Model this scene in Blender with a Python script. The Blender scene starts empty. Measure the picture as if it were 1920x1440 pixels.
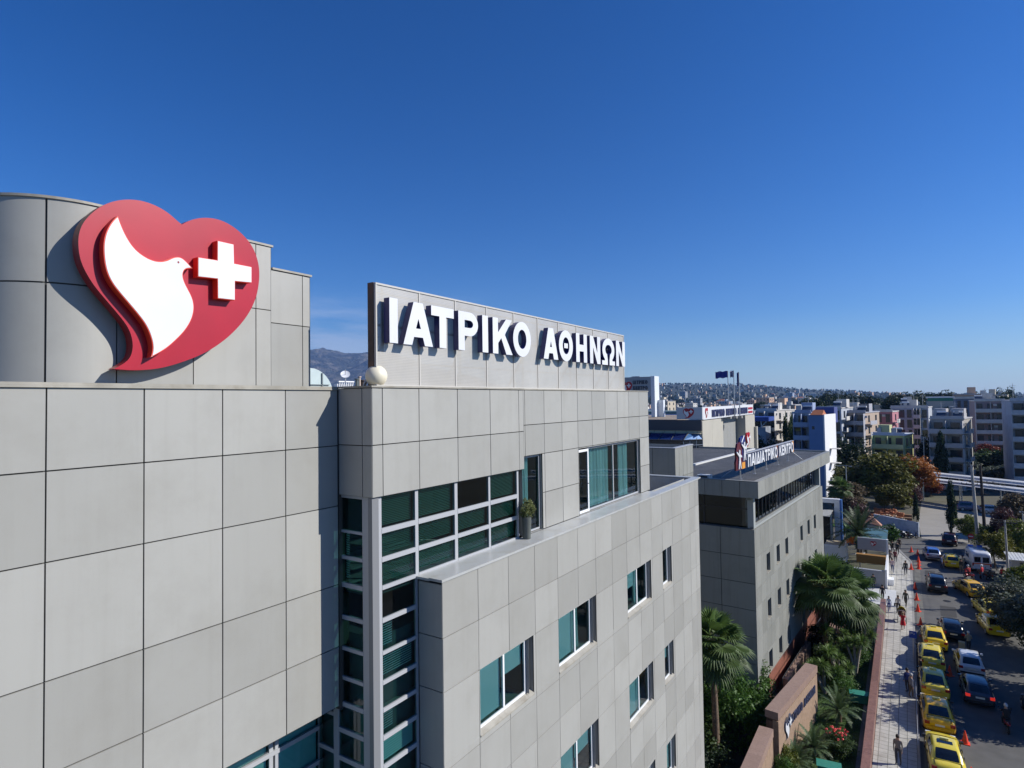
import bpy, bmesh, math, random
from mathutils import Vector, Matrix, noise
from mathutils.geometry import tessellate_polygon
R = math.radians
C = bpy.context.scene.collection
SC = bpy.context.scene
random.seed(7)

# ------------------------------------------------------------------ camera, sky, sun, exposure
cam_d = bpy.data.cameras.new("camera"); cam = bpy.data.objects.new("camera", cam_d); C.objects.link(cam)
cam_d.sensor_width = 36.0; cam_d.lens = 1120.757 / 1920 * 36.0
cam_d.clip_start = 0.1; cam_d.clip_end = 40000
_yaw, _pit, _rol = 0.581347587, 0.0291909172, -0.0147731883
_f = Vector((-math.sin(_yaw)*math.cos(_pit), math.cos(_yaw)*math.cos(_pit), math.sin(_pit)))
_r = Vector((math.cos(_yaw), math.sin(_yaw), 0)); _u = _r.cross(_f)
_r2 = _r*math.cos(_rol) + _u*math.sin(_rol); _u2 = -_r*math.sin(_rol) + _u*math.cos(_rol)
M = Matrix((( _r2.x, _u2.x, -_f.x, 0), (_r2.y, _u2.y, -_f.y, 0), (_r2.z, _u2.z, -_f.z, 22.0), (0, 0, 0, 1)))
cam.matrix_world = M
SC.camera = cam

SUN_EL, SUN_AZ = R(33.4), R(63.3)          # azimuth from +Y towards +X
world = bpy.data.worlds.new("World"); SC.world = world; world.use_nodes = True
wn = world.node_tree.nodes; wl = world.node_tree.links
for n in list(wn): wn.remove(n)
wo = wn.new('ShaderNodeOutputWorld'); wb = wn.new('ShaderNodeBackground'); sky = wn.new('ShaderNodeTexSky')
sky.sky_type = 'NISHITA'; sky.sun_disc = False; sky.sun_elevation = SUN_EL; sky.sun_rotation = SUN_AZ
sky.altitude = 200; sky.air_density = 1.0; sky.dust_density = 0.1; sky.ozone_density = 5.0
hs = wn.new('ShaderNodeHueSaturation'); hs.inputs['Saturation'].default_value = 1.22; hs.inputs['Hue'].default_value = 0.510
tc = wn.new('ShaderNodeTexCoord'); mp = wn.new('ShaderNodeMapping'); mp.inputs['Scale'].default_value = (3.0, 3.0, 22.0)
nz = wn.new('ShaderNodeTexNoise'); nz.inputs['Scale'].default_value = 1.6; nz.inputs['Detail'].default_value = 7; nz.inputs['Roughness'].default_value = .62
cr = wn.new('ShaderNodeValToRGB'); cr.color_ramp.elements[0].position = .38; cr.color_ramp.elements[1].position = .62
sep = wn.new('ShaderNodeSeparateXYZ')
elev = wn.new('ShaderNodeMapRange'); elev.inputs[1].default_value = .19; elev.inputs[2].default_value = .03; elev.inputs[3].default_value = 0; elev.inputs[4].default_value = 1
west = wn.new('ShaderNodeMapRange'); west.inputs[1].default_value = -.52; west.inputs[2].default_value = -.78; west.inputs[3].default_value = 0; west.inputs[4].default_value = 1
m1 = wn.new('ShaderNodeMath'); m1.operation = 'MULTIPLY'; m2 = wn.new('ShaderNodeMath'); m2.operation = 'MULTIPLY'
mix = wn.new('ShaderNodeMixRGB'); mix.inputs[2].default_value = (6.5, 7.2, 8.6, 1)
wl.new(tc.outputs['Generated'], mp.inputs[0]); wl.new(mp.outputs[0], nz.inputs['Vector']); wl.new(nz.outputs[0], cr.inputs[0])
wl.new(tc.outputs['Generated'], sep.inputs[0]); wl.new(sep.outputs[2], elev.inputs[0]); wl.new(sep.outputs[0], west.inputs[0])
wl.new(cr.outputs[0], m1.inputs[0]); wl.new(elev.outputs[0], m1.inputs[1]); wl.new(m1.outputs[0], m2.inputs[0]); wl.new(west.outputs[0], m2.inputs[1])
s1 = wn.new('ShaderNodeVectorMath'); s1.operation = 'SCALE'; s1.inputs['Scale'].default_value = .1
gm = wn.new('ShaderNodeGamma'); gm.inputs[1].default_value = 1.2
s2 = wn.new('ShaderNodeVectorMath'); s2.operation = 'SCALE'; s2.inputs['Scale'].default_value = 11.6
wl.new(sky.outputs[0], s1.inputs[0]); wl.new(s1.outputs[0], gm.inputs[0]); wl.new(gm.outputs[0], s2.inputs[0])
wl.new(s2.outputs[0], hs.inputs['Color']); wl.new(hs.outputs[0], mix.inputs[1]); wl.new(m2.outputs[0], mix.inputs[0])
hz_ = wn.new('ShaderNodeMapRange'); hz_.inputs[1].default_value = .13; hz_.inputs[2].default_value = -.01; hz_.inputs[3].default_value = 0; hz_.inputs[4].default_value = .75
mixh = wn.new('ShaderNodeMixRGB'); mixh.inputs[2].default_value = (2.7, 4.1, 6.3, 1)
wl.new(sep.outputs[2], hz_.inputs[0]); wl.new(hz_.outputs[0], mixh.inputs[0]); wl.new(mix.outputs[0], mixh.inputs[1]); wl.new(mixh.outputs[0], wb.inputs[0]); wl.new(wb.outputs[0], wo.inputs[0])
wb.inputs[1].default_value = 0.092

sd = bpy.data.lights.new("sun", 'SUN'); sd.energy = 5.0; sd.angle = R(0.53); sd.color = (1.0, 0.96, 0.89)
so = bpy.data.objects.new("sun", sd); C.objects.link(so)
to_sun = Vector((math.sin(SUN_AZ)*math.cos(SUN_EL), math.cos(SUN_AZ)*math.cos(SUN_EL), math.sin(SUN_EL)))
so.rotation_euler = to_sun.to_track_quat('Z', 'Y').to_euler(); so.location = (60, 30, 60)
SC.view_settings.view_transform = 'Standard'; SC.view_settings.look = 'None'; SC.view_settings.exposure = 0.32; SC.view_settings.gamma = 1
SC.render.engine = 'CYCLES'
SC.cycles.max_bounces = 6; SC.cycles.transparent_max_bounces = 10; SC.cycles.volume_bounces = 0; SC.cycles.diffuse_bounces = 3
SC.cycles.use_denoising = True; SC.cycles.caustics_reflective = False; SC.cycles.caustics_refractive = False

# ------------------------------------------------------------------ helpers
class MB:
    """Collects faces and builds them as ONE mesh object."""
    def __init__(s): s.v = []; s.f = []; s.m = []; s.t = []; s.sm = []
    def quad(s, pts, m=0, tone=.5, smooth=False):
        b = len(s.v); s.v += [tuple(p) for p in pts]; s.f.append(tuple(range(b, b+len(pts)))); s.m.append(m); s.t.append(tone); s.sm.append(smooth)
    def faces(s, vs, fs, m=0, tone=.5, smooth=False):
        b = len(s.v); s.v += [tuple(p) for p in vs]
        for f in fs: s.f.append(tuple(b+i for i in f)); s.m.append(m); s.t.append(tone); s.sm.append(smooth)
    def box(s, x0, x1, y0, y1, z0, z1, m=0, tone=.5, T=None, mt=None):
        P = [Vector(p) for p in ((x0,y0,z0),(x1,y0,z0),(x1,y1,z0),(x0,y1,z0),(x0,y0,z1),(x1,y0,z1),(x1,y1,z1),(x0,y1,z1))]
        if T: P = [T @ p for p in P]
        s.faces(P, [(0,3,2,1),(4,5,6,7),(0,1,5,4),(1,2,6,5),(2,3,7,6),(3,0,4,7)], m, tone)
        if mt is not None: s.m[-5] = mt
    def tube(s, pts, rads, n=8, m=0, tone=.5, caps=True, smooth=True):
        pts = [Vector(p) for p in pts]
        if not hasattr(rads, '__len__'): rads = [rads]*len(pts)
        rings = []
        for i, p in enumerate(pts):
            d = (pts[min(i+1, len(pts)-1)] - pts[max(i-1, 0)]).normalized()
            a = Vector((0,0,1)) if abs(d.z) < .9 else Vector((1,0,0))
            u = d.cross(a).normalized(); w = d.cross(u)
            rings.append([p + (u*math.cos(2*math.pi*k/n) + w*math.sin(2*math.pi*k/n))*rads[i] for k in range(n)])
        vs = [q for r_ in rings for q in r_]; fs = []
        for i in range(len(pts)-1):
            for k in range(n): fs.append((i*n+k, i*n+(k+1)%n, (i+1)*n+(k+1)%n, (i+1)*n+k))
        s.faces(vs, fs, m, tone, smooth)
        if caps:
            s.quad(rings[0][::-1], m, tone); s.quad(rings[-1], m, tone)
    def prism(s, loops, O, U, V, N, n0, n1, mf=0, ms=1):
        """outline (first loop) with holes, in the U,V plane, from depth n0 to n1 along N; front is n1"""
        O, U, V, N = Vector(O), Vector(U), Vector(V), Vector(N)
        tr = tessellate_polygon([[Vector((a, b, 0)) for a, b in l] for l in loops])
        flat = [p for l in loops for p in l]
        P1 = [O+U*a+V*b+N*n1 for a, b in flat]; P0 = [O+U*a+V*b+N*n0 for a, b in flat]
        s.faces(P1, tr, mf); s.faces(P0, tr, ms)
        for l in loops:
            k = len(l)
            A = [O+U*a+V*b+N*n0 for a, b in l]; B = [O+U*a+V*b+N*n1 for a, b in l]
            s.faces(A+B, [(i, (i+1)%k, k+(i+1)%k, k+i) for i in range(k)], ms)
    def build(s, name, mats, parent=None, recalc=True, bevel=0, merge=False):
        me = bpy.data.meshes.new(name); me.from_pydata(s.v, [], s.f)
        if not isinstance(mats, (list, tuple)): mats = [mats]
        for m in mats: me.materials.append(m)
        me.polygons.foreach_set('material_index', s.m)
        me.polygons.foreach_set('use_smooth', s.sm)
        if len(set(s.t)) > 1:
            ca = me.attributes.new('tone', 'FLOAT', 'FACE'); ca.data.foreach_set('value', s.t)
        me.update()
        if recalc or bevel or merge:
            bm = bmesh.new(); bm.from_mesh(me)
            if merge: bmesh.ops.remove_doubles(bm, verts=bm.verts, dist=.0005)
            if bevel: bmesh.ops.bevel(bm, geom=[e for e in bm.edges if len(e.link_faces) == 2 and e.calc_face_angle(0) > .6], offset=bevel, segments=2, affect='EDGES', profile=.6)
            if recalc: bmesh.ops.recalc_face_normals(bm, faces=bm.faces)
            bm.to_mesh(me); bm.free()
        o = bpy.data.objects.new(name, me); C.objects.link(o)
        if parent: o.parent = parent
        return o

def tag(o, label=None, cat=None, group=None, kind=None):
    if label: o['label'] = label
    if cat: o['category'] = cat
    if group: o['group'] = group
    if kind: o['kind'] = kind
    return o
def empty(name, loc=(0,0,0), rz=0, label=None, cat=None, group=None, kind=None):
    o = bpy.data.objects.new(name, None); C.objects.link(o); o.location = loc; o.rotation_euler = (0,0,rz); o.empty_display_size = .2
    return tag(o, label, cat, group, kind)
KIDS = {}
def copy_tree(o, parent=None):
    c = o.copy(); C.objects.link(c); c.parent = parent
    for ch in list(o.children): copy_tree(ch, c)
    return c
def struct(o): o['kind'] = 'structure'; return o

# ------------------------------------------------------------------ materials
def nd(t, typ, **kw):
    n = t.nodes.new(typ)
    for k, v in kw.items():
        if k in n.inputs: n.inputs[k].default_value = v
        else: setattr(n, k, v)
    return n
MATS = {}
def mat(name, col, rough=.6, metal=0, var=.0, scale=3.0, bump=0, bscale=None, tone=0, spec=.5, coat=0, dirt=None, dscale=.6, emit=None, det=5):
    if name in MATS: return MATS[name]
    m = bpy.data.materials.new(name); m.use_nodes = True; t = m.node_tree; b = t.nodes['Principled BSDF']; L = t.links
    b.inputs['Roughness'].default_value = rough; b.inputs['Metallic'].default_value = metal
    b.inputs['Specular IOR Level'].default_value = spec; b.inputs['Coat Weight'].default_value = coat
    b.inputs['Base Color'].default_value = (*col, 1)
    tcn = nd(t, 'ShaderNodeTexCoord'); cur = None
    if var:
        n = nd(t, 'ShaderNodeTexNoise'); n.inputs['Scale'].default_value = scale; n.inputs['Detail'].default_value = det; L.new(tcn.outputs['Object'], n.inputs['Vector'])
        mr = nd(t, 'ShaderNodeMapRange'); mr.inputs[1].default_value = .3; mr.inputs[2].default_value = .7; mr.inputs[3].default_value = 1-var; mr.inputs[4].default_value = 1+var
        L.new(n.outputs[0], mr.inputs[0]); cur = mr.outputs[0]
    if tone:
        a = nd(t, 'ShaderNodeAttribute', attribute_name='tone')
        mr = nd(t, 'ShaderNodeMapRange'); mr.inputs[3].default_value = 1-tone; mr.inputs[4].default_value = 1+tone
        L.new(a.outputs['Fac'], mr.inputs[0])
        if cur:
            mm = nd(t, 'ShaderNodeMath', operation='MULTIPLY'); L.new(cur, mm.inputs[0]); L.new(mr.outputs[0], mm.inputs[1]); cur = mm.outputs[0]
        else: cur = mr.outputs[0]
    src = None
    if cur:
        vm = nd(t, 'ShaderNodeVectorMath', operation='SCALE'); vm.inputs[0].default_value = col; L.new(cur, vm.inputs['Scale']); src = vm.outputs[0]
    if dirt:
        n2 = nd(t, 'ShaderNodeTexNoise'); n2.inputs['Scale'].default_value = dscale; n2.inputs['Detail'].default_value = 8; n2.inputs['Roughness'].default_value = .65; L.new(tcn.outputs['Object'], n2.inputs['Vector'])
        rp = nd(t, 'ShaderNodeMapRange'); rp.inputs[1].default_value = .48; rp.inputs[2].default_value = .72; rp.inputs[3].default_value = 0; rp.inputs[4].default_value = dirt[3] if len(dirt) > 3 else .6
        L.new(n2.outputs[0], rp.inputs[0])
        mx = nd(t, 'ShaderNodeMixRGB'); mx.inputs[1].default_value = (*col, 1); mx.inputs[2].default_value = (*dirt[:3], 1)
        if src: L.new(src, mx.inputs[1])
        L.new(rp.outputs[0], mx.inputs[0]); src = mx.outputs[0]
    if src: L.new(src, b.inputs['Base Color'])
    if bump:
        n3 = nd(t, 'ShaderNodeTexNoise'); n3.inputs['Scale'].default_value = bscale or scale*4; n3.inputs['Detail'].default_value = 4; L.new(tcn.outputs['Object'], n3.inputs['Vector'])
        bp = nd(t, 'ShaderNodeBump'); bp.inputs['Strength'].default_value = bump; bp.inputs['Distance'].default_value = .02
        L.new(n3.outputs[0], bp.inputs['Height']); L.new(bp.outputs[0], b.inputs['Normal'])
    if emit: b.inputs['Emission Color'].default_value = (*emit[:3], 1); b.inputs['Emission Strength'].default_value = emit[3]
    MATS[name] = m; return m

def streaks(m, amt=.12, col=(.5,.47,.42)):
    t = m.node_tree; b = t.nodes['Principled BSDF']; L = t.links; src = b.inputs['Base Color'].links[0].from_socket
    tcn = nd(t, 'ShaderNodeTexCoord'); mp_ = nd(t, 'ShaderNodeMapping'); mp_.inputs['Scale'].default_value = (5,5,.28); n = nd(t, 'ShaderNodeTexNoise'); n.inputs['Scale'].default_value = 1.0; n.inputs['Detail'].default_value = 6; n.inputs['Roughness'].default_value = .6
    L.new(tcn.outputs['Object'], mp_.inputs[0]); L.new(mp_.outputs[0], n.inputs['Vector'])
    mr = nd(t, 'ShaderNodeMapRange'); mr.inputs[1].default_value = .5; mr.inputs[2].default_value = .75; mr.inputs[3].default_value = 0; mr.inputs[4].default_value = amt*5; L.new(n.outputs[0], mr.inputs[0])
    mx = nd(t, 'ShaderNodeMixRGB', blend_type='MULTIPLY'); mx.inputs[2].default_value = (*col, 1); L.new(src, mx.inputs[1]); L.new(mr.outputs[0], mx.inputs[0]); L.new(mx.outputs[0], b.inputs['Base Color'])
    n2 = nd(t, 'ShaderNodeTexNoise'); n2.inputs['Scale'].default_value = 1.1; L.new(tcn.outputs['Object'], n2.inputs['Vector']); bp = nd(t, 'ShaderNodeBump'); bp.inputs['Strength'].default_value = .25; bp.inputs['Distance'].default_value = .02
    L.new(n2.outputs[0], bp.inputs['Height']); L.new(bp.outputs[0], b.inputs['Normal'])
    a = nd(t, 'ShaderNodeAttribute', attribute_name='tone'); mr2 = nd(t, 'ShaderNodeMapRange'); mr2.inputs[3].default_value = .34; mr2.inputs[4].default_value = .52; L.new(a.outputs['Fac'], mr2.inputs[0]); L.new(mr2.outputs[0], b.inputs['Roughness'])

def glass_mat(name, tint, refl=(.9,.95,1), ior=1.7, rough=.01):
    if name in MATS: return MATS[name]
    m = bpy.data.materials.new(name); m.use_nodes = True; t = m.node_tree; t.nodes.remove(t.nodes['Principled BSDF'])
    out = t.nodes['Material Output']; tr = nd(t, 'ShaderNodeBsdfTransparent'); gl = nd(t, 'ShaderNodeBsdfGlossy'); fr = nd(t, 'ShaderNodeFresnel'); mx = nd(t, 'ShaderNodeMixShader')
    tr.inputs[0].default_value = (*tint, 1); gl.inputs[0].default_value = (*refl, 1); gl.inputs['Roughness'].default_value = rough; fr.inputs[0].default_value = ior
    t.links.new(fr.outputs[0], mx.inputs[0]); t.links.new(tr.outputs[0], mx.inputs[1]); t.links.new(gl.outputs[0], mx.inputs[2]); t.links.new(mx.outputs[0], out.inputs[0])
    # wavy panes: slight large-scale bump
    tcn = nd(t, 'ShaderNodeTexCoord'); n = nd(t, 'ShaderNodeTexNoise'); n.inputs['Scale'].default_value = .8; t.links.new(tcn.outputs['Object'], n.inputs['Vector'])
    bp = nd(t, 'ShaderNodeBump'); bp.inputs['Strength'].default_value = .12; bp.inputs['Distance'].default_value = .02; t.links.new(n.outputs[0], bp.inputs['Height']); t.links.new(bp.outputs[0], gl.inputs['Normal'])
    MATS[name] = m; return m

def leaf_mat(name, col, tr=.3, var=.35):
    if name in MATS: return MATS[name]
    m = bpy.data.materials.new(name); m.use_nodes = True; t = m.node_tree; b = t.nodes['Principled BSDF']; L = t.links
    a = nd(t, 'ShaderNodeAttribute', attribute_name='tone')
    mr = nd(t, 'ShaderNodeMapRange'); mr.inputs[3].default_value = 1-var; mr.inputs[4].default_value = 1+var*1.3; L.new(a.outputs['Fac'], mr.inputs[0])
    vm = nd(t, 'ShaderNodeVectorMath', operation='SCALE'); vm.inputs[0].default_value = col; L.new(mr.outputs[0], vm.inputs['Scale'])
    L.new(vm.outputs[0], b.inputs['Base Color']); b.inputs['Roughness'].default_value = .55; b.inputs['Specular IOR Level'].default_value = .35
    tl = nd(t, 'ShaderNodeBsdfTranslucent'); L.new(vm.outputs[0], tl.inputs[0]); mx = nd(t, 'ShaderNodeMixShader'); mx.inputs[0].default_value = tr
    L.new(b.outputs[0], mx.inputs[1]); L.new(tl.outputs[0], mx.inputs[2]); L.new(mx.outputs[0], t.nodes['Material Output'].inputs[0])
    MATS[name] = m; return m

panel_m = mat('composite_panel', (.352,.348,.322), .42, .0, var=.03, scale=.35, tone=.068, spec=.5, dirt=(.27,.26,.23,.35), dscale=.8)
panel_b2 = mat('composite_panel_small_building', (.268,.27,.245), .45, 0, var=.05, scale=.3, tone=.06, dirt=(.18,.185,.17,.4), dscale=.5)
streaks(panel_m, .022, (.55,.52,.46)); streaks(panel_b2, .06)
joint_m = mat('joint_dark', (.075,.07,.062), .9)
cap_m = mat('parapet_cap', (.34,.32,.27), .5, var=.15, scale=2, dirt=(.2,.17,.12,.6), dscale=3)
frame_m = mat('window_frame_grey', (.40,.41,.43), .4, spec=.5)
post_m = mat('corner_post', (.20,.205,.215), .45)
frame_w = mat('window_frame_white', (.78,.79,.80), .35)
white_m = mat('white_acrylic', (.70,.71,.73), .35, var=.05, scale=.8)
navy_m = mat('navy_side', (.018,.026,.14), .35)
red_m = mat('red_acrylic', (.39,.007,.024), .34, var=.08, scale=1.2, spec=.45, coat=.05)
redside_m = mat('red_side', (.26,.008,.01), .4)
redrim_m = mat('red_orange_rim', (.78,.07,.03), .35)
glass_l = glass_mat('pale_green_glass', (.58,.88,.86), ior=1.5)
glass_m = glass_mat('green_glass', (.42,.78,.74), ior=1.5)
glass_d = glass_mat('dark_glass', (.20,.30,.30), ior=1.6)
blind_m = mat('blind_white', (.80,.86,.84), .6)
curtain_m = mat('curtain_green', (.80,.86,.80), .8)
room_m = mat('room_dark', (.13,.14,.13), .9)
roomw_m = mat('room_wall', (.34,.35,.33), .9)
conc_m = mat('concrete_roof', (.30,.29,.27), .85, var=.2, scale=.8, bump=.3)
metal_m = mat('galvanised_metal', (.45,.46,.47), .4, .6, var=.1)
dark_m = mat('dark_metal', (.03,.032,.036), .45)
# ------------------------------------------------------------------ wall tools
class Frame:
    def __init__(s, O, U, N): s.O = Vector(O); s.U = Vector(U).normalized(); s.N = Vector(N).normalized(); s.V = Vector((0,0,1))
    def p(s, u, v, n=0): return s.O + s.U*u + s.V*v + s.N*n
def fbox(mb, F, u0, u1, v0, v1, n0, n1, m=0, tone=.5):
    P = [F.p(u, v, n) for n in (n0, n1) for u, v in ((u0,v0),(u1,v0),(u1,v1),(u0,v1))]
    mb.faces(P, [(0,1,2,3),(7,6,5,4),(0,4,5,1),(1,5,6,2),(2,6,7,3),(3,7,4,0)], m, tone)
def inside(u, v, holes): return any(h[0] < u < h[1] and h[2] < v < h[3] for h in holes)
def cuts(a, b, vals): return [a] + sorted(x for x in set(vals) if a+1e-4 < x < b-1e-4) + [b]
def cladding(mb, F, us, vs, holes=(), gap=.011, th=.03, m=0, tone=None):
    for i in range(len(us)-1):
        for j in range(len(vs)-1):
            u0, u1, v0, v1 = us[i], us[i+1], vs[j], vs[j+1]
            tn = random.random() if tone is None else tone
            cu = cuts(u0, u1, [x for h in holes for x in h[:2]]); cv = cuts(v0, v1, [x for h in holes for x in h[2:4]])
            for a in range(len(cu)-1):
                for b in range(len(cv)-1):
                    if inside((cu[a]+cu[a+1])/2, (cv[b]+cv[b+1])/2, holes): continue
                    x0 = cu[a] + (gap if a == 0 else 0); x1 = cu[a+1] - (gap if a == len(cu)-2 else 0)
                    y0 = cv[b] + (gap if b == 0 else 0); y1 = cv[b+1] - (gap if b == len(cv)-2 else 0)
                    if x1-x0 < .01 or y1-y0 < .01: continue
                    fbox(mb, F, x0, x1, y0, y1, -th, 0, m, tn)
                    tl = [random.uniform(-.0025,.0025) for _ in range(4)]
                    for q_ in range(4): mb.v[-4+q_] = tuple(Vector(mb.v[-4+q_]) + F.N*tl[q_])
def backing(mb, F, u0, u1, v0, v1, holes=(), n=-.035, depth=.22, mb_=1, mr=0):
    cu = cuts(u0, u1, [x for h in holes for x in h[:2]]); cv = cuts(v0, v1, [x for h in holes for x in h[2:4]])
    for a in range(len(cu)-1):
        for b in range(len(cv)-1):
            if inside((cu[a]+cu[a+1])/2, (cv[b]+cv[b+1])/2, holes): continue
            mb.quad([F.p(cu[a],cv[b],n), F.p(cu[a+1],cv[b],n), F.p(cu[a+1],cv[b+1],n), F.p(cu[a],cv[b+1],n)], mb_)
    for h in holes:
        a, b, c, d = h[:4]; e = .004
        for P in ([(a,c),(b,c)], [(b,c),(b,d)], [(b,d),(a,d)], [(a,d),(a,c)]):
            mb.quad([F.p(*P[0],-e), F.p(*P[1],-e), F.p(*P[1],-depth), F.p(*P[0],-depth)], mr, .35)
def room(F, parent, u0, u1, v0, v1, n, depth=2.2, m=None):
    mb = MB(); P = lambda u, v, k: F.p(u, v, n-k*depth)
    mb.quad([P(u0,v0,1),P(u1,v0,1),P(u1,v1,1),P(u0,v1,1)], 0)
    mb.quad([P(u0,v0,0),P(u1,v0,0),P(u1,v0,1),P(u0,v0,1)], 1); mb.quad([P(u0,v1,0),P(u1,v1,0),P(u1,v1,1),P(u0,v1,1)], 1)
    mb.quad([P(u0,v0,0),P(u0,v1,0),P(u0,v1,1),P(u0,v0,1)], 0); mb.quad([P(u1,v0,0),P(u1,v1,0),P(u1,v1,1),P(u1,v0,1)], 0)
    return mb.build('room_interior', [m or room_m, roomw_m], parent, recalc=False)
def slats(F, parent, u0, u1, v0, v1, n, step=.05, m=None, cov=.80, tilt=.02):
    mb = MB(); k = int((v1-v0)/step)
    for i in range(k):
        v = v1 - i*step; mb.quad([F.p(u0,v,n), F.p(u1,v,n), F.p(u1,v-step*cov,n-tilt), F.p(u0,v-step*cov,n-tilt)], 0, random.random())
    return mb.build('blind', m or blind_m, parent, recalc=False)
def curtain(F, parent, u0, u1, v0, v1, n, waves=6, m=None):
    mb = MB(); k = waves*8; ps = []
    for i in range(k+1):
        t = i/k; u = u0+(u1-u0)*t; ps.append((u, n + .05*math.sin(t*waves*2*math.pi) + .02*math.sin(t*37)))
    vs = [F.p(u, v0, q) for u, q in ps] + [F.p(u+.03*math.sin(i*.3), v1, q*.5+n*.5) for i, (u, q) in enumerate(ps)]
    mb.faces(vs, [(i, i+1, k+2+i, k+1+i) for i in range(k)], 0, .5, True)
    return mb.build('curtain', m or curtain_m, parent, recalc=False)
def window(parent, F, u0, u1, v0, v1, n=-.14, divs=(), fw=.06, fm=None, gm=None, name='window', rm=True, fill=None, sill=None, rdepth=2.2):
    """frame mesh > pane, sill, blind, curtain, room_interior"""
    mb = MB(); fd = .05
    fbox(mb, F, u0, u1, v0, v0+fw, n-fd, n); fbox(mb, F, u0, u1, v1-fw, v1, n-fd, n)
    xs = [u0+fw/2] + list(divs) + [u1-fw/2]
    for x in xs: fbox(mb, F, x-fw/2, x+fw/2, v0+fw, v1-fw, n-fd, n)
    w = mb.build(name, fm or frame_w, parent)
    for a, b in zip(xs[:-1], xs[1:]):
        g = MB(); g.quad([F.p(a+fw/2,v0+fw,n-fd/2), F.p(b-fw/2,v0+fw,n-fd/2), F.p(b-fw/2,v1-fw,n-fd/2), F.p(a+fw/2,v1-fw,n-fd/2)])
        g.build('pane', gm or glass_l, w, recalc=False)
    for a, b, k in zip(xs[:-1], xs[1:], fill or []):
        a += fw/2; b -= fw/2
        if k == 'b': slats(F, w, a, b, v0+fw, v1-fw, n-.11, .03, cov=.97, tilt=-.003)
        elif k == 'h': slats(F, w, a, b, v1-fw-(v1-v0)*.42, v1-fw, n-.11, .03, cov=.95, tilt=-.003)
        elif k == 'c': curtain(F, w, a, a+(b-a)*.55, v0+.05, v1-.05, n-.2, 5)
        elif k == 'C': curtain(F, w, a, b, v0+.05, v1-.05, n-.2, 8)
        elif k == 'd': curtain(F, w, a+(b-a)*.35, a+(b-a)*.75, v0+.05, v1-.05, n-.2, 4)
    if rm: room(F, w, u0, u1, v0, v1, n-fd, rdepth)
    if sill:
        s = MB(); fbox(s, F, u0-.02, u1+.02, v0-.03-sill, v0-.03, n-.02, .03); s.build('sill', cap_m, w)
    return w

# ------------------------------------------------------------------ lettering
def arc(cx, cy, rx, ry, a0, a1, n=12): return [(cx+rx*math.cos(R(a0+(a1-a0)*i/n)), cy+ry*math.sin(R(a0+(a1-a0)*i/n))) for i in range(n+1)]
def glyph(ch, w, t=.235):
    c = w/2; h = t*.92
    if ch == 'Ι': return [[[(0,0),(w,0),(w,1),(0,1)]]]
    if ch in 'ΑΔ':
        a = t*.62 if ch == 'Α' else t*.5; s_ = w-c-a; k = t*1.12
        if ch == 'Α':
            y0, y1 = .19, .19+h*.85; ya = (w-k-c)/s_; ix = lambda y: w-k-s_*y
            o = [(0,0),(k,0),(w-ix(y0),y0),(ix(y0),y0),(w-k,0),(w,0),(c+a,1),(c-a,1)]
        else:
            y1 = h*.9; ya = (w-k-c)/s_; ix = lambda y: w-k-s_*y; o = [(0,0),(w,0),(c+a,1),(c-a,1)]
        return [[o, [(w-ix(y1),y1),(ix(y1),y1),(c+.004,ya-.02),(c-.004,ya-.02)]]]
    if ch == 'Τ': return [[[(c-t/2,0),(c+t/2,0),(c+t/2,1-h),(w,1-h),(w,1),(0,1),(0,1-h),(c-t/2,1-h)]]]
    if ch == 'Π': return [[[(0,0),(t,0),(t,1-h),(w-t,1-h),(w-t,0),(w,0),(w,1),(0,1)]]]
    if ch == 'Η': return [[[(0,0),(t,0),(t,.5-h/2),(w-t,.5-h/2),(w-t,0),(w,0),(w,1),(w-t,1),(w-t,.5+h/2),(t,.5+h/2),(t,1),(0,1)]]]
    if ch == 'Ε': return [[[(0,0),(w,0),(w,h),(t,h),(t,.5-h/2),(w*.92,.5-h/2),(w*.92,.5+h/2),(t,.5+h/2),(t,1-h),(w,1-h),(w,1),(0,1)]]]
    if ch == 'Ν': return [[[(0,0),(t,0),(t,.60),(w-t*1.02,0),(w,0),(w,1),(w-t,1),(w-t,.40),(t*1.02,1),(0,1)]]]
    if ch == 'Κ': return [[[(0,0),(t,0),(t,.30),(.42*w,.45),(w-1.25*t,0),(w,0),(.60*w,.56),(w-.02,1),(w-1.25*t,1),(t,.60),(t,1),(0,1)]]]
    if ch == 'Ρ':
        r = .31; rx = min(w-t, .36)
        o = [(0,0),(t,0),(t,1-2*r)] + arc(w-rx, 1-r, rx, r, -90, 90) + [(0,1)]
        return [[o, [(t,1-2*r+h*.9)] + arc(w-rx, 1-r, rx-t*.85, r-h*.9, -90, 90) + [(t,1-h*.9)]]]
    if ch in 'ΟΘ':
        g = [[arc(c,.5,c,.52,0,360,28)[:-1], arc(c,.5,c-t,.52-h,0,360,28)[:-1]]]
        if ch == 'Θ': g.append([[(c-.13,.42),(c+.13,.42),(c+.13,.58),(c-.13,.58)]])
        return g
    if ch == 'Ω':
        o = [(0,0),(.43*w,0),(.43*w,.19)] + arc(c,.58,.47*w-t,.43-h,242,-62,22) + [(.57*w,.19),(.57*w,0),(w,0),(w,.16),(.80*w,.16)] + arc(c,.57,.47*w,.45,-52,232,22) + [(.20*w,.16),(0,.16)]
        return [[o]]
def letters(parent, F, text, spots, v0, v1, n0, n1, mf, ms, t=.235, name='letter'):
    H = v1-v0
    for ch, (a, b) in zip(text, spots):
        mb = MB()
        for g in glyph(ch, (b-a)/H, t): mb.prism(g, F.p(a, v0, 0), F.U*H, F.V*H, F.N, n0, n1, 0, 1)
        mb.build(name, [mf, ms], parent)
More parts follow.
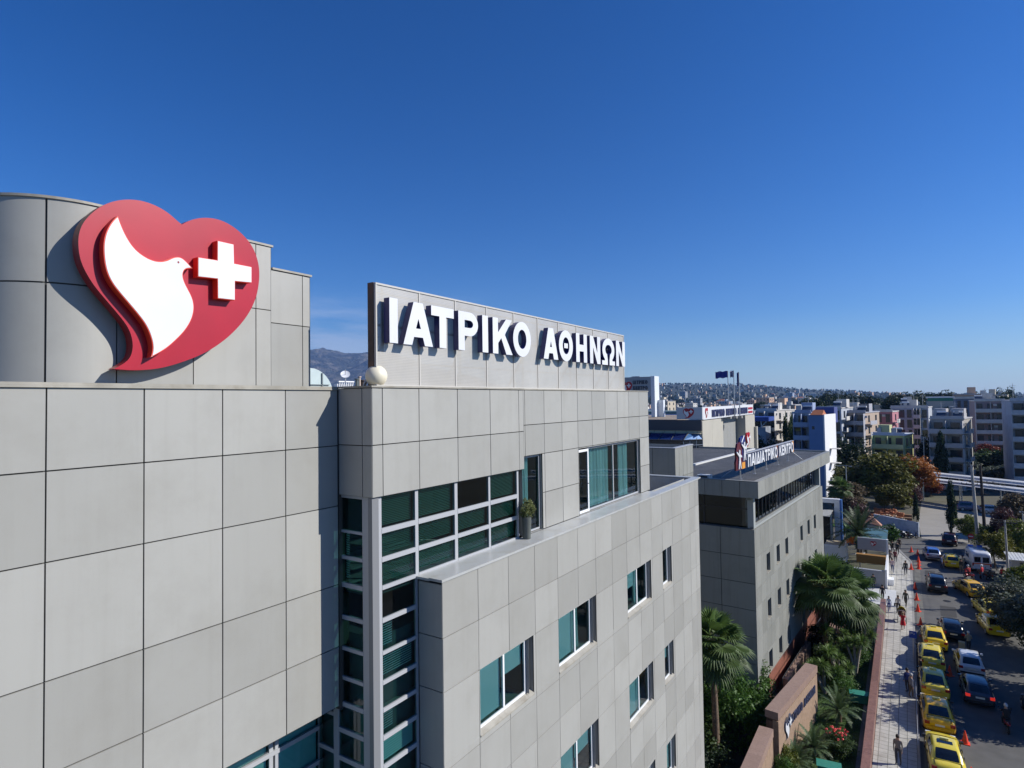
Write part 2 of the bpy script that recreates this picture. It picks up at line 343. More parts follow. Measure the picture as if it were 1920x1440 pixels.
WID = {'Ι':.26,'Α':.95,'Τ':.82,'Ρ':.8,'Κ':.88,'Ο':.96,'Θ':.96,'Η':.82,'Ν':.82,'Ω':1.0,'Π':.82,'Δ':.95,'Ε':.68,' ':.42}
def layout(text, a, b, gap=.13):
    tot = sum(WID[c] for c in text) + gap*(len(text)-1); k = (b-a)/tot; x = a; out = []; T = ''
    for c in text:
        if c != ' ': out.append((x, x+WID[c]*k)); T += c
        x += (WID[c]+gap)*k
    return T, out
HEART = [(5.616,25.237),(5.736,25.334),(5.897,25.422),(6.08,25.481),(6.303,25.504),(6.515,25.464),(6.715,25.374),(6.883,25.255),(7.017,25.107),(7.105,24.912),(7.152,24.689),(7.139,24.437),(7.092,24.182),(6.995,23.94),(6.861,23.714),(6.694,23.507),(6.512,23.32),(6.336,23.172),(6.131,23.026),(5.899,22.898),(5.644,22.789),(5.399,22.7),(5.192,22.646),(4.965,22.617),(4.772,22.607),(4.533,22.622),(4.691,22.715),(4.785,22.822),(4.82,22.972),(4.811,23.119),(4.77,23.263),(4.688,23.402),(4.555,23.562),(4.399,23.744),(4.247,23.922),(4.124,24.127),(4.05,24.309),(4.025,24.499),(4.024,24.666),(4.059,24.828),(4.119,24.955),(4.217,25.093),(4.316,25.205),(4.444,25.311),(4.6,25.398),(4.762,25.454),(4.928,25.482),(5.098,25.474),(5.244,25.442),(5.394,25.381),(5.501,25.307)]
DOVE = [(4.511,25.083),(4.55,24.971),(4.604,24.839),(4.684,24.697),(4.779,24.585),(4.903,24.506),(5.043,24.458),(5.173,24.462),(5.29,24.511),(5.364,24.572),(5.455,24.608),(5.531,24.604),(5.609,24.55),(5.719,24.444),(5.624,24.433),(5.562,24.385),(5.541,24.287),(5.578,24.168),(5.656,24.038),(5.719,23.921),(5.751,23.782),(5.735,23.622),(5.672,23.457),(5.564,23.29),(5.427,23.14),(5.278,22.991),(5.104,22.875),(5.019,22.825),(5.047,22.916),(5.053,23.036),(5.018,23.182),(4.948,23.354),(4.823,23.518),(4.661,23.703),(4.503,23.882),(4.4,24.023),(4.336,24.196),(4.31,24.389),(4.304,24.586),(4.333,24.762),(4.396,24.92),(4.459,25.021)]
def smooth_loop(L, it=2, keep=()):
    for _ in range(it):
        o = []
        for i, p in enumerate(L):
            q = L[(i+1) % len(L)]
            o += [p, ((p[0]+q[0])/2, (p[1]+q[1])/2)]
        k = len(o); res = []
        for i in range(k):
            a, b, c = o[i-1], o[i], o[(i+1) % k]
            v1 = Vector((b[0]-a[0], b[1]-a[1])); v2 = Vector((c[0]-b[0], c[1]-b[1]))
            sharp = v1.length > 1e-6 and v2.length > 1e-6 and v1.angle(v2) > .75
            res.append(b if sharp else (b[0]*.5+(a[0]+c[0])*.25, b[1]*.5+(a[1]+c[1])*.25))
        L = res
    return L
def inset_loop(L, d):
    k = len(L); out = []; area = sum(L[i][0]*L[(i+1)%k][1]-L[(i+1)%k][0]*L[i][1] for i in range(k)); s = 1 if area > 0 else -1
    for i in range(k):
        a, b, c = Vector(L[i-1]), Vector(L[i]), Vector(L[(i+1)%k])
        n1 = Vector((-(b-a).y, (b-a).x)); n2 = Vector((-(c-b).y, (c-b).x))
        n = (n1.normalized()+n2.normalized())
        if n.length < .3: out.append(tuple(b)); continue
        n.normalize(); out.append((b.x+n.x*d*s, b.y+n.y*d*s))
    return out
CROSS = [(6.178,25.045),(6.50,25.045),(6.51,24.683),(6.87,24.683),(6.87,24.37),(6.525,24.345),(6.525,23.985),(6.183,23.975),(6.179,24.335),(5.815,24.315),(5.815,24.669),(6.175,24.681)]
def emblem(name, F, sc, label, cat, parent=None, eye=True, depth=.22, small=False, hm=None):
    """heart with dove and cross; F origin at the heart's lower tip"""
    cx, cz = 4.533, 22.622
    loc = lambda L: [((a-cx)*sc, (b-cz)*sc) for a, b in L]
    root = parent if parent else tag(empty(name, F.O), label, cat)
    mb = MB(); h = loc(smooth_loop(HEART)); mb.prism([h], F.p(0,0,0), F.U, F.V, F.N, -depth*sc if not small else -.05, 0, 0, 1)
    mb.build('heart', [hm or red_m, hm or redside_m], root)
    for nm, L in (('dove', smooth_loop(DOVE)), ('cross', CROSS)):
        l = loc(L); q = MB(); q.prism([l], F.p(0,0,0), F.U, F.V, F.N, .001, .165*sc, 1, 1)
        q.prism([inset_loop(l, .014*sc)], F.p(0,0,0), F.U, F.V, F.N, .166*sc, .172*sc, 0, 0)
        q.build(nm, [white_m, hm or redrim_m], root)
    if eye:
        q = MB(); e = loc(arc(5.468,24.508,.017,.02,0,360,10)[:-1]); q.prism([e], F.p(0,0,0), F.U, F.V, F.N, .1725*sc, .175*sc, 0, 0); q.build('eye', redside_m, root)
    return root

# ------------------------------------------------------------------ main hospital building
hosp = tag(empty('hospital_building', (-10,12,0)), 'large grey panel clad hospital with corner glazing and a terrace ledge', 'building')
def P(o):  # keep world placement under the building empty
    o.matrix_parent_inverse = Matrix.Translation((10,-12,0)); return o
class HP:
    pass
_build = MB.build
def build_under(self, name, mats, parent=None, **k):
    o = _build(self, name, mats, parent, **k)
    if parent is not None and parent.type == 'EMPTY' and parent.get('_abs', 0) == 0 and parent.location.length > 0 and parent.get('local', 0) == 0:
        o.matrix_parent_inverse = (Matrix.Translation(parent.location) @ Matrix.Rotation(parent.rotation_euler[2], 4, 'Z')).inverted()
    return o
MB.build = build_under
X = (1,0,0); Y = (0,1,0)
FA = lambda x: Frame((x,0,0), (0,1,0), (1,0,0))       # walls that look to the street, u = world Y
FB = lambda y: Frame((0,y,0), (1,0,0), (0,-1,0))      # walls that look back at the camera side, u = world X
# left wall
F = FA(-10.3); us = [-2.98,-1.67,-.36,.95,2.2,3.50,4.82,6.15,7.46,8.765]; vs = [15.54,16.8,18.12,19.8,21.1,22.33]
mb = MB(); cladding(mb, F, us, vs); backing(mb, F, us[0], 8.75, 15.54, 22.33, n=-.033)
mb.quad([F.p(us[0],15.54,0),F.p(8.75,15.54,0),F.p(8.75,15.54,-.9),F.p(us[0],15.54,-.9)], 1)
mb.build('left_wall', [panel_m, joint_m], hosp)
c = MB(); c.box(-10.62,-10.27,-3,8.78,22.335,22.375); c.box(-10.29,-10.265,-3,8.78,22.30,22.334); c.build('parapet_cap', cap_m, hosp)
# glazing tucked under the left wall
for k, (a, b) in enumerate([(-.4,2.0),(2.1,4.6),(4.7,6.6),(6.66,7.75),(7.8,9.0)]):
    window(hosp, FA(-11.15), a, b, 11.0, 15.5, n=0, divs=[(a+b)/2] if b-a > 1.5 else [], fw=.09, fm=frame_m, fill=['b','h'], rm=True, gm=glass_m)
s = MB(); [s.box(-11.2,-11.12,-.4,9.0,z,z+.09) for z in (14.75,14.0,13.2,12.4)]; s.build('transom', frame_m, hosp)
# shaded return of the corner wing
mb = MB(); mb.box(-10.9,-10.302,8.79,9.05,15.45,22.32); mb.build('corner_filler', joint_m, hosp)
F = FB(8.77); mb = MB(); cladding(mb, F, [-10.28,-9.545,-9.25], [19.99 if 0 else 20.04,21.12,22.33]); backing(mb, F, -10.3,-9.27,20.04,22.33)
mb.quad([(-10.3,8.78,20.045),(-9.26,8.78,20.045),(-9.26,14.6,20.045),(-10.3,14.6,20.045)], 0, .3); mb.build('return_wall', [panel_m, joint_m], hosp)
# corner wing, top band
F = FA(-9.25); mb = MB(); cladding(mb, F, [8.77,9.07,10.21,11.61,13.0,14.41,14.66], [20.04,21.13,22.33]); backing(mb, F, 8.79,14.65,20.05,22.33)
mb.quad([(-9.25,14.66,20.05),(-9.25,14.66,22.3),(-9.37,14.66,22.3),(-9.37,14.66,20.05)], 0, .4)
F = FA(-9.33); UJ = [14.68,14.86,15.98,17.11,18.24,19.36,20.48,21.61,22.73,23.86,24.93]; holes = [(14.68,15.83,18.1,20.39),(18.27,23.90,18.1,20.36)]
cladding(mb, F, UJ, [18.1,19.2,20.39,21.30,22.33], holes=holes); backing(mb, F, 14.67,24.92,18.1,22.33, holes=holes, depth=.16)
F = FB(24.93)
mb.quad([(-9.34,24.93,18.0),(-9.34,24.93,22.33),(-24,24.93,22.33),(-24,24.93,18.0)], 0, .5)
mb.build('upper_wall', [panel_m, joint_m], hosp)
c = MB(); c.box(-9.6,-9.22,8.74,14.67,22.335,22.375); c.box(-9.6,-9.31,14.68,24.95,22.335,22.37); c.box(-10.26,-9.61,8.74,9.0,22.335,22.375); c.build('parapet_cap', cap_m, hosp)
# roof deck
c = MB(); c.box(-26,-10.63,-3,8.9,22.0,22.2); c.box(-26,-9.61,9.01,24.9,22.0,22.2); c.box(-9.7,-9.36,24.0,24.9,17,18,0); c.build('roof', conc_m, hosp)
# corner glazing
gw = MB(); Fg = FA(-9.33); cols = [(9.1,10.13),(10.24,11.55),(11.67,12.98),(13.07,14.37)]; rows = [(19.36,20.02),(18.75,19.24),(18.15,18.64)]
low = [(17.47,18.05),(16.78,17.37),(16.17,16.70),(15.60,16.08),(15.03,15.51),(14.43,14.93),(13.8,14.33),(13.1,13.7),(12.4,13.0),(11.5,12.3)]
fb = lambda a, b, c_, d, n0=-.07, n1=0: fbox(gw, Fg, a, b, c_, d, n0, n1)
for a, b in ((9.02,9.095),(10.135,10.235),(11.555,11.665),(12.985,13.065),(14.375,14.46)): fb(a, b, 18.09, 20.035)
fb(9.02,9.095,11.4,18.09); fb(10.135,10.2,11.4,18.09)
for c_, (a, b) in enumerate(cols):
    for d, e in ((20.025,20.035),(19.245,19.355),(18.645,18.745),(18.06,18.145)):
        fb(a, b, d, e, -.06, .005)
for i in range(len(low)-1): fb(9.1,10.13, low[i+1][1]+.003, low[i][0]-.003, -.06, .005)
gp = MB(); gp.box(-9.42,-9.30,8.80,8.985,11.4,20.035); gp.build('corner_post', post_m, hosp); gw.box(-9.36,-9.325,8.988,9.015,11.4,20.03)
gwin = gw.build('corner_window', frame_m, hosp)
for i, (a, b) in enumerate(cols):
    for j, (d, e) in enumerate(rows):
        g = MB(); g.quad([Fg.p(a,d,-.03),Fg.p(b,d,-.03),Fg.p(b,e,-.03),Fg.p(a,e,-.03)]); g.build('pane', glass_m, gwin, recalc=False)
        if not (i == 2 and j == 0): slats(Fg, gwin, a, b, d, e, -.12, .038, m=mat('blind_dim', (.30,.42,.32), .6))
for i, (d, e) in enumerate(low):
    g = MB(); g.quad([Fg.p(9.1,d,-.03),Fg.p(10.13,d,-.03),Fg.p(10.13,e,-.03),Fg.p(9.1,e,-.03)]); g.build('pane', glass_m, gwin, recalc=False)
    if i in (1,2,4,5,7): slats(Fg, gwin, 9.1, (9.9, 9.5, 10.1)[i % 3], d, e, -.12, .05, cov=.7, tilt=-.006 if i in (5,7) else .02)
r = MB()   # rooms behind the corner glass
for z0, z1 in ((18.0,20.1),(15.55,17.95),(11.0,15.45)):
    r.quad([(-12.6,8.9,z0),(-12.6,14.5,z0),(-12.6,14.5,z1),(-12.6,8.9,z1)], 0)
    r.quad([(-12.6,8.9,z0),(-12.6,14.5,z0),(-9.42,14.5,z0),(-9.42,8.9,z0)], 1); r.quad([(-12.6,8.9,z1),(-12.6,14.5,z1),(-9.42,14.5,z1),(-9.42,8.9,z1)], 1)
    r.quad([(-12.6,14.5,z0),(-9.42,14.5,z0),(-9.42,14.5,z1),(-12.6,14.5,z1)], 0)
r.box(-11.2,-10.0,9.6,10.5,18.7,18.76,1); r.box(-11.3,-10.1,9.5,10.3,16.6,16.66,1); r.box(-9.5,-9.42,10.3,14.5,11,18.0,0)
r.build('room_interior', [room_m, roomw_m], hosp, recalc=False)
# side face of the corner glazing
Fs = FB(8.86); sw = MB(); fs = lambda a, b, c_, d, n0=-.07, n1=0: fbox(sw, Fs, a, b, c_, d, n0, n1)
fs(-10.6,-10.44,11.4,20.03); fs(-9.66,-9.43,11.4,20.03)
srow = [(19.28,19.97)] + [(18.73,19.22),(18.15,18.65)] + [(17.45,18.05),(16.78,17.36),(16.15,16.70),(15.60,16.07),(15.03,15.5),(14.43,14.93),(13.8,14.33),(13.1,13.7),(12.2,13.0)]
for i in range(len(srow)): fs(-10.44,-9.66, (srow[i+1][1] if i+1 < len(srow) else srow[i][0]-.1)+.002, srow[i][0]-.002, -.06, .005)
fs(-10.44,-9.66,19.972,20.03,-.06,.005)
for z in (15.3,14.5,13.7): fs(-11.1,-10.6,z-.09,z,-.06,.004)
swin = sw.build('side_window', frame_m, hosp)
for i, (d, e) in enumerate(srow):
    g = MB(); g.quad([Fs.p(-10.44,d,-.03),Fs.p(-9.66,d,-.03),Fs.p(-9.66,e,-.03),Fs.p(-10.44,e,-.03)]); g.build('pane', glass_m, swin, recalc=False)
g = MB(); g.quad([Fs.p(-11.1,12.2,-.03),Fs.p(-10.6,12.2,-.03),Fs.p(-10.6,15.5,-.03),Fs.p(-11.1,15.5,-.03)]); g.build('pane', glass_m, swin, recalc=False)
for z0, z1, m_ in ((15.62,16.7,0),): slats(Fs, swin, -10.4,-10.2,18.2,19.2,-.12,.05)
# terrace windows
window(hosp, FA(-9.33), 14.50,15.81,18.12,20.37, n=-.10, fw=.05, fm=frame_m, fill=['d'])
window(hosp, FA(-9.33), 19.16,23.88,18.12,20.34, n=-.10, divs=[21.33], fw=.06, fm=frame_m, fill=['C','d'])
window(hosp, FA(-9.33), 18.30,19.14,18.12,20.30, n=-.06, fw=.085, fm=frame_w, name='terrace_door', fill=['x'])
h = MB(); h.tube([(-9.37,19.02,19.1),(-9.33,19.02,19.1),(-9.33,18.94,19.1)],.012,6); h.build('door_handle', dark_m, hosp)
# lower wing
F = FA(-8.6)
LJ = [10.18,11.49,12.79,14.08,15.36,16.65,17.92,19.22,20.50,21.79,23.06,24.32,25.58,26.84,28.10,28.95,29.55]
LV = [8.0,8.87,9.98,11.70,12.82,13.95,15.66,16.83,18.05]
hl = []
for (a, b) in ((11.52,13.96),(15.37,17.89),(20.51,22.93)):
    hl += [(a,b,14.10,15.66),(a,b,10.15,11.70),(a,b,6.2,7.9)]
hl += [(24.27,25.4,14.12,15.70),(24.27,25.4,10.2,11.7),(24.27,25.4,6.3,7.75)]
LV2 = [4.0,5.1,6.1] + LV[0:]
mb = MB(); cladding(mb, F, LJ, LV2, holes=hl, gap=.008); backing(mb, F, 10.19,29.54,4.0,18.05, holes=hl)
# side return at the near end and the far end bevel
Fr = FB(10.18); cladding(mb, Fr, [-9.3,-8.6], [4.0,6.1,8.0,11.7,13.95,15.66,16.83,18.0]); backing(mb, Fr, -9.3,-8.62,4.0,18.0)
Fe = Frame((-8.6,29.55,0), (-.28,1,0), (1,.28,0)); cladding(mb, Fe, [0,.45], LV2[2:], gap=.008); backing(mb, Fe, .01,.44,8.0,18.05)
mb.quad([(-8.75,30.0,8),(-8.75,30.0,18.05),(-24,30.0,18.05),(-24,30.0,8)], 0)
mb.quad([(-8.61,29.0,4),(-8.61,29.55,8),(-24,29.55,8),(-24,29.0,4)], 0)
mb.build('lower_wall', [panel_m, joint_m], hosp)
c = MB(); c.box(-8.95,-8.57,10.14,29.6,18.055,18.115); c.box(-9.32,-8.95,10.14,24.6,18.04,18.095)
c.box(-11.2,-8.95,29.62,29.98,18.055,18.115); c.box(-8.94,-8.60,29.61,30.0,18.055,18.115)
c.box(-9.30,-9.28,24.95,29.6,17.2,18.04); c.box(-11.2,-8.96,29.55,29.6,17.2,18.04)
c.build('terrace_ledge', mat('ledge_panel', (.45,.46,.45), .3, var=.06, scale=1, dirt=(.3,.28,.22,.5), dscale=2), hosp)
c = MB(); c.box(-24,-9.2,24.95,29.55,17.1,17.2); c.build('terrace_floor', conc_m, hosp)
for k, hh in enumerate(hl):
    a, b, c_, d = hh; z0 = c_+.22; one = b-a < 1.5
    window(hosp, F, a+(.0 if one else 0), b-.26, z0-.12, d-.005, n=-.10, divs=[] if one else [(a+b-.26)/2+.05], fw=.07, fm=frame_w,
           fill=[('b','h'),('c','x'),('h','c'),('b','c')][k % 4] if k else ['b','h'], sill=None)
for a, b, c_, d in hl:
    sl = MB(); sl.faces([F.p(a,c_+.02,.02),F.p(b,c_+.02,.02),F.p(b,c_+.11,-.12),F.p(a,c_+.11,-.12),F.p(a,c_-.01,.02),F.p(b,c_-.01,.02)], [(0,1,2,3),(4,5,1,0)]); sl.build('sill', cap_m, hosp, recalc=False)
for a, b, c_, d in hl: wj = MB(); wj.box(-8.86,-8.605,b-.25,b-.245,c_+.1,d); wj.build('jamb', mat('jamb_grey', (.22,.22,.23), .5), hosp)
# recessed storeys under the lower wing
b_ = MB(); b_.box(-24,-9.0,9.2,29.0,0.1,3.98); b_.box(-24,-11.3,-3,9.1,.1,11.2); b_.box(-24,-9.55,9.1,29.0,4.0,17.0); b_.box(-24,-12.7,-3,24.5,11.3,21.9,0)
b_.box(-9.2,-8.95,28.2,28.45,0.1,3.95,1)
b_.build('recessed_wall', [mat('core_wall', (.12,.13,.13), .6), frame_m], hosp)
# potted olive on the terrace
pt = tag(empty('potted_plant', (-9.10,14.50,18.1)), 'round olive bush in a slim grey pot by the terrace window', 'potted plant')
# tower with rounded corner
mb = MB(); TX = -10.70; TY = 4.33; Rr = 1.31; F = FA(TX); zr = [22.2,23.917,25.21]
cladding(mb, F, [4.583,5.838,7.083,7.424], zr, gap=.009); backing(mb, F, 4.4,7.42,22.2,25.2)
def curved(mb, a0, a1, z0, z1, tone, lead=None):
    q = []
    if lead: q.append(lead)
    n = 10
    for i in range(n+1):
        a = R(a0+(a1-a0)*i/n); q.append((TX-Rr+Rr*math.cos(a), TY-Rr*math.sin(a)))
    k = len(q); vs = [(x,y,z0) for x,y in q]+[(x,y,z1) for x,y in q]
    mb.faces(vs, [(i,i+1,k+i+1,k+i) for i in range(k-1)], 0, tone, True)
g = .012
for z0, z1 in ((22.2,23.917-g),(23.917+g,25.21)):
    curved(mb, 1, 29.4, z0, z1, random.random(), (TX,4.572)); curved(mb, 30.6, 58, z0, z1, random.random()); curved(mb, 59.2, 89, z0, z1, random.random())
q = [(TX-.02-Rr+Rr*math.cos(R(a)), TY-Rr*math.sin(R(a))) for a in range(0,91,5)]; k = len(q)
mb.faces([(x,y,22.2) for x,y in q]+[(x,y,25.2) for x,y in q], [(i,i+1,k+i+1,k+i) for i in range(k-1)], 1)
mb.box(-16,TX-Rr, TY-Rr, TY-Rr+.09, 22.2, 25.2, 0)
F2 = FA(TX-.03); cladding(mb, F2, [7.434,8.202,8.397], [22.2,23.674,24.763], gap=.009); backing(mb, F2, 7.434,8.39,22.2,24.763)
mb.quad([(TX,7.424,24.7),(TX,7.424,25.2),(-14,7.424,25.2),(-14,7.424,24.7)],0); mb.quad([(TX-.03,8.397,22.2),(TX-.03,8.397,24.763),(-14,8.397,24.763),(-14,8.397,22.2)],0)
mb.build('roof_tower', [panel_m, joint_m], hosp, recalc=False)
c = MB(); q2 = [(TX+.025,7.46),(TX+.025,TY)]+[(TX-Rr+(Rr+.025)*math.cos(R(a)), TY-(Rr+.025)*math.sin(R(a))) for a in range(5,91,5)]
q3 = [(TX-.3,7.46),(TX-.3,TY)]+[(TX-Rr+(Rr-.3)*math.cos(R(a)), TY-(Rr-.3)*math.sin(R(a))) for a in range(5,91,5)]; TZ = 25.211
for (x0,y0),(x1,y1),(x2,y2),(x3,y3) in zip(q2[:-1], q2[1:], q3[1:], q3[:-1]):
    c.faces([(x0,y0,TZ),(x1,y1,TZ),(x2,y2,TZ),(x3,y3,TZ),(x0,y0,TZ+.04),(x1,y1,TZ+.04),(x2,y2,TZ+.04),(x3,y3,TZ+.04)], [(0,1,5,4),(4,5,6,7),(0,1,2,3)])
c.box(TX-.3,TX+.0,7.463,8.43,24.768,24.808); c.box(-13.8,TX-Rr-.31,3.2,7.4,25.1,25.15); c.build('tower_cap', cap_m, hosp)
# the big emblem and the big letters
emblem('heart_sign', Frame((-10.39,4.411,22.605), Y, X), .973, 'large red heart emblem with white dove and white cross, fixed on the rounded roof tower', 'sign')
hs_ = [o for o in C.objects if o.name == 'heart_sign'][0]
br = MB(); [br.box(-10.69,-10.6,y,y+.08,z,z+.08) for y, z in ((4.6,24.6),(6.6,24.6),(5.4,23.2),(5.6,24.9))]; br.build('bracket', dark_m, hs_)
sb = tag(empty('rooftop_sign', (-9.4,9.05,22.33)), 'long grey mesh board on the roof edge with big white letters reading ΙΑΤΡΙΚΟ ΑΘΗΝΩΝ', 'sign')
mesh_m = mat('perforated_mesh', (.46,.44,.40), .55, .2, var=.1, scale=.9)
t = mesh_m.node_tree; ck = nd(t, 'ShaderNodeTexChecker'); ck.inputs['Scale'].default_value = 40; tcn = nd(t, 'ShaderNodeTexCoord'); mpn = nd(t, 'ShaderNodeMapping'); mpn.inputs['Rotation'].default_value = (R(45),0,0)
t.links.new(tcn.outputs['Object'], mpn.inputs[0]); t.links.new(mpn.outputs[0], ck.inputs[0])
trn = nd(t, 'ShaderNodeBsdfTransparent'); mxs = nd(t, 'ShaderNodeMixShader'); mul = nd(t, 'ShaderNodeMath', operation='MULTIPLY'); mul.inputs[1].default_value = .22
t.links.new(ck.outputs['Fac'], mul.inputs[0]); t.links.new(mul.outputs[0], mxs.inputs[0]); t.links.new(t.nodes['Principled BSDF'].outputs[0], mxs.inputs[1]); t.links.new(trn.outputs[0], mxs.inputs[2]); t.links.new(mxs.outputs[0], t.nodes['Material Output'].inputs[0])
g = MB(); g.quad([(-9.4,9.06,22.38),(-9.4,22.5,22.38),(-9.4,22.5,24.55),(-9.4,9.06,24.55)]); g.build('board', mesh_m, sb, recalc=False)
g = MB(); mfr = mat('mesh_seam', (.52,.50,.46), .5)
for y in (9.05,10.41,11.74,13.08,14.42,15.77,17.08,18.37,19.69,21.0,22.5): g.box(-9.44,-9.385,y-.018,y+.018,22.38,24.56)
g.box(-9.44,-9.38,9.03,22.52,24.55,24.59); g.box(-9.45,-9.37,9.03,22.52,22.37,22.40); g.build('board_frame', mfr, sb)
for y in (9.02,22.48): g = MB(); g.box(-9.62,-9.45,y,y+.04,22.38,24.6); g.build('end_plate', mat('rusty_edge', (.10,.07,.055), .7, var=.3, dirt=(.22,.08,.03,.7), dscale=3), sb)
g = MB()
for y in (9.3,12,15,18,21,22.3):
    g.tube([(-9.47,y,23.3),(-10.1,y,22.3)],.03,6); g.tube([(-9.47,y,22.4),(-9.47,y,24.5)],.03,6)
for z in (22.9,23.7,24.4): g.tube([(-9.50,9.1,z),(-9.50,22.45,z)],.025,6)
g.build('brace', metal_m, sb)
F = FA(-9.40)
sp = [(9.20,9.45),(9.62,10.60),(10.55,11.38),(11.56,12.37),(12.56,12.81),(13.03,13.98),(14.02,14.97),(15.71,16.62),(16.68,17.63),(17.87,18.68),(18.92,19.76),(19.91,21.05),(21.18,22.03)]
letters(sb, F, 'ΙΑΤΡΙΚΟΑΘΗΝΩΝ', sp, 23.295, 24.265, .085, .25, white_m, navy_m, .255)
# globe, glass canopy, dish on the roof
gl = MB(); n = 20
vs = []; fs_ = []
for i in range(n+1):
    for j in range(2*n): a = math.pi*i/n; b2 = math.pi*j/n; vs.append((.235*math.sin(a)*math.cos(b2), .235*math.sin(a)*math.sin(b2), .235*math.cos(a)))
for i in range(n):
    for j in range(2*n): fs_.append((i*2*n+j, (i+1)*2*n+j, (i+1)*2*n+(j+1)%(2*n), i*2*n+(j+1)%(2*n)))
globe = empty('globe_lamp', (-9.50,9.14,22.59), label='cream round globe lamp on the roof corner at the foot of the lettered board', cat='lamp')
gl.faces(vs, fs_, 0, .5, True); gl.build('globe', mat('cream_globe', (.78,.72,.56), .45), None, recalc=False).parent = globe
g = MB(); g.tube([(0,0,-.40),(0,0,-.2)],.07,10); o = _build(g, 'stem', dark_m, globe)
cn = tag(empty('barrel_skylight', (-14,11.2,22.2)), 'half round translucent barrel skylight beside the roof tower', 'skylight')
sk_m = mat('skylight_plastic', (.50,.60,.62), .2, var=.05)
g = MB(); q = [(-14, 10.95+.82*math.cos(R(a)), 22.2+.83*math.sin(R(a))) for a in range(0,181,10)]; k = len(q)
g.faces([(-14.0,y,z) for _,y,z in q]+[(-19,y,z) for _,y,z in q], [(i,i+1,k+i+1,k+i) for i in range(k-1)], 0, .5, True)
g.quad([(-14.0,y,z) for _,y,z in q]); g.build('vault', sk_m, cn)
g = MB()
for y in (10.8,11.35): g.box(-13.99,-13.96,y-.015,y+.015,22.2,23.0-.1*(y>11))
g.box(-13.99,-13.96,10.3,11.6,22.55,22.57); g.build('rib', mat('rib_grey', (.2,.24,.26), .4), cn)
ds = tag(empty('satellite_dish', (-20,17.45,22.2)), 'small white satellite dish on a low white roof wall in front of the mountain', 'satellite dish')
g = MB(); ctr = Vector((-20,17.45,23.25)); ax = Vector((.6,-.5,.62)).normalized(); u_ = ax.cross(Vector((0,0,1))).normalized(); w_ = ax.cross(u_)
rings = [[ctr+ax*(.28*(rr/.3)**2*.3)+(u_*math.cos(2*math.pi*j/16)+w_*math.sin(2*math.pi*j/16))*rr for j in range(16)] for rr in (.015,.08,.15,.2)]
vs = [p for r_ in rings for p in r_]; g.faces(vs, [(i*16+j,i*16+(j+1)%16,(i+1)*16+(j+1)%16,(i+1)*16+j) for i in range(3) for j in range(16)], 0, .5, True)
g.build('dish', white_m, ds, recalc=False); g = MB(); g.tube([(-20,17.45,22.95),(-20,17.45,23.2)],.03); g.tube([ctr,ctr+ax*.35],.012); g.build('arm', metal_m, ds)
g = MB()
g.box(-20.3,-20.1,17.1,17.95,22.2,22.86)
for i in range(7): g.tube([(-20.05,17.14+i*.12,22.66),(-20.05,17.2+i*.12,22.92)],.025,6)
g.box(-20.1,-20.0,17.1,17.95,22.93,22.98)
tag(g.build('roof_parapet', mat('parapet_white', (.75,.76,.77), .6)), 'low white roof balustrade under the satellite dish', 'parapet')
for k, (y, hh, rr) in enumerate(((18.1,.85,.07),(18.25,.95,.05),(18.42,.8,.09))):
    g = MB(); g.tube([(-20,y,22.2),(-20,y,22.2+hh)],rr,10); g.tube([(-20,y,22.2+hh),(-20,y,22.25+hh)],rr*1.6,10)
    tag(g.build('vent_pipe', mat('vent_%d' % k, [(.10,.12,.12),(.5,.4,.33),(.04,.03,.03)][k], .6)), ['dark vent pipe on the roof right of the dish','pinkish capped vent pipe between two dark ones on the roof','short black vent pipe next to the globe lamp'][k], 'vent pipe')
# ------------------------------------------------------------------ paediatric wing (second building)
ka = R(3.6); KU = (math.sin(ka), math.cos(ka), 0); KN = (math.cos(ka), -math.sin(ka), 0)
KF = Frame((-8.8,43,0), KU, KN); KB = Frame((-8.8,43,0), KN, (-KU[0],-KU[1],0))   # KB: the face looking back; u runs from the corner, negative = into the block
kb = tag(empty('clinic_building', (-14,56,0)), 'grey panel clad clinic wing with small square windows and a dark ribbon window', 'building')
mb = MB(); wins = []
for z in (9.43, 6.15, 2.52):
    for u in (2.95,5.84,8.62,14.15,17.15,20.05): wins.append((u, u+.98, z, z+1.36))
us = [0+1.0*i for i in range(25)] ; us = [0,.35]+[.35+1.16*i for i in range(1,21)]+[24.7]
cladding(mb, KF, us, [2.35,4.1,5.55,7.8,9.0,11.1,13.05], holes=wins, gap=.007); backing(mb, KF, .01,24.69,2.35,13.05, holes=wins, depth=.3)
cladding(mb, KB, [-16.1,-13.8,-11.5,-9.2,-6.9,-4.6,-2.3,0], [2.35,4.0,5.8,7.6,9.4,11.2,13.05], gap=.02); backing(mb, KB, -16.1,-.02,2.35,13.05)
mb.quad([KF.p(24.7,2.35,0),KF.p(24.7,13.05,0),KF.p(24.7,13.05,-16),KF.p(24.7,2.35,-16)], 0)
mb.quad([KF.p(0,2.36,0),KF.p(24.7,2.36,0),KF.p(24.7,2.36,-16),KF.p(0,2.36,-16)], 0); mb.quad([KF.p(.05,13.02,-.05),KF.p(24.65,13.02,-.05),KF.p(24.65,13.02,-16),KF.p(.05,13.02,-16)], 0, .9)
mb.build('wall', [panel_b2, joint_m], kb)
for a, b, c_, d in wins:
    window(kb, KF, a, b-.02, c_+.06, d, n=-.2, fw=.05, fm=dark_m, gm=glass_d, sill=.05, rdepth=1.0, fill=[])
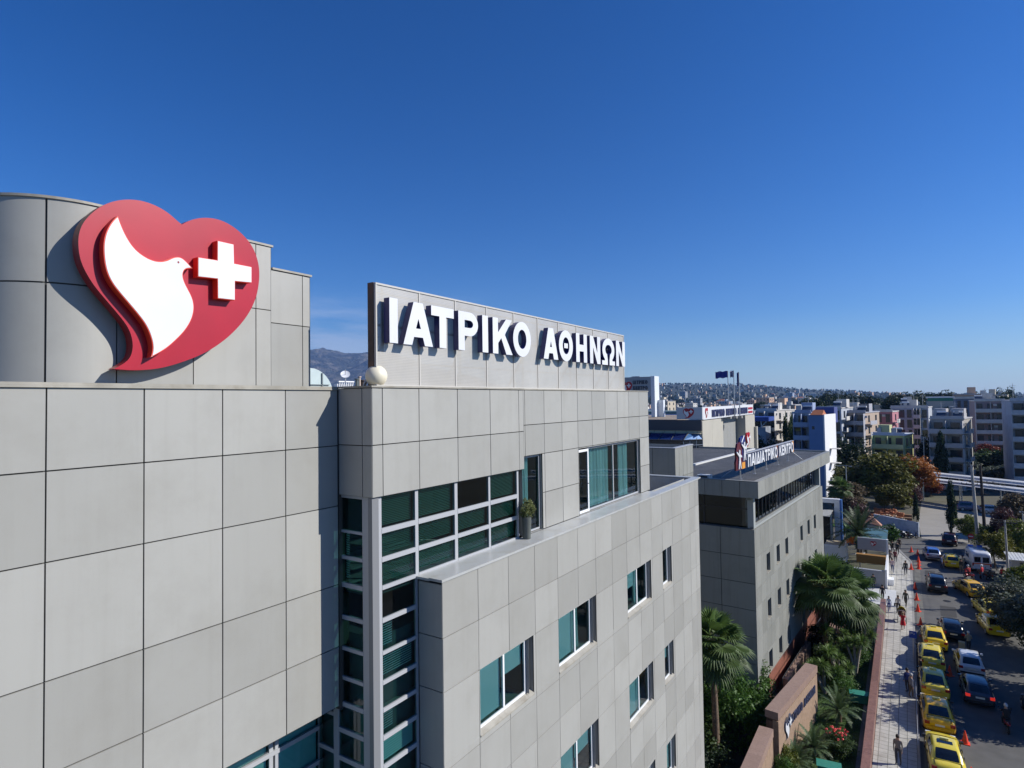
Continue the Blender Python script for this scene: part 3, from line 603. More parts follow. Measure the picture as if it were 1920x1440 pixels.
# ribbon window storey
F = KF; cg = mat('ribbon_grey', (.33,.35,.34), .5)
for a_, b_x in ((.3,.75),(23.9,24.35)): mb = MB(); fbox(mb, F, a_, b_x, 13.06, 15.22, -.5, -.1); mb.build('column', cg, kb)
mb = MB(); fbox(mb, F, .3, 24.35, 15.0, 15.22, -.55, -.25); fbox(mb, F, .3, 24.35, 13.05, 13.2, -.35, -.12)
fbox(mb, F, .4, 24.3, 13.06, 15.2, -15.9, -15.6)
fbox(mb, KB, -.5,-.3, 13.06,15.2,-.8,-.35)
mb.build('ribbon_trim', cg, kb)
rb = MB(); fbox(rb, F, .76, 23.89, 13.201, 13.26, -.5, -.42)
rbo = rb.build('ribbon_window', dark_m, kb)
for i in range(23): rb = MB(); u = .75+i*1.02; fbox(rb, F, u, u+.05, 13.262, 15.0, -.5, -.42); rb.build('mullion', dark_m, rbo)
for i in range(5): rb = MB(); u = -16+i*3.1; fbox(rb, KB, u, u+.08, 13.06, 15.2, -.55, -.45); rb.build('mullion', dark_m, rbo)
rb = MB(); fbox(rb, KB, -16,-.5,14.3,14.36,-.54,-.465); rb.build('transom', dark_m, rbo)
g = MB(); g.quad([F.p(.75,13.2,-.46),F.p(23.9,13.2,-.46),F.p(23.9,15.0,-.46),F.p(.75,15.0,-.46)]); g.quad([KB.p(-16,13.06,-.5),KB.p(-.5,13.06,-.5),KB.p(-.5,15.2,-.5),KB.p(-16,15.2,-.5)])
g.build('pane', glass_d, rbo, recalc=False)
g = MB()
for i in range(22):
    if random.random() < .6: u = .9+i*1.02; curve_w = random.uniform(.2,.7); g.quad([F.p(u,13.2,-.8),F.p(u+curve_w,13.2,-.8),F.p(u+curve_w,15.0,-.8),F.p(u,15.0,-.8)])
for u in (-15,-12.2,-9,-5.5): g.quad([KB.p(u,13.1,-.9),KB.p(u+random.uniform(.3,1),13.1,-.9),KB.p(u+.5,15.1,-.9),KB.p(u,15.1,-.9)])
g.build('curtain', mat('curtain_pale', (.55,.57,.55), .8), rbo, recalc=False)
g = MB(); fbox(g, F, 1, 23.5, 13.1, 15.1, -6, -5.9); g.build('room_interior', room_m, rbo)
# fascia and roof
mb = MB(); FF = Frame(KF.p(-.38,0,.42), KU, KN); FFB = Frame(KF.p(-.38,0,.42), KN, (-KU[0],-KU[1],0))
cladding(mb, FF, [.95*i for i in range(29)]+[27.3], [15.23,16.34], gap=.008); backing(mb, FF, 0,27.3,15.23,16.34)
cladding(mb, FFB, [-19.2+1.2*i for i in range(17)], [15.23,16.34], gap=.015); backing(mb, FFB, -19.2,0,15.23,16.34)
mb.quad([FF.p(.03,15.24,-.03),FF.p(27.3,15.24,-.03),FF.p(27.3,15.24,-19),FF.p(.03,15.24,-19)], 0)
mb.quad([FF.p(27.3,15.24,-.03),FF.p(27.3,16.34,-.03),FF.p(27.3,16.34,-19),FF.p(27.3,15.24,-19)], 0)
fbox(mb, FF, 27.1, 27.3, 16.0, 16.42, -19, -.3, 0); fbox(mb, FF, 0, 27.3, 16.345, 16.38, -.34, .02, 0, .9); fbox(mb, FF, 0, .3, 16.345, 16.38, -19.2, -.345, 0, .9)
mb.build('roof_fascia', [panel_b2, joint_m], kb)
rf = MB(); n = 180
prof = []
for i in range(n):
    u = .3+i*26.8/n
    for du, dz in ((0,0),(.035,.035),(.075,.035),(.11,0)): prof.append((u+du, 16.25+dz))
k = len(prof); rf.faces([FF.p(u,z,-.35) for u,z in prof]+[FF.p(u,z+.02,-7.3) for u,z in prof], [(i,i+1,k+i+1,k+i) for i in range(k-1)])
rf.faces([FF.p(u,z-.05,-7.6) for u,z in prof]+[FF.p(u,z-.05,-19) for u,z in prof], [(i,i+1,k+i+1,k+i) for i in range(k-1)])
rf.build('roof', mat('roof_sheet', (.21,.205,.19), .6, 0, var=.15, scale=.5, dirt=(.12,.11,.10,.5), dscale=.4), kb)
g = MB(); fbox(g, FF, 8.5, 27.0, 16.2, 16.42, -7.6, -7.3); g.build('gutter', mat('gutter_pale', (.62,.62,.60), .5), kb)
g = MB(); fbox(g, FF, .45, 1.1, 16.26, 16.55, -4.3, -3.4); g.build('roof_vent', [mat('vent_white', (.6,.62,.62), .5)], kb); g = MB(); fbox(g, FF, .43, .449, 16.3, 16.5, -4.15, -3.55); g.build('vent_grille', joint_m, kb)
# granite base, entrance steps and planter behind the monuments
g = MB(); fbox(g, KF, 4.2, 30, 0.0, 2.34, -1.2, -.35); g2 = g.build('granite_base', mat('red_granite', (.26,.105,.075), .45, var=.25, scale=6, dirt=(.12,.05,.04,.4), dscale=4), kb)
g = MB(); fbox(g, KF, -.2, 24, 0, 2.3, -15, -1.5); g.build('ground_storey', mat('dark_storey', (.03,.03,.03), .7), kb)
gran_l = mat('tan_granite', (.34,.235,.165), .55, var=.16, scale=5, dirt=(.22,.14,.09,.45), dscale=1.4, det=8)
gran_t = mat('brown_granite_top', (.30,.205,.165), .5, var=.12, scale=9, dirt=(.2,.13,.1,.35), dscale=2)
g = MB(); fbox(g, KF, 5.5, 14.0, 0, 1.15, .3, .62); fbox(g, KF, 14.2, 26.0, 0, .5, .9, 2.2, 0)
tag(g.build('planter_wall', gran_t), 'low red granite planter wall running along the foot of the clinic wing', 'wall')
g = MB()
for i in range(26): u = 4.5+i*.8; g.tube([KF.p(u,1.15,.46),KF.p(u,1.55,.46)],.02,5)
g.tube([KF.p(4.5,1.56,.46),KF.p(24.5,1.56,.46)],.03,6); tag(g.build('railing', dark_m), 'dark metal railing above the low granite planter wall', 'railing')
# roof sign of the paediatric wing
p1 = Vector((-9.62,44.14,0)); dS = Vector((.061,.998,0)).normalized(); nS = Vector((dS.y,-dS.x,0)); SF = Frame(p1, dS, nS)
ks = tag(empty('roof_letter_sign', (-9.6,44.1,16.3)), 'narrow rooftop sign on thin posts with white letters reading ΠΑΙΔΙΑΤΡΙΚΟ ΚΕΝΤΡΟ', 'sign')
navy_b = mat('sign_navy', (.012,.018,.06), .4); mar = mat('sign_maroon', (.10,.012,.02), .4); ora = mat('sign_orange', (.70,.30,.04), .4)
g = MB(); fbox(g, SF, .42, 9.5, 17.03, 18.03, -.18, 0); fbox(g, SF, 9.5, 9.62, 17.03, 18.03, -.17, .01, 1); fbox(g, SF, 9.62, 9.85, 17.03, 18.03, -.17, .005, 2); fbox(g, SF, 9.85, 15.35, 17.03, 18.03, -.18, 0); fbox(g, SF, 15.35, 15.75, 17.03, 18.03, -.17, .01, 1)
g.build('board', [navy_b, ora, mar], ks)
g = MB(); fbox(g, SF, .4, 15.77, 18.03, 18.07, -.2, .03); g.build('board_frame', frame_m, ks)
T1, S1 = layout('ΠΑΙΔΙΑΤΡΙΚΟ', .82, 9.38, .14); T2, S2 = layout('ΚΕΝΤΡΟ', 10.05, 15.3, .16)
letters(ks, SF, T1, S1, 17.08, 17.95, .01, .09, white_m, white_m, .22); letters(ks, SF, T2, S2, 17.08, 17.95, .01, .09, white_m, white_m, .22)
for u in (.02, 3.66, 7.08, 10.84, 14.6):
    g = MB(); fbox(g, SF, u, u+.07, 16.27, 17.6, -.30, -.23); fbox(g, SF, u-.1, u+.17, 16.27, 16.3, -.36, -.16); g.tube([SF.p(u+.03,17.3,-.32), SF.p(u+.03,16.3,-1.6)],.025,6); g.build('post', metal_m, ks)
g = MB(); g.tube([SF.p(15.2,17.3,-.3), SF.p(16.3,16.3,.6)],.03,6); g.build('brace', metal_m, ks)
# board with two white child figures, plus heart
kid = tag(empty('figure_sign', (-9.7,42.9,17.1)), 'maroon and blue cut-out sign of two white child figures holding up a red heart', 'sign')
KW = white_m; blue_b = mat('sign_blue', (.012,.02,.16), .4)
g = MB(); g.prism([[(-1.75,17.05),(.32,17.05),(.32,17.55),(-.3,17.6),(-.28,18.6),(-.75,18.95),(-1.35,18.85),(-1.7,18.3),(-1.6,17.9),(-1.8,17.6)]], SF.p(0,0,0), SF.U, SF.V, SF.N, -.12, 0, 0, 0); g.build('backing_board', mar, kid)
g = MB(); g.prism([[(-.28,17.6),(.3,17.55),(.52,18.2),(.45,19.2),(.05,19.35),(-.6,19.2),(-.75,18.98),(-.27,18.62)]], SF.p(0,0,0), SF.U, SF.V, SF.N, -.12, .004, 0, 0); g.build('blue_board', blue_b, kid)
g = MB(); g.prism([[(-.42,17.06),(.3,17.06),(.3,17.5),(-.42,17.5)]], SF.p(0,0,0), SF.U, SF.V, SF.N, .005, .02, 0, 0); g.build('orange_panel', ora, kid)
def child_fig(u, z0, s):
    g = MB(); pr = lambda L, a=.0: g.prism([[(u+x*s, z0+y*s) for x, y in L]], SF.p(0,0,0), SF.U, SF.V, SF.N, .03+a, .09+a, 0, 0)
    pr(arc(0,1.12,.13,.15,0,360,12)[:-1])
    pr([(-.30,0),(-.16,0),(0,.42),(.16,0),(.30,0),(.13,.62),(.13,.80),(.46,.72),(.48,.82),(.12,.98),(-.12,.98),(-.62,1.20),(-.66,1.10),(-.13,.80),(-.13,.62)])
    g.build('child_figure', KW, kid)
child_fig(-1.12, 17.14, 1.02); child_fig(.06, 17.62, 1.02)
g = MB(); g.tube([SF.p(-.55,18.9,.05),SF.p(.05,19.35,.05)],.04,6); g.tube([SF.p(.4,18.45,.05),SF.p(.9,18.75,.05)],.04,6); g.tube([SF.p(1.1,18.1,-.1),SF.p(1.05,19.0,-.1)],.03,6); g.build('arm', KW, kid)
emb = Frame(SF.p(.88,18.5,0), SF.U, SF.N)
emblem('heart', emb, .36, None, None, parent=kid, eye=False, small=True)

# ------------------------------------------------------------------ stair block, sign blocks and hospital behind
def plain_block(mb, x0, x1, y0, y1, z0, z1, m=0, tone=.5): mb.box(x0,x1,y0,y1,z0,z1,m,tone)
st = tag(empty('stair_block', (-12.5,36.8,0)), 'small panel clad stair block standing just beyond the terrace corner', 'building')
g = MB(); F = FA(-11.5); cladding(g, F, [35.0,35.75,36.5,37.25,38.0,38.55], [12,14,15.6,17.3,19.05], gap=.012); backing(g, F, 35.02,38.5,12,19.05)
F = FB(35.0); cladding(g, F, [-17,-15.5,-14.0,-12.9,-11.5], [12,14,15.6,17.3,19.05], gap=.015); backing(g, F, -17,-11.52,12,19.05)
g.quad([(-11.52,38.53,.1),(-11.52,38.53,19.05),(-17,38.53,19.05),(-17,38.53,.1)],0)
g.quad([(-11.55,35.05,.1),(-11.55,38.5,.1),(-11.55,38.5,12),(-11.55,35.05,12)],0)
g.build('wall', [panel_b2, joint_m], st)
g = MB(); g.box(-17,-11.47,34.97,35.25,19.055,19.10); g.box(-11.75,-11.47,35.255,38.58,19.055,19.10); g.box(-16.9,-11.8,35.3,38.5,18.7,18.75); g.build('parapet_cap', frame_m, st)
# hospital block behind: beige wall, dark band, blue glazing
cb = tag(empty('rear_hospital_block', (-26,80,0)), 'beige and dark rear hospital block with a blue glass band under dark cladding', 'building')
beige = mat('beige_cladding', (.44,.415,.35), .55, var=.05, scale=.4); beige_d = mat('grey_recess', (.27,.27,.255), .6, var=.08, scale=3)
g = MB(); Fm = FA(-20); cladding(g, Fm, [71,75.3,79.7], [10,19.35], gap=.015); cladding(g, Fm, [93.6,96.8,100.2], [10,19.35], gap=.015)
cladding(g, FA(-20.8), [79.7,83.8], [10,19.35], gap=.01); cladding(g, FA(-21.3), [83.8,86,88,90,92,93.6], [10,19.35], gap=.012, m=2)
g.box(-30,-20.04,71.02,79.6,5,19.4,0); g.box(-30,-21.4,79.6,93.6,5,19.4,0); g.box(-30,-20.04,93.65,100.1,5,19.4,0); g.box(-20.03,-19.6,99.5,100.3,10,17.5,0)
g.build('wall', [beige, joint_m, beige_d], cb)
g = MB(); g.box(-40,-20.05,70.8,71.0,18.23,19.5,0); g.box(-40,-20.05,70.9,71.0,17.95,18.22,1); g.box(-40,-20.1,70.3,71.0,17.9,17.95,1)
g.build('dark_band', [mat('dark_band_m', (.055,.055,.065), .6), mat('pale_strip', (.45,.40,.28), .6)], cb)
g = MB(); bl = mat('blue_glazing', (.02,.035,.14), .12, .3, spec=.8); lb = mat('pale_blue_glazing', (.10,.22,.42), .1, .2, spec=.8)
g.quad([(-40,68.6,17.25),(-21.6,68.6,17.25),(-21.4,70.2,17.92),(-40,70.2,17.92)],0); g.quad([(-21.6,68.6,17.25),(-20.0,71,17.2),(-20.1,71.5,17.95),(-21.4,70.2,17.92)],1)
g.build('glass_band', [bl, lb], cb, recalc=False)
g = MB()
for i in range(13): x = -39.5+i*1.5; g.tube([(x,68.58,17.25),(x,70.2,17.95)],.05,5)
for i in range(4): t_ = i/3; g.tube([(-21.6+1.6*t_,68.6+2.4*t_,17.22),(-21.4+1.3*t_,70.2+1.3*t_,17.95)],.05,5)
for z in (17.22,): g.tube([(-40,68.56,z),(-21.6,68.56,z),(-20.0,71,z)],.07,6)
for i in range(16): x = -40+i*1.3; g.tube([(x,70.6,17.95),(x,70.6,18.3)],.02,4)
g.build('mullion', dark_m, cb)
g = MB(); dk = mat('dark_blue_glass', (.012,.02,.03), .08, .2, spec=.8)
g.box(-40,-21.6,68.9,70.7,5,17.18,0); g.quad([(-21.6,68.8,5),(-20.0,71.0,5),(-20.0,71.0,17.15),(-21.6,68.8,17.15)],0)
g.build('glass_front', dk, cb)
g = MB()
for z in (16.6,15.8,15.0,14.2,13.4): g.tube([(-21.62,68.78,z),(-19.98,70.98,z)],.04,5)
for i in range(4): t_ = i/3; g.tube([(-21.6+1.6*t_,68.78+2.2*t_,5),(-21.6+1.6*t_,68.78+2.2*t_,17.15)],.04,5)
g.build('mullion', mat('blue_frame', (.12,.16,.22), .4), cb)
# flat dark roof between clinic and rear block
g = MB(); g.box(-36,-16.5,40.5,68,8,15.3); g.build('low_roof', mat('felt_roof', (.17,.175,.18), .8, var=.25, scale=.3), cb)
# sign box on the rear block
wsg = tag(empty('sign_box', (-20,71,19.5)), 'white sign box on the beige block, reading ΙΑΤΡΙΚΟ ΚΕΝΤΡΟ ΑΘΗΝΩΝ beside a red heart', 'sign')
g = MB(); g.box(-23,-19.95,70.9,71.3,19.56,21.0,1); g.box(-20.6,-19.95,71.31,99.0,19.5,20.97,0); g.build('box', [white_m, mat('sign_shaded_face', (.50,.50,.52), .5)], wsg)  # end facing the camera side is a greyed white, its shade put into the colour
Fm = FA(-19.94); txt_m = mat('sign_text_dark', (.03,.04,.12), .5)
T_, S_ = layout('ΙΑΤΡΙΚΟ ΚΕΝΤΡΟ ΑΘΗΝΩΝ', 75.0, 94.5, .42); letters(wsg, Fm, T_, S_, 19.72, 20.62, .0, .12, txt_m, txt_m, .22)
g = MB(); [fbox(g, Fm, 95.4, 98.3, z, z+.3, 0, .06) for z in (20.28,19.72)]; g.build('red_bar', red_m, wsg)
emblem('emblem', Frame((-19.93,72.3,19.68), Y, X), .42, None, None, parent=wsg, eye=False, small=True)
emblem('emblem', Frame((-22.0,70.88,19.68), X, (0,-1,0)), .42, None, None, parent=wsg, eye=False, small=True)
# flags on the rear roof
flag_b = mat('flag_blue', (.01,.025,.22), .7)
def flagpole(x, y, z0, z1, label):
    e = tag(empty('flagpole', (x,y,z0)), label, 'flagpole', 'flagpoles behind the sign box'); g = MB(); g.tube([(x,y,z0),(x,y,z1)],[.09,.05],8); g.build('pole', metal_m, e)
    g = MB(); g.box(x-.3,x+.3,y-.3,y+.3,z0-.2,z0+.15); g.build('base', conc_m, e); return e
def flag(x, y, z, w, h, drop, mats, label, stripes=False, n=14, dirx=(-1,0,0)):
    e = tag(empty('flag', (x,y,z)), label, 'flag', 'flags behind the sign box')
    g = MB(); D = Vector(dirx); m = 9
    P = lambda i, j: Vector((x,y,z)) + D*(w*i/n*(1-drop*.5)) + Vector((0,.18*math.sin(i*1.1)*i/n,-h*j/m - drop*w*.6*i/n + .05*math.sin(i*.9)))
    for i in range(n):
        for j in range(m): g.quad([P(i,j),P(i+1,j),P(i+1,j+1),P(i,j+1)], (j % 2 if stripes and not (i < 5 and j < 5) else (1 if stripes and (j == 2 or i == 2) else 0)), .5, True)
    g.build('cloth', mats, e, recalc=False); return e
flagpole(-20.3,85,19.4,25.75,'leftmost thin metal flagpole, flying the plain blue flag'); flagpole(-19.75,86,19.4,25.8,'middle thin metal flagpole of the three, behind the white sign box'); flagpole(-19.3,87,19.4,25.65,'rightmost thin metal flagpole of the three, its flag hanging limp')
flag(-20.33,85,25.75,1.7,.92,.05,[flag_b],'plain dark blue flag blowing out to the left on the leftmost pole')
flag(-19.78,86,25.8,.5,.9,.05,[flag_b, white_m],'blue and white striped flag folded on the middle pole',True)
flag(-19.33,87,25.6,.35,1.9,.5,[flag_b, mat('flag_red', (.35,.03,.03), .7)],'limp flag hanging down the rightmost pole',False,6)
# tall slab sign at the far end of the hospital
tw = tag(empty('slab_sign', (-31,80,19.55)), 'tall white slab sign behind the hospital roof, its shaded face reading ΙΑΤΡΙΚΟ ΚΕΝΤΡΟ', 'sign')
g = MB(); g.box(-34.0,-29.5,80,80.3,22.5,25.18,1); g.box(-29.49,-28.95,80,81.8,19.56,25.23,0); g.box(-28.94,-28.15,81.1,81.8,19.56,21.9,0); g.box(-32.3,-31.1,80,80.25,25.19,25.28,1); g.box(-33.6,-33.4,80.05,80.25,19.56,22.49,1)
g.build('slab', [mat('slab_white', (.66,.70,.73), .5), mat('slab_shaded', (.30,.33,.36), .5)], tw)  # white slab; lettered face darker than the side, shade painted into its colour
Fm = FB(80.0); txt2 = mat('sign_text_grey', (.05,.06,.08), .5)
T_, S_ = layout('ΙΑΤΡΙΚΟ', -32.1, -29.95, .14); letters(tw, Fm, T_, S_, 24.17, 24.69, 0, .08, txt2, txt2, .24)
T_, S_ = layout('ΚΕΝΤΡΟ', -32.1, -29.95, .16); letters(tw, Fm, T_, S_, 23.36, 23.89, 0, .08, txt2, txt2, .24)
emblem('emblem', Frame((-33.7,79.99,22.96), X, (0,-1,0)), .56, None, None, parent=tw, eye=False, small=True)
g = MB(); g.box(-42,-23.1,71.4,92,19.2,19.52); g.build('roof_deck', mat('tan_roof', (.30,.24,.18), .8, var=.2, scale=.6), cb)
# long blue roofed hall further back
hl_ = tag(empty('blue_roofed_hall', (-60,190,0)), 'long low hall with a blue roof behind the rear hospital block', 'building')
g = MB(); blr = mat('blue_roof', (.02,.06,.28), .5, var=.1); g.box(-95,-34,185,205,0,13.5,1); g.box(-95,-62,184.5,205.5,15.2,16.6,0); g.box(-57,-33,184.5,205.5,15.2,16.4,0)
for i in range(20): x = -94+i*3.1; g.tube([(x,184.6,13.5),(x,184.6,15.2)],.12,5,2); g.tube([(x,184.6,13.5),(x+1.5,184.6,15.2)],.1,5,2)
g.build('hall_body', [blr, mat('hall_wall', (.25,.28,.33), .7, var=.3, scale=.5), white_m], hl_)
g = MB(); g.box(-110,-18,240,260,13,17.0); g.tube([(-30,239,17),(-26,239,18.5),(-22,239,18.3),(-17,239,15)],.3,6)
tag(g.build('long_shed', mat('shed_green_grey', (.16,.22,.22), .7, var=.2, scale=.3)), 'long grey green industrial shed beyond the blue roofed hall', 'building')

# ------------------------------------------------------------------ ground, street, garden
def hfun(x, y):
    r = math.hypot(x, y)
    if r < 1300: return 0
    a = x/max(y, 1); pts = [(-3,60),(-.55,100),(-.40,120),(-.345,140),(-.29,134),(-.245,120),(-.22,124),(-.18,104),(-.12,72),(-.06,58),(0,30),(.1,22),(3,15)]
    h = pts[-1][1]
    for (a0,h0),(a1,h1) in zip(pts[:-1], pts[1:]):
        if a0 <= a <= a1: h = h0+(h1-h0)*(a-a0)/(a1-a0); break
    t_ = min(1, max(0, (r-1300)/3700)); t_ = t_*t_*(3-2*t_)
    return h*t_ + noise.noise(Vector((x/300, y/300, 0)))*4*t_
g = MB(); radii = [0,30,80,160,320,640,1000,1400,1800,2300,2800,3400,4000,4600,5200,6500,9000,16000,30000]; na = 160
vs = [(0,0,0)]; 
for r_ in radii[1:]:
    for k in range(na):
        a = -math.pi + 2*math.pi*k/na; x, y = r_*math.sin(a), r_*math.cos(a); vs.append((x,y,hfun(x,y) if y > 0 and r_ < 6500 else 0))
fs_ = [(0,1+k,1+(k+1)%na) for k in range(na)]
for i in range(len(radii)-2):
    for k in range(na): fs_.append((1+i*na+k, 1+(i+1)*na+k, 1+(i+1)*na+(k+1)%na, 1+i*na+(k+1)%na))
g.faces(vs, fs_, 0, .5, True)
allv, allf = g.v, g.f; cut = 1+7*na
def part_(name, sel, m):
    q = MB(); idx = {}; 
    for f in sel:
        for i in f:
            if i not in idx: idx[i] = len(q.v); q.v.append(allv[i])
        q.f.append(tuple(idx[i] for i in f)); q.m.append(0); q.t.append(.5); q.sm.append(True)
    return struct(q.build(name, m))
part_('ground', [f for f in allf if max(f) < cut], mat('ground_earth', (.085,.08,.055), .95, var=.35, scale=.05, dirt=(.05,.065,.03,.9), dscale=.02, det=8))
part_('hills', [f for f in allf if max(f) >= cut], mat('hill_scrub', (.020,.030,.020), .95, var=.5, scale=.008, dirt=(.09,.085,.06,.6), dscale=.012, det=10))
def sheet(name, pts, z, m, kind='structure', thick=0):
    g = MB(); tr = tessellate_polygon([[Vector((x,y,0)) for x,y in pts]]); g.faces([(x,y,z) for x,y in pts], tr)
    if thick:
        k = len(pts); g.faces([(x,y,z-thick) for x,y in pts]+[(x,y,z) for x,y in pts], [(i,(i+1)%k,k+(i+1)%k,k+i) for i in range(k)])
    o = g.build(name, m); o['kind'] = kind; return o
asph = mat('asphalt', (.098,.096,.092), .85, var=.16, scale=.9, bump=.25, bscale=60, dirt=(.125,.12,.11,.6), dscale=.35, det=8)
pave = mat('pavement_slabs', (.48,.465,.42), .8, var=.08, scale=2, dirt=(.26,.24,.20,.6), dscale=1.2)
t = pave.node_tree; bk = nd(t, 'ShaderNodeTexBrick'); bk.offset = 0; bk.inputs['Scale'].default_value = 1.0; bk.inputs['Mortar Size'].default_value = .022; bk.inputs['Brick Width'].default_value = .5; bk.inputs['Row Height'].default_value = .5
bk.inputs['Color1'].default_value = (1,1,1,1); bk.inputs['Color2'].default_value = (.86,.86,.86,1); bk.inputs['Mortar'].default_value = (.45,.45,.43,1)
tcn = nd(t, 'ShaderNodeTexCoord'); t.links.new(tcn.outputs['Object'], bk.inputs['Vector']); mm = nd(t, 'ShaderNodeMixRGB', blend_type='MULTIPLY'); mm.inputs[0].default_value = 1
src = t.nodes['Principled BSDF'].inputs['Base Color'].links[0].from_socket; t.links.new(src, mm.inputs[1]); t.links.new(bk.outputs[0], mm.inputs[2]); t.links.new(mm.outputs[0], t.nodes['Principled BSDF'].inputs['Base Color'])
paver2 = mat('pavement_plain', (.33,.315,.28), .85, var=.1, scale=1.5, dirt=(.25,.23,.2,.6), dscale=.8)
drv = mat('driveway', (.30,.28,.245), .85, var=.12, scale=.5, dirt=(.22,.20,.16,.6), dscale=.25)
kerb_m = mat('kerb_stone', (.30,.29,.27), .8, var=.1)
sheet('road', [(.15,-20),(30,-20),(30,80),(12,84),(10.5,86.5),(9.3,88.5),(9.3,104),(40,108),(40,112),(8.2,111),(1.4,111.8),(-30,113.5),(-30,108),(-2.6,107),(-1.6,103),(.15,95)], .006, asph)
sheet('driveway', [(1.5,111.9),(7.4,111.2),(7.6,130),(30,124),(44,122),(44,134),(30,137),(12,141),(7.6,149),(2.2,150),(1.3,126)], .010, drv)
sheet('forecourt', [(7.5,86.6),(12,85),(40,82),(40,103.5),(9.4,103.5),(9.0,89)], .012, drv)
sheet('pavement', [(-2.25,-20),(.0,-20),(.0,74.4),(-.1,95),(-2.0,103),(-2.6,103),(-2.25,80)], .13, pave, thick=.13)
sheet('kerb', [(.005,-20),(.15,-20),(.15,95),(-1.6,103.4),(-1.95,103.2),(-.08,95.1),(.005,74.4)], .135, kerb_m, thick=.13)
sheet('ramp', [(-6,74),(-1.45,74),(-1.45,80.2),(-6,80.2)], .14, mat('ramp_pale', (.55,.56,.56), .7, var=.05))
g = MB(); 
for y0 in range(96,24,-2): g.box(.35,.95, y0-.0, y0+1.92, .008, .012, 0, random.random())
struct(g.build('gutter_strip', mat('gutter_strip_m', (.15,.145,.125), .85, var=.15, scale=2, tone=.1, dirt=(.09,.085,.07,.5), dscale=1), recalc=True))
grass_c = mat('lawn', (.035,.075,.012), .95, var=.35, scale=1.2, bump=.6, bscale=90, dirt=(.075,.07,.02,.6), dscale=.45)
lawn = sheet('lawn', [(-8.4,8),(-3.1,8),(-3.1,60),(-5.8,60),(-6.2,50),(-8.4,46)], .02, grass_c)
sheet('garden_soil', [(-24,8),(-8.41,8),(-8.41,46),(-6.21,50),(-5.81,60),(-3.1,60),(-3.1,74),(-24,74)], .015, mat('soil', (.035,.03,.02), .95, var=.3, scale=3))
sheet('path', [(-3.09,8),(-2.72,8),(-2.72,73.8),(-3.09,73.8)], .03, mat('path_grey', (.16,.16,.16), .85, var=.15))
g = MB(); rs = random.Random(3)
for i in range(9000):
    x = rs.uniform(-8.2,-3.2); y = rs.uniform(30,58)
    if x < -6.3 and y > 48: continue
    h = rs.uniform(.05,.14); a = rs.uniform(0,6.3); dx, dy = math.cos(a)*.02, math.sin(a)*.02
    g.faces([(x-dx,y-dy,.02),(x+dx,y+dy,.02),(x+rs.uniform(-.04,.04),y+rs.uniform(-.04,.04),.02+h)], [(0,1,2)], 0, rs.random())
tag(g.build('grass', leaf_mat('grass_blades', (.055,.115,.018)), recalc=False), 'short green lawn grass between the granite monuments and the red wall', 'grass', kind='stuff')
rs2 = random.Random(31)
for (x, y, w, l, c_) in ((1.6,46,1.1,3.2,0),(4.4,44.5,1.6,2.0,1),(3.0,75.5,1.3,3.6,0),(5.6,87,1.8,1.5,1),(1.9,90.5,1.0,2.6,0),(3.2,103,2.2,1.6,1),(5.5,104.5,1.0,2.4,0)):
    pts = [(x-w/2,y-l/2),(x,y-l/2-.15),(x+w/2,y-l/2+.1),(x+w/2+.1,y+l/2),(x-w/2+.05,y+l/2-.1)]
    sheet('road_patch', pts, .0105, mat('road_patch_%d' % c_, [(.045,.044,.043),(.12,.115,.105)][c_], .85, var=.15, scale=2))
for x, y in ((2.4,49.5),(3.1,79.2),(4.1,97.8)):
    g = MB(); g.tube([(x,y,.006),(x,y,.0125)], .36, 20, 0, .5, True, False); struct(g.build('manhole', mat('manhole_iron', (.03,.03,.03), .5, .4)))
# red granite boundary wall
g = MB()
for i in range(10): y0 = 20+i*5.35; g.box(-2.72,-2.27, y0, y0+5.33, 0, .95, 0, rs.random())
tag(g.build('boundary_wall', mat('red_granite_wall', (.20,.105,.082), .5, var=.2, scale=7, tone=.15, dirt=(.13,.06,.045,.5), dscale=2)), 'low reddish granite boundary wall between the garden and the pavement', 'wall')
# granite monuments
def monument(F, L, H, dep, label, cap=.43, words=None):
    e = tag(empty('granite_monument', F.p(0,0,0)), label, 'monument')
    g = MB(); n = max(2, int(L/2.9)); 
    for i in range(n): fbox(g, F, L*i/n+.004, L*(i+1)/n-.004, H-cap, H, -dep, .0, 0, rs.random())
    g.build('cap', mat('granite_cap', (.30,.205,.165), .5, var=.12, scale=9, tone=.06, dirt=(.2,.13,.1,.35), dscale=2), e)
    g = MB(); fbox(g, F, .1, L-.05, .75, H-cap-.12, -.35, -.03)
    for i in range(1, n): pass
    g.build('slab', gran_l, e)
    g = MB(); fbox(g, F, .5, L-.1, 0, .75, -.32, -.14); g.build('plinth', gran_l, e)
    g = MB(); fbox(g, F, .12, L-.1, H-cap-.119, H-cap-.001, -dep+.05, -.12); fbox(g, F, .1, L-.1, 0, H-cap-.2, -dep+.02, -.36); g.build('core', mat('granite_core', (.16,.10,.07), .7, var=.2), e)
    g = MB(); 
    for i in range(int((L-.3)/.3)): fbox(g, F, .2+i*.3, .26+i*.3, H-cap-.12, H-cap, -.12, -.05)
    g.build('joint_block', gran_l, e)
    return e
a1 = Vector((-6.68,37.75,0)); a2 = Vector((-5.52,45.76,0)); dd = (a2-a1).normalized()
MFm = Frame(a1, dd, (dd.y,-dd.x,0))
mo = monument(MFm, 8.09, 3.70, .75, 'tan granite monument wall with blue lettering and small emblem, the farther of two')
bm_ = mat('monument_letters', (.05,.06,.12), .4, .3)
T_, S_ = layout('ΙΑΤΡΙΚΟ ΑΘΗΝΩΝ', 2.2, 7.4, .14); letters(mo, MFm, T_, S_, 2.15, 2.65, -.03, .03, bm_, bm_, .24)
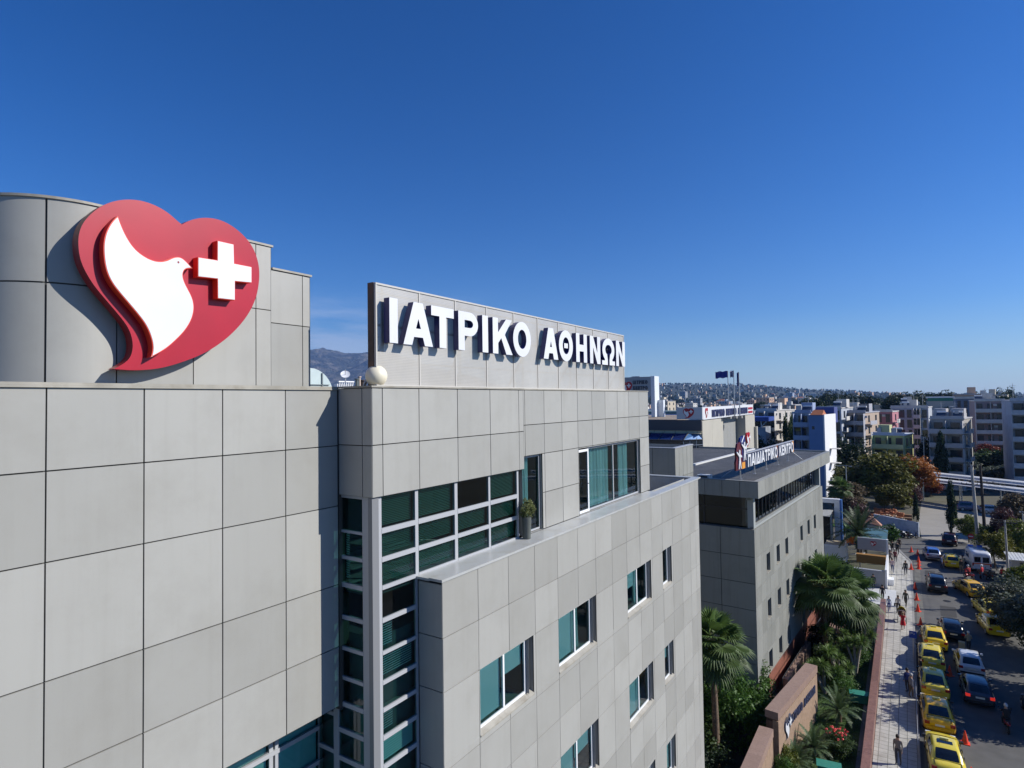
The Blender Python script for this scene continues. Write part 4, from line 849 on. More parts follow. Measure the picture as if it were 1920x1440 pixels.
emblem('emblem', Frame(MFm.p(1.25,1.55,-.03), MFm.U, MFm.N), .46, None, None, parent=mo, eye=False, small=True, hm=mat('emblem_slate', (.10,.13,.2), .4))
monument(Frame((-6.82,27.5,0),(0,1,0),(1,0,0)), 9.5, 3.1, .76, 'tan granite monument wall nearer the camera, cut off by the photo bottom')
# green garden boxes
gb = mat('green_box', (.03,.20,.13), .5, var=.15, scale=3)
for (x, y, lab) in ((-3.35,50.0,'small green metal cabinet beside the red granite wall near the yucca bushes'),(-4.3,39.4,'green metal cabinet on the lawn below the red flowered bush')):
    e = tag(empty('garden_cabinet', (x,y,0), R(8)), lab, 'cabinet', 'green garden cabinets')
    g = MB(); g.box(-.6,.6,-.36,.36,.08,.70); g.build('body', gb, None, bevel=.02).parent = e
    g = MB(); g.faces([(-.65,-.4,.705),(.65,-.4,.705),(.65,.4,.705),(-.65,.4,.705),(-.65,0,.76),(.65,0,.76)], [(0,1,5,4),(3,2,5,4),(0,3,4),(1,2,5),(0,1,2,3)]); g.build('lid', mat('green_lid', (.04,.22,.16), .45, var=.1), None).parent = e
    g = MB(); [g.box(sx-.05,sx+.05,sy-.05,sy+.05,0,.079) for sx in (-.5,.5) for sy in (-.28,.28)]; g.build('leg', dark_m, None).parent = e
# entrance booth, gate walls
bo = tag(empty('gate_booth', (-4.2,84,0)), 'white sided entrance booth with grey panels, orange awning strip and small red emblem', 'booth')
wht = mat('booth_white', (.74,.75,.76), .5, var=.03); gry = mat('booth_grey', (.36,.37,.39), .5, var=.05)
g = MB(); g.box(-5.6,-2.5,80.6,81.0,0,2.0,0); g.box(-5.6,-2.5,88.0,88.3,2.6,4.1,0); g.build('grey_panel', gry, bo)
g = MB(); g.box(-2.49,-2.3,80.4,88.4,0,2.25,0); g.box(-2.49,-2.3,88.1,88.5,2.3,4.1,0); g.box(-2.29,-1.7,82.0,83.2,0,.8,0); g.build('side_wall', wht, bo)
g = MB(); g.box(-5.6,-2.5,85.2,86.0,1.6,2.6); g.build('awning', mat('awning_tan', (.28,.14,.03), .7), bo)
g = MB(); g.box(-5.5,-2.5,88.31,97.5,3.4,3.55); g.build('awning', mat('awning_teal', (.10,.20,.19), .5, var=.1), bo) if 0 else g.build('glass_roof', mat('teal_glass_roof', (.09,.17,.17), .3, var=.1), bo)
g = MB(); [g.box(-5.5,-5.35,y,y+.15,0,3.39) for y in (88.6,93,97.2)]; [g.box(-2.7,-2.55,y,y+.15,0,3.39) for y in (93,97.2)]; g.build('post', metal_m, bo)
emblem('emblem', Frame((-4.1,87.99,3.15), X, (0,-1,0)), .22, None, None, parent=bo, eye=False, small=True)
e = tag(empty('white_gate_frame', (-12.5,112,0)), 'white square portal frame with blue inner edge beyond the clinic wing', 'portal')
g = MB(); g.box(-9.2,-8.5,100,100.8,0,6.9,0); g.box(-14,-9.21,100,100.8,6.3,6.9,0); g.box(-8.49,-8.2,100.1,100.7,0,6.85,1); g.build('frame', [wht, mat('portal_blue', (.08,.2,.5), .5)], e)
g = MB(); [g.box(-14,-9.3,94+i*.5,94.3+i*.5,5.3,5.4) for i in range(11)]; g.build('louvre', mat('louvre_pale', (.5,.5,.46), .6), e)
g = MB(); g.box(-14,-9.4,96,99.9,0,5.2); g.build('glass_box', dk, e)
g = MB(); g.box(-9.6,-7.3,90,90.2,0,2.3,0); g.box(-7.29,-7.1,90,93.5,0,2.3,0); g.box(-9.6,-7.3,90.2,93.4,2.1,2.25,1)
tag(g.build('low_annex', [wht, mat('annex_roof', (.42,.36,.26), .8)]), 'low white walled annex with a tan roof beside the date palm', 'building')
g = MB()
for z in (.6,1.2): g.tube([(-7.1,93,z),(-5.2,95,z)],.05,5)
tag(g.build('rail', wht), 'white tubular rail beside the date palm', 'railing')
# painted garden wall
gm = mat('graffiti_wall', (.42,.45,.52), .7, var=.12, scale=2.0, dirt=(.12,.22,.28,.6), dscale=.9)
g = MB(); g.faces([(-4.9,115.6,0),(1.15,112.75,0),(1.25,113.0,0),(-4.8,115.85,0),(-4.9,115.6,2.55),(1.15,112.75,2.2),(1.25,113.0,2.2),(-4.8,115.85,2.55)], [(0,1,5,4),(1,2,6,5),(2,3,7,6),(3,0,4,7),(4,5,6,7)])
tag(g.build('painted_wall', gm), 'bluish painted garden wall behind the parked white hatchback', 'wall')
e = tag(empty('tiled_kiosk', (-4.5,104.2,0)), 'small kiosk with a pinkish terracotta roof above the clipped hedge', 'kiosk'); g = MB(); g.faces([(-5.6,103.4,3.3),(-3.4,103.2,2.9),(-3.4,104.8,2.9),(-5.6,105.2,3.3),(-4.6,104.2,4.1)], [(0,1,4),(1,2,4),(2,3,4),(3,0,4),(0,1,2,3)]); g.build('roof', mat('terracotta_roof', (.36,.17,.10), .7, var=.15), e); g = MB(); g.box(-5.3,-3.7,103.6,104.8,0,2.88); g.build('wall', gry, e)
# terracotta pots rows
pot = MB(); pr_ = [(0,0),(.13,0),(.2,.28),(.24,.52),(.25,.6),(.21,.6),(.19,.5),(0,.48)]
for i in range(len(pr_)-1):
    for k in range(12):
        a, b = 2*math.pi*k/12, 2*math.pi*(k+1)/12; (r0,z0),(r1,z1) = pr_[i], pr_[i+1]
        pot.quad([(r0*math.cos(a),r0*math.sin(a),z0),(r0*math.cos(b),r0*math.sin(b),z0),(r1*math.cos(b),r1*math.sin(b),z1),(r1*math.cos(a),r1*math.sin(a),z1)], 0, .5, True)
pots = []
terr = [mat('terracotta', (.52,.20,.09), .7, var=.1), mat('pale_clay', (.62,.46,.30), .7, var=.1)]
proto = {}
for k in (0,1):
    b = MB(); b.v, b.f, b.m, b.t, b.sm = pot.v[:], pot.f[:], pot.m[:], pot.t[:], pot.sm[:]
    proto[k] = b.build('clay_pot', terr[k], None, merge=True)
labs = ['orange terracotta pot in the upper rows of the nursery display','pale clay pot in the lower rows of the nursery display']
first = {0:True,1:True}; rs = random.Random(5)
for r_, (y, z, n, x0, x1) in enumerate([(128.5,.75,17,-5.3,-1.9),(126.5,.55,18,-5.3,-.9),(124.4,.35,18,-5.5,-1.0),(122.6,.2,17,-6.0,-.4),(120.8,0,15,-5.6,.3)]):
    for i in range(n):
        k = 0 if r_ < 2 else (1 if r_ > 2 or i % 2 else 0)
        o = proto[k] if first[k] else proto[k].copy()
        if not first[k]: C.objects.link(o)
        first[k] = False
        s_ = rs.uniform(.85,1.25); o.location = (x0+(x1-x0)*(i+.5)/n + rs.uniform(-.04,.04), y+rs.uniform(-.2,.2), z); o.scale = (s_,s_,s_*rs.uniform(.9,1.3)); tag(o, labs[k], 'pot', ['orange terracotta pots','pale clay pots'][k])
g = MB(); [g.box(-6.2,.4,y-.35,y+.35,0,z-.002) for y, z in ((128.5,.75),(126.5,.55),(124.4,.35),(122.6,.2))]
tag(g.build('display_bench', mat('bench_wood', (.22,.13,.07), .8)), 'stepped wooden display benches under the rows of clay pots', 'bench')
# station canopies
for nm, dy, z, lab in (('station_canopy',0,5.3,'long pale platform roof behind the trees, the farther of the pair'),('station_canopy',-5.5,4.6,'long pale platform roof behind the trees, the nearer of the pair')):
    F = Frame((-6,162+dy,0), (1,-.70,0), (-.70,-1,0)); e = tag(empty('station_canopy', F.p(0,0,0)), lab, 'canopy', 'station platform roofs')
    g = MB(); L = 75
    for i in range(37): fbox(g, F, i*2+.03, i*2+1.97, z, z+.12, -3.2, -.9, 0, rs.random()); fbox(g, F, i*2+.03, i*2+1.97, z-.35, z-.25, -.88, .3, 0, rs.random())
    fbox(g, F, 0, L-1, z-.36, z+.02, -.9, -.86); g.build('roof', mat('canopy_white', (.55,.555,.56), .5, tone=.08, var=.08), e)
    g = MB()
    for i in range(10): g.tube([F.p(2+i*7.5,0,-1.5),F.p(2+i*7.5,z,-1.5)],.12,6)
    g.build('post', metal_m, e)
# concrete paving or kiosk on the right
e = tag(empty('roadside_kiosk', (10.6,92.5,0)), 'small grey kiosk with a corrugated pale roof and dark opening behind the utility pole', 'kiosk')
g = MB(); g.box(9.9,13.4,91.6,95,0,2.5,0); g.build('wall', gry, e)
g = MB(); [g.box(9.6+i*.32,9.86+i*.32,91.0,95.3,2.55,2.62) for i in range(13)]; g.box(9.6,13.8,91.05,95.2,2.51,2.548); g.build('roof', mat('sheet_pale', (.6,.62,.62), .5), e)
g = MB(); g.box(10.7,13.0,91.5,91.58,.3,2.2); g.build('opening', dk, e)
# ------------------------------------------------------------------ vegetation
def crown_mesh(rx, rz, n, leaf, seed, clumps=26, shape='round', droop=0):
    """leaf-sized faces gathered in clumps through an uneven crown volume (base of crown at z=0)"""
    r = random.Random(seed); g = MB(); cl = []
    for i in range(clumps):
        for _ in range(20):
            p = Vector((r.uniform(-1,1), r.uniform(-1,1), r.uniform(-1,1)))
            if .35 < p.length < 1: break
        if shape == 'cone': f = 1-(p.z+1)/2*.86; p.x *= f; p.y *= f
        if shape == 'col': p.x *= .8; p.y *= .8
        if shape == 'umbrella': p.z = abs(p.z)*.5
        c = Vector((p.x*rx*.8, p.y*rx*.8, (p.z+1)*rz*.85+.1*rz)); s = r.uniform(.22,.42)*(1 if shape == 'round' else .75)
        cl.append((c, s*rx, s*rz*1.1, r.uniform(.1,1)))
    per = n//clumps
    for c, sx, sz, tn in cl:
        for _ in range(per):
            d = Vector((r.gauss(0,1), r.gauss(0,1), r.gauss(0,1))).normalized()*(r.random()**.45)
            p = c + Vector((d.x*sx, d.y*sx, d.z*sz - droop*abs(d.x)))
            nn = (Vector((r.gauss(0,.7), r.gauss(0,.7), r.gauss(.5,.7)))+d*.6).normalized(); a = nn.orthogonal().normalized(); a.rotate(Matrix.Rotation(r.uniform(0,6.3), 3, nn)); b = nn.cross(a)
            l = leaf*r.uniform(.6,1.3); w = l*.55
            g.quad([p-a*l*.5, p+b*w*.5, p+a*l*.5, p-b*w*.5], 0, min(1, max(0, tn*.65+r.random()*.35)))
    return g
bark = mat('bark', (.12,.09,.065), .9, var=.3, scale=5); bark_p = mat('pale_bark', (.28,.24,.20), .9, var=.25, scale=5)
def trunk_mesh(h, r0, top, seed, limbs=5, spread=1.6, rt=.4):
    r = random.Random(seed); g = MB(); k = Vector((r.uniform(-.15,.15), r.uniform(-.15,.15), h)); g.tube([(0,0,-.1),(k.x*.4,k.y*.3,h*.5),k],[r0,r0*.8,r0*.62],8)
    for i in range(limbs):
        a = 2*math.pi*i/limbs + r.uniform(-.4,.4); e = Vector((math.cos(a)*spread*r.uniform(.6,1), math.sin(a)*spread*r.uniform(.6,1), h+top*r.uniform(.4,.9)))
        m = (k+e)/2 + Vector((0,0,-.2*top*.3)); g.tube([k, m, e],[r0*.5,r0*.32,r0*.12],6)
    return g
TREES = {}
def tree(kind, x, y, h, r, label, group=None, z0=0, rz=None, name='tree', cat='tree', sz=1):
    """kinds share mesh data; scale sets size. prototypes are 1 m radius crowns, 2 m tall, trunk 1"""
    K = {'green': ((.035,.065,.012),'round'), 'dark': ((.014,.030,.010),'round'), 'olive': ((.075,.092,.062),'round'), 'yellow': ((.13,.13,.015),'round'), 'gy': ((.10,.10,.016),'round'),
         'orange': ((.30,.11,.02),'round'), 'red': ((.17,.04,.022),'round'), 'purple': ((.085,.04,.04),'round'), 'cypress': ((.018,.036,.014),'cone'), 'pine': ((.02,.036,.018),'umbrella'), 'bush': ((.04,.075,.014),'round'), 'lime': ((.105,.13,.015),'round'), 'brown': ((.11,.085,.05),'round'), 'fresh': ((.055,.12,.018),'round')}
    col, shp = K[kind]; var = int((x*7+y*3)) % 2; near = y < 80; key = (kind, var, near, name)
    cr = r; chh = (h*.78 if shp != 'cone' else h*.95) if name != 'bush' else h
    if key not in TREES:
        root = empty(name, (0,0,0)); n = 9000 if near else (5200 if y < 260 else 1500)
        lf = .10 if near else (.14 if y < 260 else .26)
        if name == 'bush': n = 5200 if near else 1800; lf = .10 if near else .2
        ob = _build(crown_mesh(1, 1, n, lf, hash(kind) % 97 + var*13 if False else (sum(map(ord, kind))+var*13), 34 if shp != 'cone' else 44, shp), 'crown', leaf_mat('leaf_'+kind, col), root, recalc=False)
        if name != 'bush':
            tm = trunk_mesh(1.0, .07, .9, var+3, 5, .5); _build(tm, 'trunk', bark, root)
        TREES[key] = (root, False)
    root, used = TREES[key]
    o = root if not used else copy_tree(root); TREES[key] = (root, True)
    o.location = (x, y, z0); o.rotation_euler[2] = rz if rz is not None else (x*3.7+y) % 6.28
    for c in o.children:
        if c.name.startswith('crown'):
            base = h-chh; c.location = (0,0,base); c.scale = (cr*1.05, cr*1.05, chh/2)
        else: c.scale = (min(h*.35, cr*.9), min(h*.35, cr*.9), max(.3, h-chh*.8))
    return tag(o, label, cat, group)
T = tree
T('dark',-11.8,165,11.9,5.8,'broad dark evergreen tree in front of the tan balconied block'); T('dark',-15.2,158,8.6,4.4,'dark round tree behind the far corner of the clinic roof')
T('gy',-8.1,140,8.5,4.9,'olive green autumn tree left of the big yellow green one'); T('gy',-4.2,138,12.2,5.8,'largest yellow green autumn tree with a wide rounded crown')
T('brown',-9.6,127,6.6,4.0,'brownish green thin tree beside the tall street lamp'); T('orange',.7,146,10.2,4.3,'rust orange autumn tree next to the large yellow green one')
T('gy',-2.4,131,6.4,3.4,'lower yellow green tree above the nursery pots'); T('red',4.1,160,3.6,2.6,'low crimson leaved tree by the end of the platform roofs'); T('purple',.2,141,5.0,2.6,'sparse purplish tree under the rust orange tree')
T('cypress',5.5,116,9.0,1.25,'tall dark conical conifer at the right side of the driveway'); T('cypress',1.0,124,5.6,.75,'narrow column conifer at the left side of the driveway')
T('dark',4.6,176,12.4,3.0,'dark tree in front of the grey balconied block'); T('cypress',6.3,165,14.5,2.4,'tall dark fir standing against the grey balconied block')
T('dark',11.6,200,6.0,5.0,'dark green tree mass left of the red crowned tree'); T('green',18.3,208,7.4,5.8,'wide mid green tree behind the platform roofs'); T('dark',24.0,205,8.0,5.6,'dark tree at the right photo edge behind the platform roofs')
T('red',19.8,216,8.6,4.2,'reddish crowned tree among the green ones at right'); T('green',16.6,230,10.5,4.9,'lighter green tree above the reddish crown'); T('olive',11.8,190,6.2,3.2,'pale grey green tree beside the grey balconied block'); T('green',28.0,232,10.2,4.7,'green tree in front of the pale blue block')
T('dark',20.7,242,16.2,3.6,'tall dark tree between the two right hand apartment blocks'); T('olive',20.4,187,5.6,5.0,'grey green round tree nearest the platform roofs'); T('olive',14.2,184,4.6,4.0,'low grey green tree left of its bigger twin')
T('yellow',8.9,97,4.6,2.2,'yellow green tree beside the ambulance'); T('lime',11.6,100,6.0,1.9,'yellowish tree right of the slim utility pole'); T('purple',10.9,106,6.8,1.5,'thin bare purplish tree by the dark pole')
T('brown',13.8,120,6.8,3.0,'bare brown tree over the parked cars at right'); T('lime',7.3,112,4.2,1.7,'yellow leaved shrub tree at the right of the conifer'); T('green',9.6,107,4.0,1.6,'dark green shrub tree by the grey pole')
T('olive',8.0,71,5.4,3.0,'grey green olive tree hanging over the yellow cabs'); T('lime',10.1,82,4.2,1.9,'yellow green bushy tree behind the olive tree'); T('olive',8.6,66,5.2,2.7,'second olive tree, nearer and darker, right of the road')
T('green',-25.8,172,19.0,1.7,'tall slim yellowish poplar between two apartment blocks'); T('dark',-28.0,150,12.8,3.9,'dark tree below the white balconied block'); T('dark',-21,152,9.5,3.2,'dark tree under the blue apartment block'); 
for i, (x, y, h, r_) in enumerate([(9.6,59.5,8.6,3.2),(9.0,53.5,8.0,2.6),(14.0,47.5,7.4,2.4),(14.0,68.0,9.5,3.5),(13.0,58,9,3.2),(17.5,79,8.5,2.8),(12.0,38,7,2.6),(15.5,30,8,3),(15,18,9,3.2),(13.5,88,7.0,1.6)]):
    T('dark', x, y, h, r_, 'street tree just outside the right photo edge, its shade lying on the road', 'shade trees beside the road')
# hedges and shrubs
T('fresh',-2.5,107.2,2.6,1.5,'rounded clipped green hedge bush behind the white gate booth', name='bush', cat='hedge'); T('fresh',-4.6,108.2,2.3,1.8,'wider clipped hedge bush left of its rounded neighbour', name='bush', cat='hedge')
T('red',-7.2,112,2.0,1.4,'dark red shrub behind the date palm', name='bush', cat='shrub')
T('purple',-7.2,118,4.4,1.8,'bare purplish shrub left of the clay pots', name='bush', cat='shrub')
for i, (x, y, h, r_, k, l) in enumerate([(-9.7,39.8,4.8,2.3,'fresh','bright green tree filling the gap left of the farther monument'),(-9.3,44.0,3.9,1.7,'fresh','bright green shrub below the clinic wing corner'),(-11.4,36.5,3.0,2.1,'green','deep green shrub under the fan palm by the hospital'),
      (-9.3,34.6,2.2,1.5,'dark','dark low shrub left of the nearer monument'),(-6.45,38.6,1.7,.75,'lime','yellow green bush growing up the near end of the farther monument'),(-6.2,36.9,1.9,.7,'fresh','small green bush between the two monuments'),(-12.0,41.0,3.8,2.0,'green','deep green tree below the shaded clinic face'),
      (-4.7,50.8,1.9,1.2,'fresh','leafy green shrub between the monument end and the yuccas'),(-4.2,56.3,2.3,1.2,'fresh','leafy green shrub among the yuccas beside the red wall'),(-3.9,60.6,2.6,1.2,'green','leafy shrub under the second fan palm by the red wall'),(-5.6,53.6,2.6,1.3,'green','dense green shrub at the foot of the tallest fan palm'),(-6.6,58.6,2.2,1.6,'dark','dark undergrowth at the foot of the tall fan palms'),(-4.6,62.5,2.8,1.6,'green','green shrub behind the yucca clump'),(-6.4,66.5,3.0,1.9,'fresh','leafy green shrub beyond the tall fan palms'),(-5.2,71,2.4,1.5,'green','green shrub before the pale ramp'),(-8.0,80,3.2,2.4,'green','green shrub mass behind the fan palms')]):
    T(k, x, y, h, r_, l, name='bush', cat='shrub')
# oleander with red flowers
ro = T('green',-3.95,42.2,1.35,.95,'round bush with coral red flowers on the lawn', name='bush', cat='flowering bush')
g = MB(); rs = random.Random(9)
for i in range(26):
    g = MB(); a = rs.uniform(0,6.3); rr = rs.uniform(.1,.8); z = 1.0+.45*math.cos(rr*1.3)+rs.uniform(-.1,.1); c_ = Vector((math.cos(a)*rr, math.sin(a)*rr+.1, z))
    for j in range(9):
        d = Vector((rs.gauss(0,1),rs.gauss(0,1),rs.gauss(.4,1))).normalized()*.055; n_ = d.orthogonal().normalized()*.05; m_ = d.cross(n_).normalized()*.05
        g.quad([c_+d-n_,c_+d-m_,c_+d+n_,c_+d+m_],0,rs.random())
    _build(g, 'flower', mat('coral_flower', (.85,.10,.09), .6), ro, recalc=False)

def fan_leaf(g, base, direc, up, size, rs, droop=.5, seg=22, tone=.5, arcdeg=250):
    d = direc.normalized(); s = d.cross(up).normalized(); n = s.cross(d)
    for i in range(seg):
        a = R(-arcdeg/2 + arcdeg*(i+.5)/seg); L = size*(.72+.28*math.cos(a*.6))*rs.uniform(.93,1.05); w = size*.050
        e = d*math.cos(a) + s*math.sin(a); pm = base + e*L*.55 - n*size*.02; tip = base + e*L*.86 + Vector((0,0,-L*droop*rs.uniform(.25,.6))) 
        q = e.cross(n).normalized()*w
        t_ = min(1, max(0, tone+rs.uniform(-.2,.2)))
        g.quad([base, pm+q*.9, pm+n*w*.35, base], 0, t_) if False else None
        g.faces([base, pm-q, pm+n*w*.5, pm+q, tip], [(0,1,2),(0,2,3),(1,4,2),(2,4,3)], 0, t_)
palm_leaf = leaf_mat('palm_leaf', (.068,.112,.028), .3, .5); palm_dry = mat('palm_dry', (.20,.15,.08), .9, var=.3)
def fan_palm(x, y, h, size, label, seed, n=44, skirt=20, group=None):
    rs = random.Random(seed); e = empty('fan_palm', (x,y,0)); tag(e, label, 'palm tree', group)
    g = MB(); ln = rs.uniform(-.25,.25); pts = [(ln*(i/10)**2, .1*math.sin(i*.35), h*i/10) for i in range(11)]; g.tube(pts, [.24-.012*i for i in range(11)], 10)
    for i in range(int(h*26)):
        z = rs.uniform(.1,h-.05); a = rs.uniform(0,6.3); r_ = .235-.012*z/h*10; c_ = Vector((math.cos(a)*r_*.95, math.sin(a)*r_*.95, z)); o = Vector((math.cos(a),math.sin(a),.8))
        t_ = Vector((-math.sin(a),math.cos(a),0))*.05; g.faces([c_-t_, c_+t_, c_+o*.10+Vector((0,0,.03))], [(0,1,2)], 1, rs.random())
    _build(g, 'trunk', [mat('palm_trunk', (.15,.105,.07), .95, var=.35, scale=9), mat('palm_boot', (.34,.25,.18), .9, tone=.3)], e)
    g = MB(); st = MB(); top = Vector(pts[-1])
    for i in range(n):
        t_ = i/n; el = R(82 - 118*t_ + rs.uniform(-8,8)); a = i*2.399 + rs.uniform(-.2,.2); d = Vector((math.cos(a)*math.cos(el), math.sin(a)*math.cos(el), math.sin(el))); L = size*.55*rs.uniform(.85,1.1)
        b = top + d*L + Vector((0,0,-.12*L)); st.tube([top, top+d*L*.5+Vector((0,0,.04)), b], [.025,.02,.014], 4, 0, .5, False)
        dd_ = (d + Vector((0,0,-.35))).normalized(); up = Vector((0,0,1)) if abs(dd_.z) < .9 else Vector((math.cos(a),math.sin(a),0))
        fan_leaf(g, b, dd_, up, size*.62, rs, .22+.34*t_, 27, .85-.6*t_)
    _build(g, 'frond', palm_leaf, e, recalc=False); _build(st, 'stalk', mat('palm_stalk', (.16,.17,.05), .7), e)
    g = MB()
    for i in range(skirt):
        a = rs.uniform(0,6.3); el = R(-60+rs.uniform(-15,10)); d = Vector((math.cos(a)*math.cos(el), math.sin(a)*math.cos(el), math.sin(el)))
        fan_leaf(g, top+Vector((0,0,-.15))+d*size*.3, d, Vector((0,0,1)), size*.5, rs, .5, 14, rs.random()*.5)
    if skirt: _build(g, 'dry_frond', leaf_mat('dry_leaf', (.13,.11,.045), .2), e, recalc=False)
    return e
fan_palm(-9.9, 36.4, 7.5, 2.3, 'shaggy fan palm close to the hospital corner with a rough brown trunk', 3, 34, 26)
fan_palm(-6.1, 55.8, 6.3, 3.0, 'tall full crowned fan palm in front of the clinic wing windows', 5, 36, 10)
fan_palm(-4.6, 59.6, 4.7, 3.0, 'second fan palm right of and behind the tallest one', 8, 30, 6)
fan_palm(-6.7, 60.2, 5.0, 2.6, 'fan palm half hidden behind the tallest one', 9, 36, 4)
fan_palm(-10.0,118,6.0,2.4,'small fan palm behind the white portal frame', 12, 26, 0)
# date palm with orange fruit
def feather(g, base, a, el, L, rs, droop, tone, w=.34, seg=12, lf=2, rad=None):
    d0 = Vector((math.cos(a)*math.cos(el), math.sin(a)*math.cos(el), math.sin(el))); side = Vector((-math.sin(a), math.cos(a), 0)); p = base.copy(); d = d0.copy()
    for i in range(seg):
        t_ = i/seg; q = p + d*L/seg; d = (d + Vector((0,0,-droop/seg*2.2*t_))).normalized(); ww = w*math.sin(math.pi*min(1, t_*.85+.12))
        for k in range(lf):
            b = p.lerp(q, k/lf)
            for s_ in (-1,1):
                tip = b + side*s_*ww + d*ww*.55 + Vector((0,0,ww*rs.uniform(-.25,.35))); c_ = d*L/seg*.20
                g.faces([b-c_, b+c_, tip], [(0,1,2)], 0, min(1, max(0, tone+rs.uniform(-.2,.2))))
        p = q
    return p
def date_palm(x, y, h, L, label, seed, n=46, mt=None, fruit=True, name='date_palm', cat='palm tree', w=.5, trunk_r=.32):
    rs = random.Random(seed); e = empty(name, (x,y,0)); tag(e, label, cat)
    g = MB(); g.tube([(0,0,0),(0,0,h*.5),(0,0,h)], [trunk_r*1.1,trunk_r,trunk_r*1.25], 10)
    _build(g, 'trunk', mat('palm_trunk', (.15,.105,.07), .95), e)
    g = MB()
    for i in range(n):
        t_ = i/n; feather(g, Vector((0,0,h)), i*2.399, R(80-95*t_+rs.uniform(-6,6)), L*rs.uniform(.85,1.08), rs, .9+.5*t_, .6-.3*t_, w, 14, 3)
    _build(g, 'frond', mt or leaf_mat('date_leaf', (.045,.07,.03), .25), e, recalc=False)
    if fruit:
        for k, a in enumerate((-2.5,-.3,-1.2,2.6)):
            g = MB(); c_ = Vector((math.cos(a)*1.0, math.sin(a)*1.0, h-.75))
            for i in range(60):
                d = Vector((rs.gauss(0,.25), rs.gauss(0,.25), rs.gauss(-.1,.22))); g.tube([c_+d, c_+d+Vector((0,0,-.16))], [.06,.05], 5)
            g.tube([(0,0,h),c_],.03,5); _build(g, 'fruit_cluster', mat('date_orange', (.70,.20,.02), .6), e)
    return e
date_palm(-5.7, 92.5, 3.6, 4.3, 'date palm with orange fruit clusters behind the entrance booth', 4)
cy_m = leaf_mat('cycad_leaf', (.07,.11,.045), .2)
for (x,y,h,L,l) in ((-4.35,46.4,.75,1.75,'wide spiky cycad on the lawn by the farther monument'),(-5.3,41.2,.5,1.5,'dark cycad in the shade between monument and flowering bush'),(-6.0,39.2,.4,1.3,'small cycad at the near foot of the farther monument'),(-6.1,34.5,.5,1.2,'small cycad at the photo bottom beside the nearer monument'),(-5.2,36.6,.4,1.2,'cycad above the bottom edge left of the green cabinet')):
    date_palm(x, y, h, L, l, int(x*9+y), 40, cy_m, False, 'cycad', 'cycad', .2, .16)
# yucca clumps
yl = leaf_mat('yucca_leaf', (.085,.14,.03), .25, .4)
def yucca(x, y, heads, label, seed):
    rs = random.Random(seed); e = empty('yucca', (x,y,0)); tag(e, label, 'yucca'); st = MB(); g = MB()
    for (dx, dy, z, s) in heads:
        st.tube([(0,0,0),(dx*.5,dy*.5,z*.6),(dx,dy,z)],[.13,.1,.07],7)
        for i in range(110):
            a = rs.uniform(0,6.3); el = math.asin(rs.uniform(-.55,1)); d = Vector((math.cos(a)*math.cos(el), math.sin(a)*math.cos(el), math.sin(el))); b = Vector((dx,dy,z)); L = s*rs.uniform(.75,1.1)
            sd_ = d.cross(Vector((.01,0,1))).normalized()*s*.045; m_ = b+d*L*.55; tip = b+d*L+Vector((0,0,-.18*L)); g.faces([b-sd_*.6,b+sd_*.6,m_+sd_,m_-sd_,tip],[(0,1,2,3),(3,2,4)],0,rs.random()*.6+(.4 if d.z > .2 else 0))
    _build(st, 'stem', bark_p, e); _build(g, 'leaves', yl, e, recalc=False)
rs = random.Random(21)
for (x,y,n,zz,l) in ((-4.9,52.3,6,2.6,'large yucca clump in front of the tall fan palms'),(-3.9,54.8,6,2.9,'yucca clump leaning towards the red granite wall'),(-5.6,50.2,5,2.2,'yucca clump right behind the far end of the monument'),(-3.6,58.2,7,3.2,'yucca clump with leaves hanging over the pavement'),(-5.2,55.8,5,3.0,'dense yucca at the foot of the tall fan palm'),(-3.7,62.6,5,2.8,'farthest yucca clump by the pavement wall')):
    yucca(x, y, [(rs.uniform(-.9,.9), rs.uniform(-.9,.9), rs.uniform(.5,1)*zz, rs.uniform(.6,.85)) for _ in range(n)], l, int(y*3))
# potted olive on terrace
g = MB(); g.tube([(0,0,0),(0,0,.6)],[.11,.14],14); _build(g, 'pot', mat('pot_grey', (.10,.11,.10), .5), pt)
g = MB(); g.tube([(0,0,.58),(0,0,.85)],.015,6); _build(g, 'stem', bark, pt)
ob = _build(crown_mesh(.27,.30,2600,.04,5,22), 'foliage', leaf_mat('olive_small', (.17,.19,.07)), pt, recalc=False); ob.location = (0,0,.55)
# banana like plant
e = empty('banana_plant', (-8.3,105,0)); tag(e, 'broad leaved banana plants behind the date palm', 'plant'); g = MB(); rs = random.Random(2)
for i in range(26):
    a = rs.uniform(0,6.3); b = Vector((rs.uniform(-1.2,1.2), rs.uniform(-1,1), 1.2)); L = rs.uniform(1.6,2.6); d = Vector((math.cos(a)*.6,math.sin(a)*.6,.9)).normalized(); s_ = d.cross(Vector((0,0,1))).normalized()*.28
    m_ = b+d*L*.6; t_ = b+d*L+Vector((d.x*.3,d.y*.3,-.6)); g.faces([b,m_-s_,m_+s_,t_,b+Vector((0,0,-1.2))],[(0,1,2),(1,3,2),(0,1,4)],0,rs.random())
_build(g, 'leaves', leaf_mat('banana_leaf', (.06,.12,.03)), e, recalc=False)

